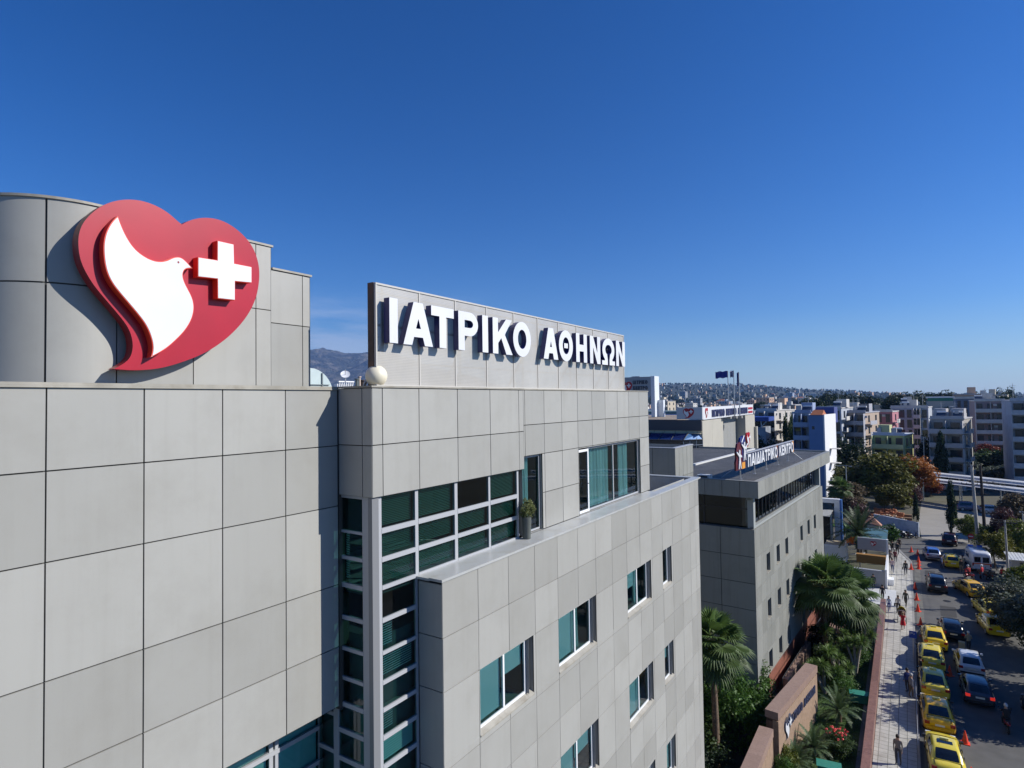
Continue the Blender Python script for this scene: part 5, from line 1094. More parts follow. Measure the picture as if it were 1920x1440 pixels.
# ------------------------------------------------------------------ vehicles
def paint(name, col): return mat('paint_'+name, col, .28, 0, spec=.5, coat=.6, var=.03, scale=1)
car_glass = mat('car_glass', (.008,.010,.012), .06, spec=.9); tyre_m = mat('tyre', (.018,.018,.018), .85); rim_m = mat('rim', (.42,.43,.44), .35, .7); tail_m = mat('tail_light', (.32,.012,.01), .25, spec=.7); head_m = mat('head_light', (.65,.66,.66), .15); plate_m = mat('plate', (.72,.72,.66), .5); trim_m = mat('black_trim', (.02,.02,.02), .5)
brake_on = mat('brake_light_on', (.8,.03,.02), .3, emit=(1,.05,.03,.35))
CARS = {
 # length, width, height, body stations (y, half width, shoulder z, bottom z), cabin: rear base y, rear top y, front top y, front base y, base z, roof half width factor
 'sedan': dict(L=4.7,W=1.80,H=1.44, st=[(-2.35,.74,.80,.42),(-2.28,.82,.95,.28),(-2.0,.88,1.00,.20),(-1.45,.90,1.0,.18),(-.6,.90,.98,.17),(.6,.90,.95,.17),(1.2,.90,.93,.17),(1.9,.87,.82,.18),(2.2,.80,.72,.24),(2.35,.66,.60,.34)], cab=(-1.72,-1.05,.35,1.15,.97), deck=-1.7),
 'sedan2': dict(L=4.6,W=1.78,H=1.47, st=[(-2.3,.78,.90,.40),(-2.25,.84,1.06,.28),(-2.0,.88,1.09,.20),(-1.45,.89,1.05,.18),(-.6,.89,.99,.17),(.6,.89,.95,.17),(1.2,.89,.92,.17),(1.85,.86,.84,.18),(2.2,.80,.76,.24),(2.3,.70,.62,.34)], cab=(-1.86,-1.05,.30,1.10,1.0), deck=-1.7),
 'hatch': dict(L=4.15,W=1.76,H=1.48, st=[(-2.08,.74,.86,.42),(-2.02,.83,.99,.28),(-1.75,.87,1.02,.20),(-1.2,.88,1.0,.18),(0,.88,.97,.17),(1.0,.88,.94,.17),(1.6,.85,.84,.18),(1.95,.77,.72,.24),(2.08,.64,.60,.34)], cab=(-1.92,-1.45,.25,1.05,.98), deck=-1.9),
 'suv': dict(L=4.5,W=1.86,H=1.70, st=[(-2.25,.80,.98,.50),(-2.2,.87,1.08,.36),(-1.9,.92,1.12,.26),(-1.2,.93,1.10,.24),(0,.93,1.08,.24),(1.1,.93,1.05,.24),(1.8,.89,.96,.26),(2.12,.82,.84,.32),(2.25,.70,.70,.42)], cab=(-2.12,-1.75,.3,1.05,1.08), deck=-2.1),
}
def loft(g, secs, m=0, smooth=True, close=True):
    n = len(secs[0]); vs = [p for s_ in secs for p in s_]; fs_ = []
    for i in range(len(secs)-1):
        for k in range(n): fs_.append((i*n+k, i*n+(k+1)%n, (i+1)*n+(k+1)%n, (i+1)*n+k))
    g.faces(vs, fs_, m, .5, smooth)
    if close: g.faces(secs[0], [tuple(range(n))[::-1]], m); g.faces(secs[-1], [tuple(range(n))], m)
def bil(Q, a, b): return (Q[0]*(1-a)+Q[1]*a)*(1-b) + (Q[3]*(1-a)+Q[2]*a)*b
def inset_quad(g, Q, a0, a1, b0, b1, off, m=0, n=4):
    Q = [Vector(q) for q in Q]; N = (Q[1]-Q[0]).cross(Q[3]-Q[0]).normalized()
    for i in range(n):
        A, B = a0+(a1-a0)*i/n, a0+(a1-a0)*(i+1)/n
        g.quad([bil(Q,A,b0)+N*off, bil(Q,B,b0)+N*off, bil(Q,B,b1)+N*off, bil(Q,A,b1)+N*off], m)
def make_car(kind, body, label, cat='car', group=None, taxi=False, lights=False, roof_rails=False, sunroof=False, roofm=None, name='parked_car'):
    P_ = CARS[kind]; e = empty(name, (0,0,0)); tag(e, label, cat, group)
    g = MB(); secs = []
    for y, hw, zt, zb in P_['st']:
        h = zt-zb; half = [(0,zb),(hw*.80,zb),(hw*.97,zb+.08),(hw*1.0,zb+h*.42),(hw*.985,zb+h*.72),(hw*.93,zt-.07),(hw*.84,zt-.01),(hw*.5,zt+.02),(0,zt+.035)]
        ring = half + [(-x, z) for x, z in half[-2:0:-1]]; secs.append([(x, y, z) for x, z in ring])
    loft(g, secs); b = _build(g, 'body', body, e)
    y0, y1, y2, y3, zb = P_['cab']; H = P_['H']; hw = P_['W']/2*.90; rw = P_['W']/2*.70
    # cabin with domed roof: rows along y
    g = MB(); rows = []
    for y, z, w in ((y0,zb,hw*.95),(y0+(y1-y0)*.55, zb+(H-zb)*.60, hw*.88),(y1, H-.045, rw*1.02),(y1+.25,H-.008,rw),( (y1+y2)/2,H,rw),(y2-.15,H-.012,rw),(y2,H-.05,rw*1.0),(y2+(y3-y2)*.5,zb+(H-zb)*.55,hw*.86),(y3,zb-.02,hw*.95)):
        k = 8; row = []
        for i in range(k+1):
            s_ = -1+2*i/k; row.append(Vector((w*s_, y + (.05 if y > y2 else -.05 if y < y1 else 0)*(1-s_*s_), z+(.03 if y1 <= y <= y2 else .015)*(1-s_*s_))))
        rows.append(row)
    for a, c in zip(rows[:-1], rows[1:]):
        for i in range(8): g.quad([a[i],a[i+1],c[i+1],c[i]], 0, .5, True)
    for side in (0,8):
        s_ = -1 if side == 0 else 1
        top = [r_[side] for r_ in rows]; low = [Vector((s_*hw*.97, p.y if y0 < p.y < y3 else p.y, zb-.03)) for p in top]
        for i in range(len(top)-1): g.quad([low[i],low[i+1],top[i+1],top[i]], 0, .5, True)
    _build(g, 'cabin', roofm or body, e, merge=True)
    # glass, 4 mm proud
    rb, rt, fb_, ft = rows[0], rows[2], rows[8], rows[6]
    def strip(nm, a, m_, c, lo, hi, e0, e1, off):
        g = MB()
        for (A, B, t0, t1) in ((a, m_, lo, 1),(m_, c, 0, hi)):
            for i in range(8):
                if i < e0 or i >= 8-e1: continue
                f0, f1 = i, i+1; q = [A[f0].lerp(B[f0],t0),A[f1].lerp(B[f1],t0),A[f1].lerp(B[f1],t1),A[f0].lerp(B[f0],t1)]
                g.quad([p+off for p in q], 0, .5, True)
        return g.build(nm, car_glass, e, recalc=False) if False else _build(g, nm, car_glass, e, recalc=False)
    strip('rear_window', rows[0], rows[1], rows[2], .22, .86, 1, 1, Vector((0,-.008,.01))); strip('windshield', rows[8], rows[7], rows[6], .12, .88, 0, 0, Vector((0,.008,.01)))
    for s_ in (-1,1):
        B0 = [Vector((s_*(hw*.985), y, zb)) for y in (y0+.28, y0+(y3-y0)*.33, y0+(y3-y0)*.62, y3-.22)]; 
        tx = s_*(rw*1.03)
        def side_pt(y, f): # f 0..1 height
            return Vector((s_*(hw*.985*(1-f)+rw*1.03*f)+s_*.006, y, zb+.01+(H-.08-zb)*f))
        for (a, c, at, ct) in ((y0+.30, (y0+y3)/2-.35, y1+.02, (y1+y2)/2-.30),((y0+y3)/2-.29, (y0+y3)/2+.42, (y1+y2)/2-.24, y2-.12)):
            g = MB(); q = [side_pt(a,.04),side_pt(c+.08,.04),side_pt(ct+.1,.88),side_pt(at,.88)]; g.quad(q, 0); _build(g, 'side_window', car_glass, e, recalc=False)
    # lights
    yr = P_['st'][0][0]; hwR = P_['st'][1][1]; zr = P_['st'][1][2]
    for s_ in (-1,1):
        g = MB(); g.box(min(s_*hwR*.99,s_*hwR*.66), max(s_*hwR*.99,s_*hwR*.66), yr-.005, yr+.17, zr-.27, zr-.07); _build(g, 'tail_light', brake_on if lights else tail_m, e, bevel=.02)
        g = MB(); yf = P_['st'][-1][0]; g.box(min(s_*.78,s_*.48), max(s_*.78,s_*.48), yf-.20, yf-.05, .56, .70); _build(g, 'headlight', head_m, e, bevel=.02)
        g = MB(); g.box(min(s_*(hw+.04),s_*(hw+.22)), max(s_*(hw+.04),s_*(hw+.22)), y3-.42, y3-.28, zb+.02, zb+.16); _build(g, 'wing_mirror', body if not taxi else trim_m, e, bevel=.03)
    g = MB(); g.box(-.26,.26,yr-.02,yr+.05,zr-.30,zr-.18); _build(g, 'number_plate', plate_m, e)
    g = MB(); g.box(-hwR*.9,hwR*.9,yr-.03,yr+.12,P_['st'][0][3]-.02,P_['st'][0][3]+.10); _build(g, 'bumper', body if taxi else trim_m, e, bevel=.03)
    wy = P_['L']/2-.85; wr = .32 if kind != 'suv' else .36
    for yy in (-wy, wy-.05):
        for s_ in (-1,1):
            w = MB(); x0 = s_*(P_['W']/2-.20); x1 = s_*(P_['W']/2+.005); w.tube([(x0,yy,wr),(x1-s_*.03,yy,wr),(x1,yy,wr)], [wr,wr,wr*.93], 20, 0, .5, True); wh = _build(w, 'wheel', tyre_m, e)
            w = MB(); w.tube([(x1-s_*.02,yy,wr),(x1+s_*.006,yy,wr)], [wr*.66,wr*.60], 14); _build(w, 'rim', rim_m, wh)
    g = MB(); yd = y0-.03; zd = P_['st'][2][2]
    if kind.startswith('sedan'):
        g.box(-hw*.80,hw*.80,yd-.04,yd-.022,zd+.0,zd+.045)
        for s_ in (-1,1): g.box(*sorted((s_*hw*.80,s_*(hw*.80-.02))),yr+.08,yd-.022,zd-.03,zd+.040)
    for s_ in (-1,1):
        for yy in (-.75,.15,1.0): g.box(*sorted((s_*(P_['W']/2-.03),s_*(P_['W']/2+.004))),yy-.008,yy+.008,.34,zb-.06)
        for yy in (-.62,.30): g.box(*sorted((s_*(P_['W']/2-.05),s_*(P_['W']/2+.02))),yy,yy+.16,.80,.84)
    g.box(-hwR*.6,hwR*.6,yr-.012,yr+.02,zr-.34,zr-.325); _build(g, 'panel_gap', trim_m, e)
    for s_ in (-1,1):
        g = MB(); [g.tube([(s_*(hw*.985+.012), y0+.26, zb+.02),(s_*(hw*.985+.012), y3-.2, zb+.0)], .012, 4)]; _build(g, 'window_trim', trim_m, e)
    if taxi:
        g = MB(); g.box(-.22,.22,(y1+y2)/2+.18,(y1+y2)/2+.32,H+.02,H+.13); _build(g, 'taxi_sign', mat('taxi_sign_m', (.75,.70,.30), .4), e, bevel=.02)
        g = MB(); g.tube([(-.3,y1+.18,H+.02),(-.33,y1+.0,H+.28)],.006,4); _build(g, 'aerial', trim_m, e)
    if sunroof: g = MB(); g.quad([(-.38,(y1+y2)/2-.28,H+.034),(.38,(y1+y2)/2-.28,H+.034),(.38,(y1+y2)/2+.1,H+.036),(-.38,(y1+y2)/2+.1,H+.036)]); _build(g, 'sunroof', car_glass, e, recalc=False)
    if roof_rails:
        for s_ in (-1,1): g = MB(); g.tube([(s_*rw*.93,y1+.1,H+.05),(s_*rw*.93,y2-.1,H+.05)],.02,5); _build(g, 'roof_rail', rim_m, e)
    return e
def place(o, x, y, rz=0, label=None):
    o.location = (x, y, .012); o.rotation_euler[2] = rz
    if label: o['label'] = label
    return o
ty = paint('taxi_yellow', (.76,.53,.006)); ty2 = paint('taxi_pale', (.72,.58,.06)); ty3 = paint('taxi_orange', (.80,.45,.005)); TG = 'yellow taxis queuing along the kerb'
hy = CARS['sedan']['L']/2
place(make_car('sedan', ty2, 'pale lemon taxi with a sunroof, nearest in the kerb queue', 'taxi', TG, taxi=True, sunroof=True, name='taxi'), 1.35, 42.1+2.3, R(3))
t2 = place(make_car('sedan', ty3, 'deep yellow taxi, second from the photo bottom in the kerb queue', 'taxi', TG, taxi=True, name='taxi'), 1.17, 47.7+2.3, R(2.5))
t3 = place(make_car('sedan2', ty2, 'dull yellow taxi in full shade, third in the kerb queue', 'taxi', TG, taxi=True, name='taxi'), 1.15, 52.9+2.3, R(2.0))
place(copy_tree(t3), 1.15, 58.1+2.3, R(1.0), 'half shaded pale taxi, fourth in the kerb queue')
place(make_car('sedan2', ty, 'sunlit bright yellow taxi at the far head of the kerb queue', 'taxi', TG, taxi=True, name='taxi'), 1.50, 63.0+2.2, R(2.5))
place(make_car('hatch', paint('white', (.62,.64,.68)), 'white hatchback driving beside the kerb queue', 'car', taxi=False), 3.65, 58.6+2.0, R(2))
place(make_car('hatch', paint('slate', (.05,.06,.085)), 'dark slate hatchback with lit brake lights behind the white hatchback', 'car', lights=True), 3.72, 53.4+2.0, R(2))
place(make_car('hatch', paint('black', (.012,.013,.016)), 'black hatchback ahead of the white hatchback in tree shade', 'car'), 2.9, 66.3+2.0, R(3))
place(make_car('suv', paint('black_suv', (.012,.014,.018)), 'black family car driving away past the cones', 'car', roof_rails=True), 2.35, 81.4+2.2, R(2))
c6 = place(make_car('sedan', ty3, 'orange yellow taxi standing askew with its rear door open', 'taxi', None, taxi=True, name='taxi'), 5.35, 83.6, R(20))
g = MB(); g.faces([(.93,-.55,.32),(1.75,-.85,.34),(1.72,-.86,.95),(.93,-.55,.98),(1.66,-.82,1.36),(1.05,-.6,1.38)],[(0,1,2,3)],0); g.faces([(.93,-.58,.32),(1.75,-.88,.34),(1.72,-.89,.95),(.93,-.58,.98)],[(0,1,2,3)],0); g.tube([(1.72,-.86,.95),(1.66,-.82,1.36),(1.05,-.6,1.38),(.94,-.56,.98)],.025,5); _build(g, 'open_door', trim_m, c6)
c7 = place(make_car('hatch', ty, 'yellow hatchback taxi facing away beside the ambulance', 'taxi', None, taxi=True, name='taxi'), 4.35, 94.0+2.0, R(4))
place(make_car('hatch', paint('silver', (.38,.41,.46)), 'silver blue hatchback at the junction next to the far cones', 'car', roofm=paint('blue_roof_c', (.06,.14,.42))), 2.4, 97.2+2.0, R(6))
place(make_car('suv', paint('maroon', (.035,.012,.02)), 'dark maroon car parked in shade at the driveway corner', 'car'), 4.9, 108.2+1.6, R(-4))
place(make_car('hatch', paint('white2', (.62,.63,.64)), 'white hatchback parked against the painted garden wall', 'car'), -2.3, 111.3, R(-70))
place(make_car('sedan', ty2, 'pale taxi half hidden under the olive tree, the farther one', 'taxi', 'taxis hidden under the olive tree', taxi=True, name='taxi'), 6.35, 76.8, R(12)); place(make_car('sedan', ty, 'bright taxi half hidden under the olive tree, the nearer one', 'taxi', 'taxis hidden under the olive tree', taxi=True, name='taxi'), 6.2, 71.6, R(8))
place(make_car('suv', paint('violet_grey', (.13,.13,.2)), 'violet grey car parked beyond the driveway left of the pole', 'car'), 9.6, 143, R(-75)); place(make_car('hatch', paint('white3', (.55,.56,.58)), 'pale hatchback parked beyond the driveway right of the poles', 'car'), 12.9, 141.8, R(-75))
place(make_car('sedan', paint('grey4', (.2,.21,.24)), 'grey car parked near the right photo edge behind the bare tree', 'car'), 17.0, 139.5, R(-75)); place(make_car('sedan', paint('navy5', (.03,.04,.09)), 'dark blue car parked by the forecourt right of the slim pole', 'car'), 12.8, 101.5, R(-80))
place(make_car('suv', paint('dark6', (.02,.022,.028)), 'dark car at the right photo edge behind the scooter rider', 'car'), 7.2, 53.6, R(4))
place(make_car('sedan', paint('silver7', (.35,.36,.36)), 'silver car under the trees behind the platform roofs', 'car'), 7.6, 176, R(-70))
# ambulance
am = tag(empty('ambulance', (0,0,0)), 'white ambulance van seen from behind with two rear windows', 'ambulance'); wp = paint('ambulance_white', (.68,.70,.74))
g = MB(); secs = []
for y, hw, zt, zb in ((-2.7,.93,2.25,.42),(-2.62,.98,2.48,.38),(-2.2,1.0,2.55,.36),(.9,1.0,2.55,.36),(1.3,.98,2.40,.36),(1.9,.95,1.55,.36),(2.6,.90,1.15,.38),(2.75,.8,.95,.42)):
    h = zt-zb; half = [(0,zb),(hw*.9,zb),(hw,zb+.12),(hw*1.0,zb+h*.5),(hw*.95,zt-.22),(hw*.86,zt-.04),(hw*.5,zt),(0,zt+.02)]; ring = half+[(-x,z) for x, z in half[-2:0:-1]]; secs.append([(x,y,z) for x,z in ring])
loft(g, secs); _build(g, 'body', wp, am)
for s_ in (-1,1):
    g = MB(); a, b = sorted((s_*.10, s_*.74)); g.box(a,b,-2.73,-2.66,1.35,2.0); _build(g, 'rear_window', car_glass, am, bevel=.02)
    g = MB(); a, b = sorted((s_*.80, s_*.95)); g.box(a,b,-2.74,-2.6,.9,1.25); _build(g, 'tail_light', tail_m, am)
    g = MB(); g.box(*sorted((s_*.97,s_*1.004)),-1.0,.6,1.45,2.0); _build(g, 'side_window', car_glass, am)
    g = MB(); g.box(*sorted((s_*.2,s_*.75)),.7,.95,2.56,2.70); _build(g, 'blue_light', mat('blue_lamp', (.03,.12,.6), .3), am, bevel=.03)
    for yy in (-1.8,1.75):
        w = MB(); w.tube([(s_*.78,yy,.36),(s_*1.0,yy,.36)],.36,18); wh = _build(w, 'wheel', tyre_m, am); w = MB(); w.tube([(s_*.98,yy,.36),(s_*1.01,yy,.36)],.2,12); _build(w, 'rim', rim_m, wh)
g = MB(); g.box(-.95,.95,-2.735,-2.70,1.13,1.25); _build(g, 'stripe', mat('orange_stripe', (.75,.12,.02), .5), am)
g = MB(); g.quad([(-.80,1.93,1.58),(.80,1.93,1.58),(.74,1.40,2.32),(-.74,1.40,2.32)]); _build(g, 'windshield', car_glass, am, recalc=False)
g = MB(); g.box(-.9,.9,-2.85,-2.7,.34,.55); _build(g, 'bumper', trim_m, am); g = MB(); g.box(-.26,.26,-2.86,-2.84,.42,.54); _build(g, 'number_plate', mat('plate_yellow', (.7,.6,.05), .5), am)
place(am, 7.0, 93.4+2.7, R(6)); am.location.z = .02
# scooters
def make_scooter(label, body, name='scooter', box=False, group=None):
    e = tag(empty(name, (0,0,0)), label, 'scooter', group)
    for yy in (-.62,.66):
        w = MB(); w.tube([(-.05,yy,.27),(.05,yy,.27)],.27,16); wh = _build(w, 'wheel', tyre_m, e); w = MB(); w.tube([(-.055,yy,.27),(.055,yy,.27)],.14,12); _build(w, 'rim', rim_m, wh)
    g = MB(); secs = [[(w_*c,y,z+h*s_) for c, s_ in [(math.cos(R(a)), math.sin(R(a))) for a in range(0,360,30)]] for y, z, w_, h in ((-.85,.70,.05,.05),(-.7,.66,.14,.14),(-.3,.60,.17,.18),(.0,.50,.16,.12),(.1,.34,.17,.05),(.38,.33,.15,.05),(.45,.5,.12,.14),(.55,.72,.14,.16),(.6,.92,.06,.06))]
    loft(g, secs); _build(g, 'body', body, e); g = MB(); g.box(-.13,.13,-.68,-.02,.76,.83); _build(g, 'seat', trim_m, e, bevel=.03)
    g = MB(); g.tube([(0,.66,.27),(0,.55,.95)],.03,6); g.tube([(-.33,.46,1.0),(0,.53,1.0),(.33,.46,1.0)],.018,6); _build(g, 'handlebar', dark_m, e)
    for s_ in (-1,1): g = MB(); g.tube([(s_*.25,.5,1.0),(s_*.32,.52,1.16)],.01,4); g.box(*sorted((s_*.26,s_*.38)),.51,.53,1.14,1.22); _build(g, 'mirror', dark_m, e)
    g = MB(); g.box(-.08,.08,-.90,-.85,.62,.70); _build(g, 'tail_light', tail_m, e)
    if box: g = MB(); g.box(-.2,.2,-1.05,-.68,.84,1.18); _build(g, 'top_box', trim_m, e, bevel=.03)
    return e
sc1 = place(make_scooter('maroon scooter ridden between the slate hatchback and the road edge', paint('maroon_s', (.16,.015,.03))), 4.95, 51.0, R(2))
sp_ = make_scooter('dark scooter parked against the painted garden wall', paint('dark_s', (.03,.03,.035)), box=True); place(sp_, -.4, 111.1, R(-60))
place(copy_tree(sp_), .35, 110.9, R(-50), 'second dark scooter beside the painted garden wall, to the right')
red_s = make_scooter('red scooter standing behind the ambulance on its left side', paint('red_s', (.35,.02,.02))); place(red_s, 5.75, 89.9, R(30))
place(copy_tree(sp_), 7.4, 91.2, R(-40), 'dark scooter in the row right behind the ambulance'); place(copy_tree(sp_), 7.9, 90.9, R(-35), 'dark scooter in the row, nearest the person in red'); place(copy_tree(sp_), 8.5, 90.9, R(-35), 'dark scooter in the row, closest to the slim pole')

# ------------------------------------------------------------------ people
skin_m = mat('skin', (.42,.25,.17), .6); shoe_m = mat('shoe', (.03,.025,.02), .6)
def hair_cap(top, r=.112):
    g = MB(); n = 10
    for i in range(n//2+1):
        for j in range(n*2): pass
    vs = []; 
    for i in range(8):
        a = R(90*i/7*1.25)
        for j in range(16): b = 2*math.pi*j/16; vs.append((top.x+r*math.sin(a)*math.cos(b)*.88, top.y-.01+r*math.sin(a)*math.sin(b)*1.05, top.z+r*1.12*math.cos(a)))
    g.faces(vs, [(i*16+j,i*16+(j+1)%16,(i+1)*16+(j+1)%16,(i+1)*16+j) for i in range(7) for j in range(16)], 0, .5, True); return g
def person(x, y, rz, label, shirt, trousers, hair=(.02,.015,.01), pose='walk', h=1.72, skirt=None, z=.135, sleeves=True, bag=None, group=None, helmet=None, hat=None, name='person', legs_bare=False):
    k = h/1.72; V = []; Eg = []; Rd = []
    def add(p, r_, par=None):
        V.append(Vector(p)*k); Rd.append(r_*k)
        if par is not None: Eg.append((par, len(V)-1))
        return len(V)-1
    sit = pose == 'ride'; st_ = {'walk': .24, 'walk2': -.22, 'stand': .04, 'ride': 0, 'carry': .2, 'push': .22}[pose]; pz = .93 if not sit else .86
    pel = add((0,0,pz), .135); sp1 = add((0,.01,pz+.16), .125, pel); ch = add((0,.02 if not sit else .07,pz+.38), .150, sp1); nk = add((0,.01 if not sit else .12,pz+.53), .06, ch); hd = add((0,.03 if not sit else .15,pz+.61), .075, nk); ht = add((0,.045 if not sit else .165,pz+.70), .095, hd); hp = add((0,.035 if not sit else .16,pz+.765), .06, ht)
    add((0, V[hd].y/k+.085, V[hd].z/k+.045), .018, hd)   # nose
    hands = []
    for s_ in (-1,1):
        sw = st_*s_
        hip = add((s_*.10,0,pz-.06), .10, pel)
        if sit: kn = add((s_*.20,.38,.72), .065, hip); an = add((s_*.17,.30,.36), .045, kn); add((s_*.17,.42,.30), .038, an)
        else:
            kn = add((s_*.105, sw*.55+.03, .50), .068, hip); an = add((s_*.10, sw*1.25-(.06 if sw < 0 else 0), .095+(.05 if sw < -.1 else 0)), .042, kn); add((s_*.115, sw*1.25+.13, .04+(.0 if sw > -.1 else .03)), .036, an)
        sh = add((s_*.185, V[ch].y/k-.01, pz+.44), .062, ch)
        if sit or pose == 'push': el = add((s_*.25, .28, pz+.26), .043, sh); wr = add((s_*.24, .48, pz+.19), .03, el); hv = Vector((0,1,-.1))
        elif pose == 'carry': el = add((s_*.24, .05, pz+.18), .043, sh); wr = add((s_*.16, .26, pz+.12), .03, el); hv = Vector((-s_*.3,1,0))
        else: el = add((s_*.215, -sw*.35-.02, pz+.17), .046, sh); wr = add((s_*.215, -sw*.9+.05, pz-.06), .031, el); hv = Vector((0,.1,-1))
        hv.normalize(); w0 = V[wr]/k; sd_ = Vector((s_,0,0)) if abs(hv.z) < .8 else Vector((0,1,0)); pl = add(w0+hv*.07, .030, wr)
        for q in range(4):
            f1 = add(w0+hv*.115+sd_*(.024*(q-1.5)), .0115, pl); add(w0+hv*(.165-.01*abs(q-1.4))+sd_*(.028*(q-1.5))+Vector((-s_*.015,0,0)), .0095, f1)
        t1 = add(w0+hv*.08+sd_*.045*(1 if abs(hv.z) > .8 else -1), .0115, pl); add(w0+hv*.115+sd_*.06*(1 if abs(hv.z) > .8 else -1), .0095, t1)
    me = bpy.data.meshes.new('tmp'); me.from_pydata([tuple(v) for v in V], Eg, []); o = bpy.data.objects.new('tmp', me); C.objects.link(o)
    md = o.modifiers.new('s', 'SKIN'); md.use_smooth_shade = True
    for i, sv in enumerate(me.skin_vertices[0].data): sv.radius = (Rd[i], Rd[i]*(.78 if i in (pel, sp1, ch) else 1)); sv.use_root = (i == pel)
    m2_ = o.modifiers.new('u', 'SUBSURF'); m2_.levels = 1; m2_.render_levels = 1
    dg = bpy.context.evaluated_depsgraph_get(); nm = bpy.data.meshes.new_from_object(o.evaluated_get(dg)); bpy.data.objects.remove(o); 
    b = bpy.data.objects.new(name, nm); C.objects.link(b); nm.name = name; nm.materials.clear()
    sm_ = mat('cloth_%s' % str(shirt), shirt, .85, var=.15, scale=8); tm_ = mat('cloth_%s' % str(trousers), trousers, .85, var=.12, scale=8)
    for m_ in (skin_m, sm_, tm_, shoe_m): nm.materials.append(m_)
    for p in nm.polygons:
        c_ = p.center/k; zz = c_.z; p.use_smooth = True
        arm = abs(c_.x) > .19 and (zz > pz-.3) and not (sit and zz < pz+.1)
        if zz > pz+.50: q = 0
        elif zz < .075 and not sit or (sit and zz < .35 and c_.y > .33): q = 3
        elif pose in ('walk','walk2','stand') and abs(c_.x) > .195 and zz < pz-.08 and zz > .55: q = 0
        elif pose in ('ride','push') and c_.y > .47: q = 0
        elif pose == 'carry' and c_.y > .25 and zz > .8: q = 0
        elif zz > pz+.02 or arm: q = 1
        else: q = 2 if not (legs_bare and zz < .52) else 0
        p.material_index = q
    b.location = (x,y,z); b.rotation_euler[2] = rz; tag(b, label, 'person', group)
    top = Vector((0, V[ht].y, V[ht].z+.01))
    if helmet: _build(hair_cap(top, .135*k), 'helmet', mat('helmet_%s' % str(helmet), helmet, .2, spec=.7), b)
    else: _build(hair_cap(top, .112*k), 'hair', mat('hair_%s' % str(hair), hair, .7), b)
    for s_ in (-1,1):
        g = MB(); f = V[ht]; g.tube([(s_*.032*k, f.y+.078*k, f.z+.0),(s_*.032*k, f.y+.092*k, f.z+.0)], .009, 6); _build(g, 'eye', trim_m, b)
    if skirt:
        g = MB(); zs = [(pz+.02,.15),(pz-.12,.19),(pz-.30,.22),(pz-.42,.24)]
        vs = [(rr*math.cos(2*math.pi*j/14)*k, rr*.85*math.sin(2*math.pi*j/14)*k, zz*k) for zz, rr in zs for j in range(14)]; g.faces(vs, [(i*14+j,i*14+(j+1)%14,(i+1)*14+(j+1)%14,(i+1)*14+j) for i in range(3) for j in range(14)],0,.5,True); _build(g, 'skirt', mat('cloth_%s' % str(skirt), skirt, .8), b)
    if bag:
        e = tag(empty('shoulder_bag', (x,y,z)), 'dark shoulder bag of the '+' '.join(label.split()[:9]), 'bag'); e.rotation_euler[2] = rz
        g = MB(); g.box(.24,.36,-.15,.15,.62,.88); _build(g, 'pouch', mat('bag_%s' % str(bag), bag, .6), e, bevel=.02); g = MB(); g.tube([(.30,-.1,.88),(.2,0,1.42),(.30,.1,.88)],.012,5); _build(g, 'strap', trim_m, e)
    return b
pe = person
pe(-.95,42.6,R(170),'person with short dark hair in a grey brown jacket at the photo bottom',(.20,.17,.15),(.05,.05,.055),hair=(.02,.012,.01),pose='stand',h=1.74)
pe(-.25,52.4,R(-60),'grey haired person in a pale grey shirt leaning by the shaded taxi',(.22,.22,.26),(.10,.08,.06),hair=(.4,.4,.4),pose='stand',h=1.72); pe(-.45,53.3,R(30),'person in a dark blue top in the taxi shade on the pavement',(.02,.035,.16),(.03,.03,.04),pose='stand'); pe(.42,56.6,R(100),'person in black between two shaded taxis',(.02,.02,.03),(.02,.02,.02),pose='stand',z=.01)
pe(3.95,64.6,R(10),'white haired person in a beige coat carrying a cardboard box on the road',(.34,.29,.20),(.03,.03,.035),hair=(.7,.7,.68),pose='carry',z=.012)
bx = tag(empty('cardboard_box', (3.45,64.35,0)), 'pale cardboard box held low beside the white haired person', 'box'); g = MB(); g.box(-.22,.22,-.17,.17,.25,.85); _build(g, 'carton', mat('carton', (.50,.42,.26), .85), bx, bevel=.008); g = MB(); g.box(-.03,.03,-.173,.173,.86,.862); _build(g, 'tape', mat('tape', (.35,.25,.12), .4), bx)
pe(-.78,67.0,R(3),'woman in a bright red dress pushing a yellow pram',(.60,.02,.03),(.42,.25,.17),hair=(.30,.22,.14),pose='push',h=1.66,skirt=(.60,.02,.03),legs_bare=True)
pe(-1.18,72.2,R(175),'person in a white top and black vest walking toward the pram',(.62,.60,.58),(.02,.02,.025),pose='walk',bag=(.03,.03,.03)); pe(-.55,74.6,R(160),'person in an olive jacket walking at the kerb edge',(.10,.10,.07),(.06,.06,.05),pose='walk2')
pe(-1.98,72.2,R(185),'child in a blue and white top with blue trousers near the ramp',(.55,.62,.75),(.02,.05,.30),pose='walk',h=1.5); pe(-2.62,75.4,R(-10),'person in dark clothes bending by the corner of the pale ramp',(.03,.03,.04),(.05,.04,.035),pose='walk2'); pe(-3.6,79.5,R(185),'person in a navy suit by the grey booth wall',(.015,.018,.04),(.015,.018,.03),pose='walk',z=.141)
pe(-.55,87.8,R(180),'person in a dark jacket with a white folder walking down the middle of the pavement',(.025,.03,.035),(.02,.022,.035),pose='walk',bag=(.03,.025,.02)); pe(-1.92,88.2,R(175),'person in a pink grey top and blue jeans beside the booth',(.34,.25,.27),(.06,.08,.16),pose='walk2'); pe(-1.7,93.4,R(0),'person in a dark red patterned top behind the booth',(.20,.04,.05),(.03,.02,.03),pose='walk'); pe(-2.2,92.6,R(0),'person in a beige patterned blouse behind the booth',(.38,.30,.24),(.10,.08,.08),pose='walk2')
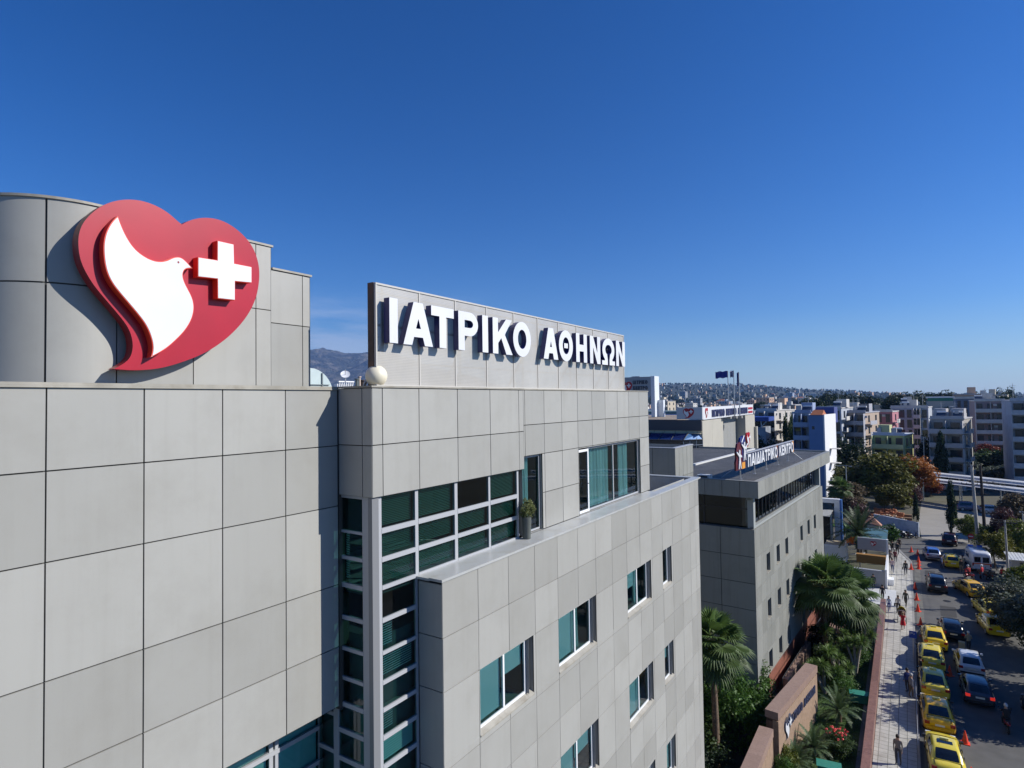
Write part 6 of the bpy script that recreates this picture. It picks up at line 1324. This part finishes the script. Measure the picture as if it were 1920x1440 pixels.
pe(-2.1,98.8,R(5),'person in black walking away, left of a pair at the junction',(.02,.02,.022),(.03,.02,.02),pose='walk'); pe(-1.5,98.4,R(5),'person in a black coat walking away, right of a pair at the junction',(.015,.02,.02),(.02,.02,.02),pose='walk2'); pe(-1.3,101.5,R(5),'farthest walker in brown at the junction',(.08,.05,.035),(.04,.03,.03),pose='walk'); pe(-2.45,97.2,R(90),'person in a white shirt at the hedge corner',(.55,.56,.58),(.10,.10,.12),pose='stand')
pe(3.25,93.6,R(-80),'officer in a pale blue shirt standing left of the yellow hatchback taxi',(.14,.20,.38),(.02,.03,.07),pose='stand',z=.012); pe(5.2,92.6,R(150),'person in black and khaki between taxi and ambulance',(.02,.02,.02),(.22,.19,.13),pose='stand',z=.012); pe(5.5,94.6,R(120),'person in a beige jacket at the left side of the ambulance',(.36,.32,.22),(.25,.22,.16),pose='stand',z=.012)
pe(7.05,90.5,R(60),'person in a red jacket with a white helmet behind the ambulance',(.60,.03,.05),(.10,.14,.2),pose='stand',z=.02,helmet=(.75,.75,.75)); pe(8.95,90.6,R(180),'person in a red shirt standing beside the slim pole',(.42,.02,.02),(.02,.02,.02),pose='stand',z=.02); pe(5.75,89.75,R(30),'rider in a red vest with a grey helmet on the red scooter',(.40,.03,.03),(.04,.04,.04),pose='ride',helmet=(.45,.47,.5),z=.02)
pe(4.95,50.8,R(2),'rider in black with a silver helmet on the maroon scooter',(.012,.014,.018),(.015,.015,.02),pose='ride',helmet=(.5,.52,.55),z=.012)
# pram
e = tag(empty('pram', (-.88,69.3,.135)), 'yellow hooded pram pushed by the woman in red', 'pram')
g = MB(); g.tube([(0,.55,.62),(0,.15,.60),(0,-.1,.66)],[.22,.26,.2],12); _build(g, 'seat', mat('pram_dark', (.08,.03,.02), .8), e)
g = MB(); vs = []
for i in range(7):
    for j in range(9): a = R(180*i/6); b = R(-20+110*j/8); vs.append((.30*math.cos(a), .30+.42*math.sin(a)*math.cos(b), .68+.40*math.sin(a)*math.sin(b)))
g.faces(vs, [(i*9+j,i*9+j+1,(i+1)*9+j+1,(i+1)*9+j) for i in range(6) for j in range(8)], 0, .5, True); _build(g, 'hood', mat('pram_yellow', (.72,.60,.03), .6), e)
g = MB(); g.tube([(-.25,-.45,.98),(.25,-.45,.98)],.018,6)
for s_ in (-.25,.25): g.tube([(s_,-.45,.98),(s_,.55,.12)],.014,5); g.tube([(s_,-.25,.12),(s_,.25,.62)],.014,5)
_build(g, 'frame', metal_m, e)
e.scale = (1.25,1.25,1.3)
for s_ in (-.27,.27):
    for yy in (-.25,.55): g = MB(); g.tube([(s_-.02,yy,.12),(s_+.02,yy,.12)],.12,12); _build(g, 'wheel', tyre_m, e)

# ------------------------------------------------------------------ cones, signs, poles
cone_m = mat('cone_orange', (.80,.065,.02), .5); 
ce = tag(empty('traffic_cone', (0,0,0)), 'orange traffic cone', 'traffic cone', 'orange traffic cones along the road')
g = MB(); g.tube([(0,0,.04),(0,0,.42),(0,0,.78)],[.19,.11,.03],16); _build(g, 'cone', cone_m, ce); g = MB(); g.box(-.24,.24,-.24,.24,0,.04); _build(g, 'base', cone_m, ce, bevel=.01)
cones = [(2.55,47.6,'beside the lemon taxi nearest the photo bottom'),(2.3,58.4,'in the shade between the taxi queue and the white hatchback'),(.72,66.6,'at the front bumper of the farthest queued taxi'),(.62,69.6,'just beyond the head of the taxi queue'),(.47,74.0,'beside the olive jacketed walker'),(.42,78.0,'left of the black family car, the nearer of two'),(.33,82.3,'left of the black family car, the farther of two'),(0.02,90.8,'at the kerb beside the walker with the white folder'),(.82,92.1,'nearest of three in a tight row before the silver blue hatchback'),(.86,94.0,'middle of three in a tight row before the silver blue hatchback'),(.85,95.8,'third of the tight row before the silver blue hatchback'),(.82,100.0,'left of the silver blue hatchback'),(.1,101.0,'farthest one, at the corner of the kerb'),(2.55,43.2,'at the photo bottom beside the lemon taxi rear')]
for i, (x, y, l) in enumerate(cones):
    o = ce if i == 0 else copy_tree(ce); o.location = (x,y,.013 if x > .15 else .14); o.rotation_euler[2] = i*.7; o['label'] = 'orange traffic cone '+l
e = tag(empty('street_sign', (-.03,60.1,.13)), 'small square blue sign on a thin post beside the taxi queue', 'sign'); g = MB(); g.tube([(0,0,0),(0,0,2.3)],.028,8); _build(g, 'post', metal_m, e); g = MB(); g.box(-.26,.26,-.05,-.03,1.75,2.33); _build(g, 'plate', mat('sign_plate_blue', (.015,.06,.38), .4), e, bevel=.008)
g = MB(); wt = mat('sign_white', (.7,.72,.75), .4); [g.box(a,b,-.056,-.051,c_,d) for a,b,c_,d in ((-.16,-.12,2.05,2.22),(-.12,-.05,2.18,2.22),(-.12,-.05,2.11,2.145),(-.05,-.015,2.11,2.22),(.03,.14,2.05,2.08),(.03,.14,2.15,2.18))]; _build(g, 'lettering', wt, e)
e = tag(empty('no_entry_sign', (7.15,106,0)), 'round red no entry sign at the far side of the junction', 'sign'); g = MB(); g.tube([(0,0,0),(0,0,2.3)],.03,8); _build(g, 'post', metal_m, e); g = MB(); g.tube([(0,-.04,2.1),(0,-.06,2.1)],.36,24); _build(g, 'disc', mat('sign_red', (.45,.03,.03), .4), e); g = MB(); g.box(-.24,.24,-.068,-.062,2.04,2.16); _build(g, 'bar', wt, e)
pw = mat('pole_wood', (.17,.145,.12), .85, var=.25, scale=3); pcn = mat('pole_concrete', (.36,.35,.33), .8, var=.12); pdk = mat('pole_dark', (.045,.035,.03), .9, var=.2)
def pole(x, y, h, r0, m_, label, arms, name='utility_pole', tilt=0):
    e = tag(empty(name, (x,y,0)), label, 'utility pole'); g = MB(); g.tube([(tilt*.0,0,0),(-tilt,0,h)],[r0,r0*.62],12); _build(g, 'post', m_, e); tips = []
    for (z, w) in arms:
        g = MB(); g.box(-w-tilt,w-tilt,-.06,.06,z-.06,z+.06); _build(g, 'crossarm', pdk, e)
        for k in range(5):
            xx = -w+2*w*k/4-tilt; g = MB(); g.tube([(xx,0,z+.06),(xx,0,z+.26)],[.05,.035],7); _build(g, 'insulator', dark_m, e); tips.append(Vector((x+xx,y,z+.26)))
    return e, tips
_, tA = pole(8.1,107.4,12.0,.26,pcn,'tall pale concrete utility pole in front of the parked violet grey car',[(11.8,.5),(9.2,1.2)],tilt=.5)
_, tB = pole(9.2,111.2,11.6,.24,pdk,'tall dark wooden utility pole right behind the pale one',[(9.1,1.4),(7.4,.9)],tilt=.3)
_, tC = pole(9.42,89.95,7.3,.15,pcn,'slim pale utility pole next to the grey kiosk',[(7.05,1.1)],tilt=.15)
_, tD = pole(14.5,81.8,11,.2,pw,'wooden utility pole just outside the right photo edge, its shadow crossing the road',[(10,1.0)])
wire_m = mat('wire', (.02,.02,.02), .6)
def wire(a, b, label, sag=.5):
    g = MB(); n = 10; g.tube([a.lerp(b, i/n)+Vector((0,0,-sag*4*(i/n)*(1-i/n))) for i in range(n+1)], .012, 4, 0, .5, False); tag(g.build('overhead_wire', wire_m), label, 'wire', 'overhead wires between the utility poles')
for k in range(5): wire(tB[k], tD[min(k,4)], 'thin overhead wire running from the dark pole to the near right', .6)
for k in (0,2,4): wire(tA[5+k], tB[k], 'short overhead wire linking the pale pole to the dark one', .05)
for k in (0,2,4): wire(tC[k], Vector((24,100+k*.4,7.2)), 'thin overhead wire going right from the slim pole', .3)
for k in (1,3): wire(tC[k], Vector((10+k,110,.2)), 'taut stay wire running down from the slim pole', 0)
def lamp(x, y, h, label, arm=1.2):
    e = tag(empty('street_lamp', (x,y,0)), label, 'street lamp'); g = MB(); g.tube([(0,0,0),(0,0,h)],[.13,.07],10); _build(g, 'post', metal_m, e)
    g = MB(); g.tube([(-arm,0,h-.1),(0,0,h),(arm*.6,0,h-.1)],.04,6); _build(g, 'arm', metal_m, e)
    for s_ in (-arm,arm*.6): g = MB(); g.box(s_-.25,s_+.25,-.1,.1,h-.18,h-.06); _build(g, 'lamp_head', gry, e, bevel=.02)
lamp(-9.7,129,9.0,'tall green grey lamp post rising through the autumn trees left'); lamp(3.3,170,12.3,'tall thin lamp post before the dark conifers',.4); lamp(11.9,175,11.2,'slim lamp post right of the grey balconied block',.4); lamp(-3.1,99.4,3.4,'short thin post at the edge of the clipped hedge',.1); lamp(12.6,104,6.4,'thin pole at the right beside the blue car',.1)
# low railing at the kerb
e = tag(empty('kerb_railing', (.05,44,.13)), 'low metal railing between pavement and taxi queue', 'railing'); g = MB()
for i in range(9): g.tube([(0,i*1.2,0),(0,i*1.2,.75)],.02,5)
g.tube([(0,0,.75),(0,9.6,.75)],.02,5); _build(g, 'rail', metal_m, e)
# ------------------------------------------------------------------ apartment blocks
bwin = mat('far_window', (.03,.04,.05), .2, spec=.6); bal_w = mat('balcony_white', (.54,.52,.49), .7, var=.12, scale=.6); shut_m = mat('shutter', (.10,.08,.07), .7); awn_m = mat('awning_ochre', (.5,.33,.08), .8)
def apartment(x0, x1, y, zt, dep, wall, label, floors=5, fh=3.05, rz=-9, bal=(0,1), bays=3, balm=None, side=True, roofstuff=1, awn=None, cap=None, seed=1, plants=False):
    W = x1-x0; e = tag(empty('apartment_block', (x1,y,0), R(rz)), label, 'apartment block', 'apartment blocks beyond the trees'); rs = random.Random(seed); balm = balm or bal_w
    g = MB(); g.box(-W,0,0,dep,0,zt); _build(g, 'wall', wall, e)
    g = MB(); g.box(-W-.15,.15,-.15,dep+.15,zt+.003,zt+.25,0); g.box(-W,0,0,.15,zt+.26,zt+.75,0); _build(g, 'roof', cap or balm, e)
    for f in range(floors):
        z = zt-fh*(f+1)
        if z < -1: break
        for b in range(bays):
            cx = -W+W*(b+.5)/bays; ww = min(1.7, W/bays*.6)*rs.uniform(.7,1.1)
            ww *= 1.15; g = MB(); g.box(cx-ww/2,cx+ww/2,-.06,-.005,z+.05,z+2.45); o = _build(g, 'window', shut_m if rs.random() < .3 else bwin, e)
            if rs.random() < .45: q = MB(); q.box(cx+ww/2+.15,cx+ww/2+.95,-.35,-.01,z+1.7,z+2.3); _build(q, 'air_conditioner', balm, e)
            g = MB(); g.box(cx-ww/2+.08,cx+ww/2-.08,-.075,-.062,z+.45,z+2.35); _build(g, 'pane', bwin, o) if rs.random() < .7 else None
        if bal[1] > bal[0]:
            a, c = -W+W*bal[0], -W+W*bal[1]; g = MB(); g.box(a,c,-1.75,-.001,z-.14,z+.02,0); g.box(a,c,-1.80,-1.73,z+.021,z+.98,0); [g.box(xx-.04,xx+.04,-1.72,-.01,z+.021,z+2.85,0) for xx in (a+.04,c-.04,(a+c)/2)]; _build(g, 'balcony', balm, e)
            if rs.random() < .7:
                for k_ in (rs.uniform(.05,.3),rs.uniform(.35,.6),rs.uniform(.65,.9)): q = MB(); q.box(a+(c-a)*k_,a+(c-a)*k_+.5,-1.2,-.7,z+.021,z+.75+.5*rs.random()); _build(q, 'balcony_planter', shut_m, e)
            if awn and rs.random() < awn: g = MB(); k = rs.uniform(.3,.6); g.faces([(a+.2,-.05,z+2.7),(a+(c-a)*k,-.05,z+2.7),(a+(c-a)*k,-1.5,z+2.0),(a+.2,-1.5,z+2.0)],[(0,1,2,3)]); _build(g, 'awning', awn_m, e)
            if plants and rs.random() < .8: o = _build(crown_mesh((c-a)*.35,.35,500,.16,f+3,8), 'balcony_plant', leaf_mat('leaf_bush', (.04,.075,.014)), e, recalc=False); o.location = ((a+c)/2,-1.4,z+.75)
        if side:
            nb = max(1, int(dep/5))
            for b in range(nb):
                cy = dep*(b+.5)/nb; g = MB(); g.box(.005,.06,cy-.7,cy+.7,z+.5,z+2.3); _build(g, 'window', bwin, e)
            g = MB(); g.box(.001,1.1,.4,dep*.5,z-.12,z+.02); g.box(1.05,1.12,.4,dep*.5,z+.021,z+.95); _build(g, 'balcony', balm, e)
    for k in range(roofstuff):
        cx = -W*rs.uniform(.2,.8); g = MB(); g.box(cx-1.2,cx+1.2,dep*.3,dep*.3+3,zt+.26,zt+2.4); _build(g, 'rooftop_shed', balm, e)
        cx = -W*rs.uniform(.15,.85); g = MB(); g.quad([(cx-.9,1.2,zt+.4),(cx+.9,1.2,zt+.4),(cx+.9,2.6,zt+1.5),(cx-.9,2.6,zt+1.5)]); g.tube([(cx-.9,2.7,zt+1.6),(cx+.9,2.7,zt+1.6)],.25,8,1); _build(g, 'water_heater', [mat('solar_dark', (.04,.05,.08), .2), white_m], e, recalc=False)
        for _ in range(4): q = MB(); a_, b_ = -W*rs.uniform(.1,.9), rs.uniform(1,dep-2); q.box(a_-.4,a_+.4,b_,b_+.8,zt+.26,zt+1.0+rs.random()); _build(q, 'roof_tank', gry, e)
        cx = -W*rs.uniform(.1,.9); g = MB(); g.tube([(cx,4,zt+.2),(cx,4,zt+4)],.05,4); g.box(cx-.6,cx+.6,3.97,4.03,zt+3.5,zt+3.55); g.box(cx-.4,cx+.4,3.97,4.03,zt+3.1,zt+3.15); _build(g, 'aerial', metal_m, e)
    return e
wl_w = mat('render_white', (.52,.49,.45), .85, var=.12, scale=.5, dirt=(.3,.28,.25,.5), dscale=.5); wl_t = mat('render_tan', (.42,.33,.26), .85, var=.12, scale=.5, dirt=(.28,.22,.18,.5), dscale=.5); wl_b = mat('render_blue', (.15,.23,.42), .85, var=.05, scale=.5); wl_pb = mat('render_pale_blue', (.40,.43,.48), .85, var=.12, scale=.6, dirt=(.28,.28,.29,.5), dscale=.5); wl_y = mat('render_lime', (.55,.55,.22), .85, var=.05); wl_g = mat('render_grey', (.36,.34,.31), .85, var=.12, dirt=(.25,.24,.22,.5), dscale=.5); wl_p = mat('render_pink', (.42,.18,.21), .85, var=.05); wl_o = mat('render_ochre', (.50,.38,.14), .85, var=.05)
A = apartment
A(-38.8,-32.6,195,18.0,15,wl_w,'off white balconied block right behind the beige sign block',6,3.0,-12,(0,1),2,awn=.1,seed=3,roofstuff=2)
A(-27.2,-24.4,186,17.2,12,wl_o,'narrow ochre block behind the slim poplar',5,3,-9,(0,.8),1,seed=4,roofstuff=0)
A(-21.6,-18.2,152,18.3,9,wl_pb,'pale blue balconied block joined to a plain blue wall',5,3,-6,(0,1),1,awn=.5,balm=mat('balcony_blue', (.28,.34,.48), .7),seed=5,side=False)
e = tag(empty('blue_wall_block', (-15.0,148,0), R(-9)), 'tall plain blue wall block with a small red tiled roof', 'apartment block'); g = MB(); g.box(-3.2,-.3,0,9,0,18.0,0); g.box(-.299,0,-.02,9,0,18.1,1); _build(g, 'wall', [wl_b, mat('render_bright', (.72,.72,.74), .8)], e)
g = MB(); g.faces([(-2.9,-.25,18.02),(-.35,-.25,18.02),(-.5,1.6,19.1),(-2.6,1.6,19.1),(-2.9,3,18.02),(-.35,3,18.02)],[(0,1,2,3),(1,5,2),(0,3,4),(4,5,2,3)]); _build(g, 'tiled_roof', mat('orange_tiles', (.42,.14,.06), .8), e); g = MB(); g.box(-6,-.3,9.1,12,16,19.6); _build(g, 'rear_wing', mat('deep_blue', (.05,.07,.22), .8), e)
for z in (3.6,6.8,10.0,13.2,16.4):
    g = MB(); g.box(-2.6,-2.1,-.05,-.005,z-1.6,z-.9) if z > 15 else g.box(.001,1.9,3.4,5.2,z-2.9,z-2.75); _build(g, 'window' if z > 15 else 'balcony', bwin if z > 15 else bal_w, e)
A(-17.3,-14.0,177,18.9,12,wl_pb,'pale grey blue block with sunlit right face beside the blue wall block',6,3,-9,(0,.55),2,seed=6,roofstuff=1)
A(-13.4,-8.9,182,17.6,13,wl_t,'tan block with long balconies and sunlit ochre side',6,3,-12,(0,1),2,balm=mat('balcony_grey', (.36,.36,.40), .7),seed=7,roofstuff=2)
A(-7.0,-.4,171,12.4,10,wl_y,'lime yellow low block with a white roof terrace',4,3,-10,(0,1),3,balm=mat('balcony_lime', (.45,.47,.25), .7),seed=8,cap=mat('roof_paleblue', (.50,.54,.62), .7),roofstuff=1)
A(-7.6,-3.2,201,17.4,9,wl_p,'pink rendered block behind the lime yellow one',5,3,-9,(0,0),2,seed=9,roofstuff=0)
A(-3.9,5.6,216,18.3,12,wl_pb,'wide pale blue block with small square windows',6,3,-6,(.62,.8),5,seed=10,roofstuff=1,side=False)
A(4.6,11.0,171,16.4,11,wl_g,'grey balconied block with planted balconies beside the dark fir',5,3.2,-12,(0,1),2,balm=mat('balcony_grey2', (.42,.41,.42), .7),seed=11,plants=True,roofstuff=2)
A(19.4,28,172,20.4,12,wl_pb,'pale blue block with many balconies at the right photo edge',7,2.9,1,(0,.55),3,balm=wl_pb,seed=12,roofstuff=1,side=False)
A(17.0,24.0,222,20.0,12,mat('render_redgrey', (.34,.25,.24), .85),'red and grey panelled block left of the edge block',6,3.1,2,(0,1),3,seed=13,roofstuff=1,side=False)
A(14.8,20.4,262,20.6,12,mat('render_slate', (.14,.17,.24), .85),'slate blue block behind the grey balconied block',6,3.1,0,(0,0),3,seed=14,roofstuff=0,side=False)
g = MB(); g.box(7.5,16.5,300,312,0,19.6,0); g.box(7.3,16.7,299.8,312,20.9,21.4,1); g.box(7.6,16.4,299.9,300,19.6,20.85,2)
tag(g.build('green_roofed_hall', [wl_g, white_m, mat('green_band', (.02,.16,.11), .6)]), 'distant hall with a green band under a white roof', 'building')
A(-1.5,4.0,245,19.2,12,wl_g,'grey flat roofed block above the wide pale blue one',6,3,0,(0,0),4,seed=16,roofstuff=1,side=False); A(-20.5,-14,232,17.5,12,wl_w,'white block peeking above the tan block',5,3,-8,(0,1),3,seed=17)

# ------------------------------------------------------------------ far town
def where(x, y):
    a = x/y
    for lim, ph in ((-.6,'left of the lettered board'),(-.33,'beyond the tall slab sign'),(-.29,'beyond the dark roof band'),(-.26,'left of the flagpoles'),(-.225,'behind the flagpoles'),(-.19,'right of the flagpoles'),(-.155,'behind the white block'),(-.125,'behind the poplar'),(-.10,'behind the blue wall block'),(-.07,'behind the tan block'),(-.04,'behind the pink block'),(-.01,'behind the lime yellow block'),(.02,'behind the wide pale blue block'),(.05,'behind the grey planted block'),(.08,'behind the slate block'),(9,'near the right photo edge')):
        if a < lim: break
    for lim, pb in ((300,'first rows'),(380,'second rows'),(480,'third rows'),(600,'fourth rows'),(780,'farther rows'),(1000,'far rows'),(1400,'last rows'),(99999,'hazy slope')):
        if y < lim: break
    return 'in the '+pb+' '+ph
def small_house(W, D, H, wall, roof, seed, name='house'):
    rs = random.Random(seed); g = MB(); g.box(-W/2,W/2,-D/2,D/2,-3,H,0)
    if roof == 'flat': g.box(-W/2-.2,W/2+.2,-D/2-.2,D/2+.2,H+.02,H+.3,1); g.box(-1.5,1.2,-1,2,H+.31,H+2.6,0); g.box(W*.2,W*.35,-D*.3,-D*.2,H+.31,H+1.4,1)
    else: g.faces([(-W/2-.3,-D/2-.3,H+.02),(W/2+.3,-D/2-.3,H+.02),(W/2+.3,D/2+.3,H+.02),(-W/2-.3,D/2+.3,H+.02),(-W*.2,0,H+2.2),(W*.2,0,H+2.2)],[(0,1,5,4),(1,2,5),(2,3,4,5),(3,0,4),(0,1,2,3)],2)
    fl = int(H//3)
    for f in range(fl):
        z = H-3*(f+1)
        for k in range(max(2,int(W/3))):
            cx = -W/2+W*(k+.5)/max(2,int(W/3)); g.box(cx-.6,cx+.6,-D/2-.05,-D/2-.01,z+.8,z+2.3,3)
        for k in range(max(1,int(D/4))):
            cy = -D/2+D*(k+.5)/max(1,int(D/4)); g.box(W/2+.01,W/2+.05,cy-.6,cy+.6,z+.8,z+2.3,3)
        if rs.random() < .6: g.box(-W/2,W/2*rs.uniform(-.2,1),-D/2-1.3,-D/2-.06,z-.05,z+.9,1)
    return _build(g, name, [wall, mat('trim_far', (.5,.49,.47), .8), mat('roof_tiles_far', (.30,.12,.07), .85), bwin], None)
cols = [('white',(.62,.61,.58)),('cream',(.55,.48,.37)),('grey',(.33,.33,.34)),('peach',(.58,.38,.26)),('pale blue',(.36,.42,.52))]
protos = []
for i, (cn_, cc) in enumerate(cols):
    for rf_ in ('flat','tiled'):
        for tall in (0,1):
            if tall and rf_ == 'tiled': continue
            o = small_house([11,13][tall], [11,10][tall], [7.5,14][tall], mat('town_'+cn_, cc, .85, var=.1, scale=.3), rf_, i*7+tall, 'town_house' if not tall else 'town_block')
            l = '%s %s %s' % ('tall' if tall else 'small', cn_, 'flat block' if tall else ('flat roofed house' if rf_ == 'flat' else 'red roofed house'))
            protos.append([o, l, False])
rs = random.Random(11); placed = []; cnt = 0
bands = [(235,330,26),(330,450,34),(450,620,46),(620,850,52),(850,1200,50),(1200,1700,36),(1700,2600,34)]
for y0_, y1_, n in bands:
    for _ in range(n):
        for tr_ in range(30):
            y = rs.uniform(y0_, y1_); a = rs.uniform(-.385,.115) if rs.random() < .92 else rs.uniform(-1.1,-.9); x = a*y
            if y < 300 and (-100 < x < -28): continue
            if 175 < y < 275 and (-8 < x < 30): continue
            if all((x-p[0])**2+(y-p[1])**2 > (13+ y*.004)**2 for p in placed): break
        else: continue
        placed.append((x,y)); pr0 = rs.choice(protos); o = pr0[0] if not pr0[2] else pr0[0].copy()
        if pr0[2]: C.objects.link(o)
        pr0[2] = True; s_ = rs.uniform(.85,1.25)*(1 if y < 1200 else 1.35); o.location = (x,y,hfun(x,y)); o.rotation_euler[2] = R(rs.choice((-12,-8,-15,5,12))+rs.uniform(-4,4)); o.scale = (s_,s_,s_*rs.uniform(.8,1.3)); tag(o, pr0[1]+' '+where(x,y), 'house' if 'house' in pr0[1] else 'block', 'houses and blocks of the distant town')
for p_ in protos:
    if not p_[2]: bpy.data.objects.remove(p_[0])
# far trees
kinds = ['dark','dark','green','dark','olive']; cnt = 0
for y0_, y1_, n in [(240,330,22),(330,480,34),(480,700,44),(700,1000,46),(1000,1500,34),(1500,2400,24)]:
    for _ in range(n):
        for tr_ in range(20):
            y = rs.uniform(y0_, y1_); a = rs.uniform(-.385,.12) if rs.random() < .9 else rs.uniform(-1.1,-.9); x = a*y
            if y < 280 and -100 < x < -28: continue
            if all((x-p[0])**2+(y-p[1])**2 > (8.5)**2 for p in placed): break
        else: continue
        placed.append((x,y)); k = rs.choice(kinds+(['pine'] if y > 330 else [])); big = 1 if y < 1000 else 1.5
        lab = {'dark':'dark green tree','green':'mid green tree','olive':'grey green tree','pine':'flat topped pine'}[k]+' '+where(x,y)
        h = rs.uniform(8,15)*big; tree(k, x, y, h, h*rs.uniform(.35,.5), lab, 'trees of the distant town', z0=hfun(x,y)-.3)
for i in range(20):   # clump of pines on the right skyline and behind the flags
    x, y = [( -.20+.0022*i)*620+rs.uniform(-6,6), 600+rs.uniform(-30,40)]
    tree('dark', x, y, rs.uniform(14,19), rs.uniform(5,7), 'dark belt pine '+where(x,y), 'dark tree belt behind the flagpoles', z0=0)
for i in range(48):
    a = -.13+.0052*i; y = rs.uniform(300,560)
    if all((a*y-p[0])**2+(y-p[1])**2 > 60 for p in placed[:220]): tree('dark' if i % 3 else 'pine', a*y, y, (19+y*rs.uniform(.003,.015)), rs.uniform(6,10), 'tall skyline tree '+where(a*y,y), 'skyline trees at right')

rs = random.Random(77); fars = MB(); ft = MB()
for _ in range(5200):
    y = 620+ (rs.random()**.8)*3900; a = rs.uniform(-.40,.125) if rs.random() < .74 else rs.uniform(-1.3,.35); x = a*y
    if any((x-p[0])**2+(y-p[1])**2 < 90 for p in placed[:0]): continue
    z = hfun(x,y)
    if a < -.6: z = 2+max(0,(y-2600))*.045
    if y > 1700 and rs.random() < (.85 if y < 2600 else .93): continue
    W, D, H = rs.uniform(6,13), rs.uniform(6,12), rs.choice((3.5,5,6.5,8,8,10,12)); th = R(rs.choice((-12,-8,4,20))); 
    T_ = Matrix.Translation((x,y,z)) @ Matrix.Rotation(th,4,'Z'); m_ = rs.choice((0,0,0,1,1,2,3))
    fars.box(-W/2,W/2,-D/2,D/2,-6,H,m_,rs.random(),T_); fars.box(-W*.2,W*.1,-1,2,H+.01,H+2.4,m_,rs.random(),T_) if rs.random() < .5 else None
    if rs.random() < .25: fars.box(-W/2-.2,W/2+.2,-D/2-.2,D/2+.2,H+.02,H+.6,4,rs.random(),T_)
    for k in range(2): fars.box(-W/2+W*(k+.25)/2,-W/2+W*(k+.7)/2,-D/2-.06,-D/2-.01,H-2.4,H-.9,5,.5,T_)
tag(fars.build('far_town', [mat('far_white', (.56,.54,.50), .85, tone=.25), mat('far_cream', (.50,.42,.32), .85, tone=.25), mat('far_grey', (.27,.27,.27), .85, tone=.3), mat('far_peach', (.50,.31,.20), .85, tone=.25), mat('far_tiles', (.30,.11,.06), .85, tone=.3), bwin], recalc=False), 'dense speckled mass of tiny pale houses reaching the hazy hill', 'far town', kind='stuff')
for _ in range(5200):
    y = 600+(rs.random()**.9)*3900; a = rs.uniform(-.40,.125) if rs.random() < .74 else rs.uniform(-1.3,.35); x = a*y; z = hfun(x,y) if a > -.6 else 2+max(0,(y-2600))*.045; h = rs.uniform(5,13); r_ = h*rs.uniform(.3,.55)
    if y > 2200 and rs.random() < .55: continue
    for q in range(16):
        d = Vector((rs.gauss(0,1),rs.gauss(0,1),rs.gauss(.2,.8))).normalized(); c_ = Vector((x,y,z+h*.55))+Vector((d.x*r_*.8,d.y*r_*.8,d.z*h*.4)); l = r_*rs.uniform(.45,.8); u_ = d.orthogonal().normalized()*l; w_ = d.cross(u_).normalized()*l
        ft.quad([c_-u_,c_-w_*.8,c_+u_,c_+w_*.8],0,rs.random())
tag(ft.build('far_woods', leaf_mat('leaf_dark', (.014,.030,.010)), recalc=False), 'scattered dark trees among the tiny distant houses', 'far woods', kind='stuff')

# ------------------------------------------------------------------ mountain in the left gap
g = MB(); na, nr = 240, 70; vs = []
for i in range(nr):
    for k in range(na):
        a = -2.2 + 1.9*k/(na-1); t_ = i/(nr-1); y = 3600+3200*t_; x = a*y*.98
        prof = 815 - 620*(a+1.22) + 30*math.sin(a*23) ; prof *= 1 if a < -.95 else max(.12, 1-(a+.95)*2.4)
        hgt = prof*(math.sin(min(1, t_*1.15)*math.pi/2)**1.5)*(1 if t_ < .87 else 1-(t_-.87)*2)
        hgt *= min(1, max(0, (a+2.15)/.7)); rdg = 1-abs(noise.noise(Vector((x/700, y/900, 3)))); hgt *= .72+.34*rdg; hgt += noise.fractal(Vector((x/420, y/420, 0)), .9, 2.1, 7)*70*t_
        vs.append((x, y, max(-5, hgt)))
g.faces(vs, [(i*na+k, i*na+k+1, (i+1)*na+k+1, (i+1)*na+k) for i in range(nr-1) for k in range(na-1)], 0, .5, True)
mm_ = mat('mountain_scrub', (.05,.055,.035), .95, var=.4, scale=.006, dirt=(.30,.25,.20,.8), dscale=.006, det=10)
t = mm_.node_tree; n_ = nd(t, 'ShaderNodeTexNoise'); n_.inputs['Scale'].default_value = .0045; n_.inputs['Detail'].default_value = 9; n_.inputs['Roughness'].default_value = .62; tcn = nd(t, 'ShaderNodeTexCoord'); bp = nd(t, 'ShaderNodeBump'); bp.inputs['Strength'].default_value = 1; bp.inputs['Distance'].default_value = 160
t.links.new(tcn.outputs['Object'], n_.inputs['Vector']); t.links.new(n_.outputs[0], bp.inputs['Height']); t.links.new(bp.outputs[0], t.nodes['Principled BSDF'].inputs['Normal'])
struct(g.build('mountain', mm_))

# ------------------------------------------------------------------ haze
HAZE = True
if HAZE:
    hz = bpy.data.materials.new('haze_air'); hz.use_nodes = True; t = hz.node_tree; t.nodes.remove(t.nodes['Principled BSDF'])
    pv = nd(t, 'ShaderNodeVolumePrincipled'); pv.inputs['Color'].default_value = (.27,.50,1,1); pv.inputs['Density'].default_value = 6.5e-5; pv.inputs['Anisotropy'].default_value = .2
    t.links.new(pv.outputs[0], t.nodes['Material Output'].inputs['Volume'])
    g = MB(); g.box(-15600,3200,-300,7600,-12,1250); tag(g.build('haze', hz), kind='stuff', label='thin bluish air haze over the whole town')
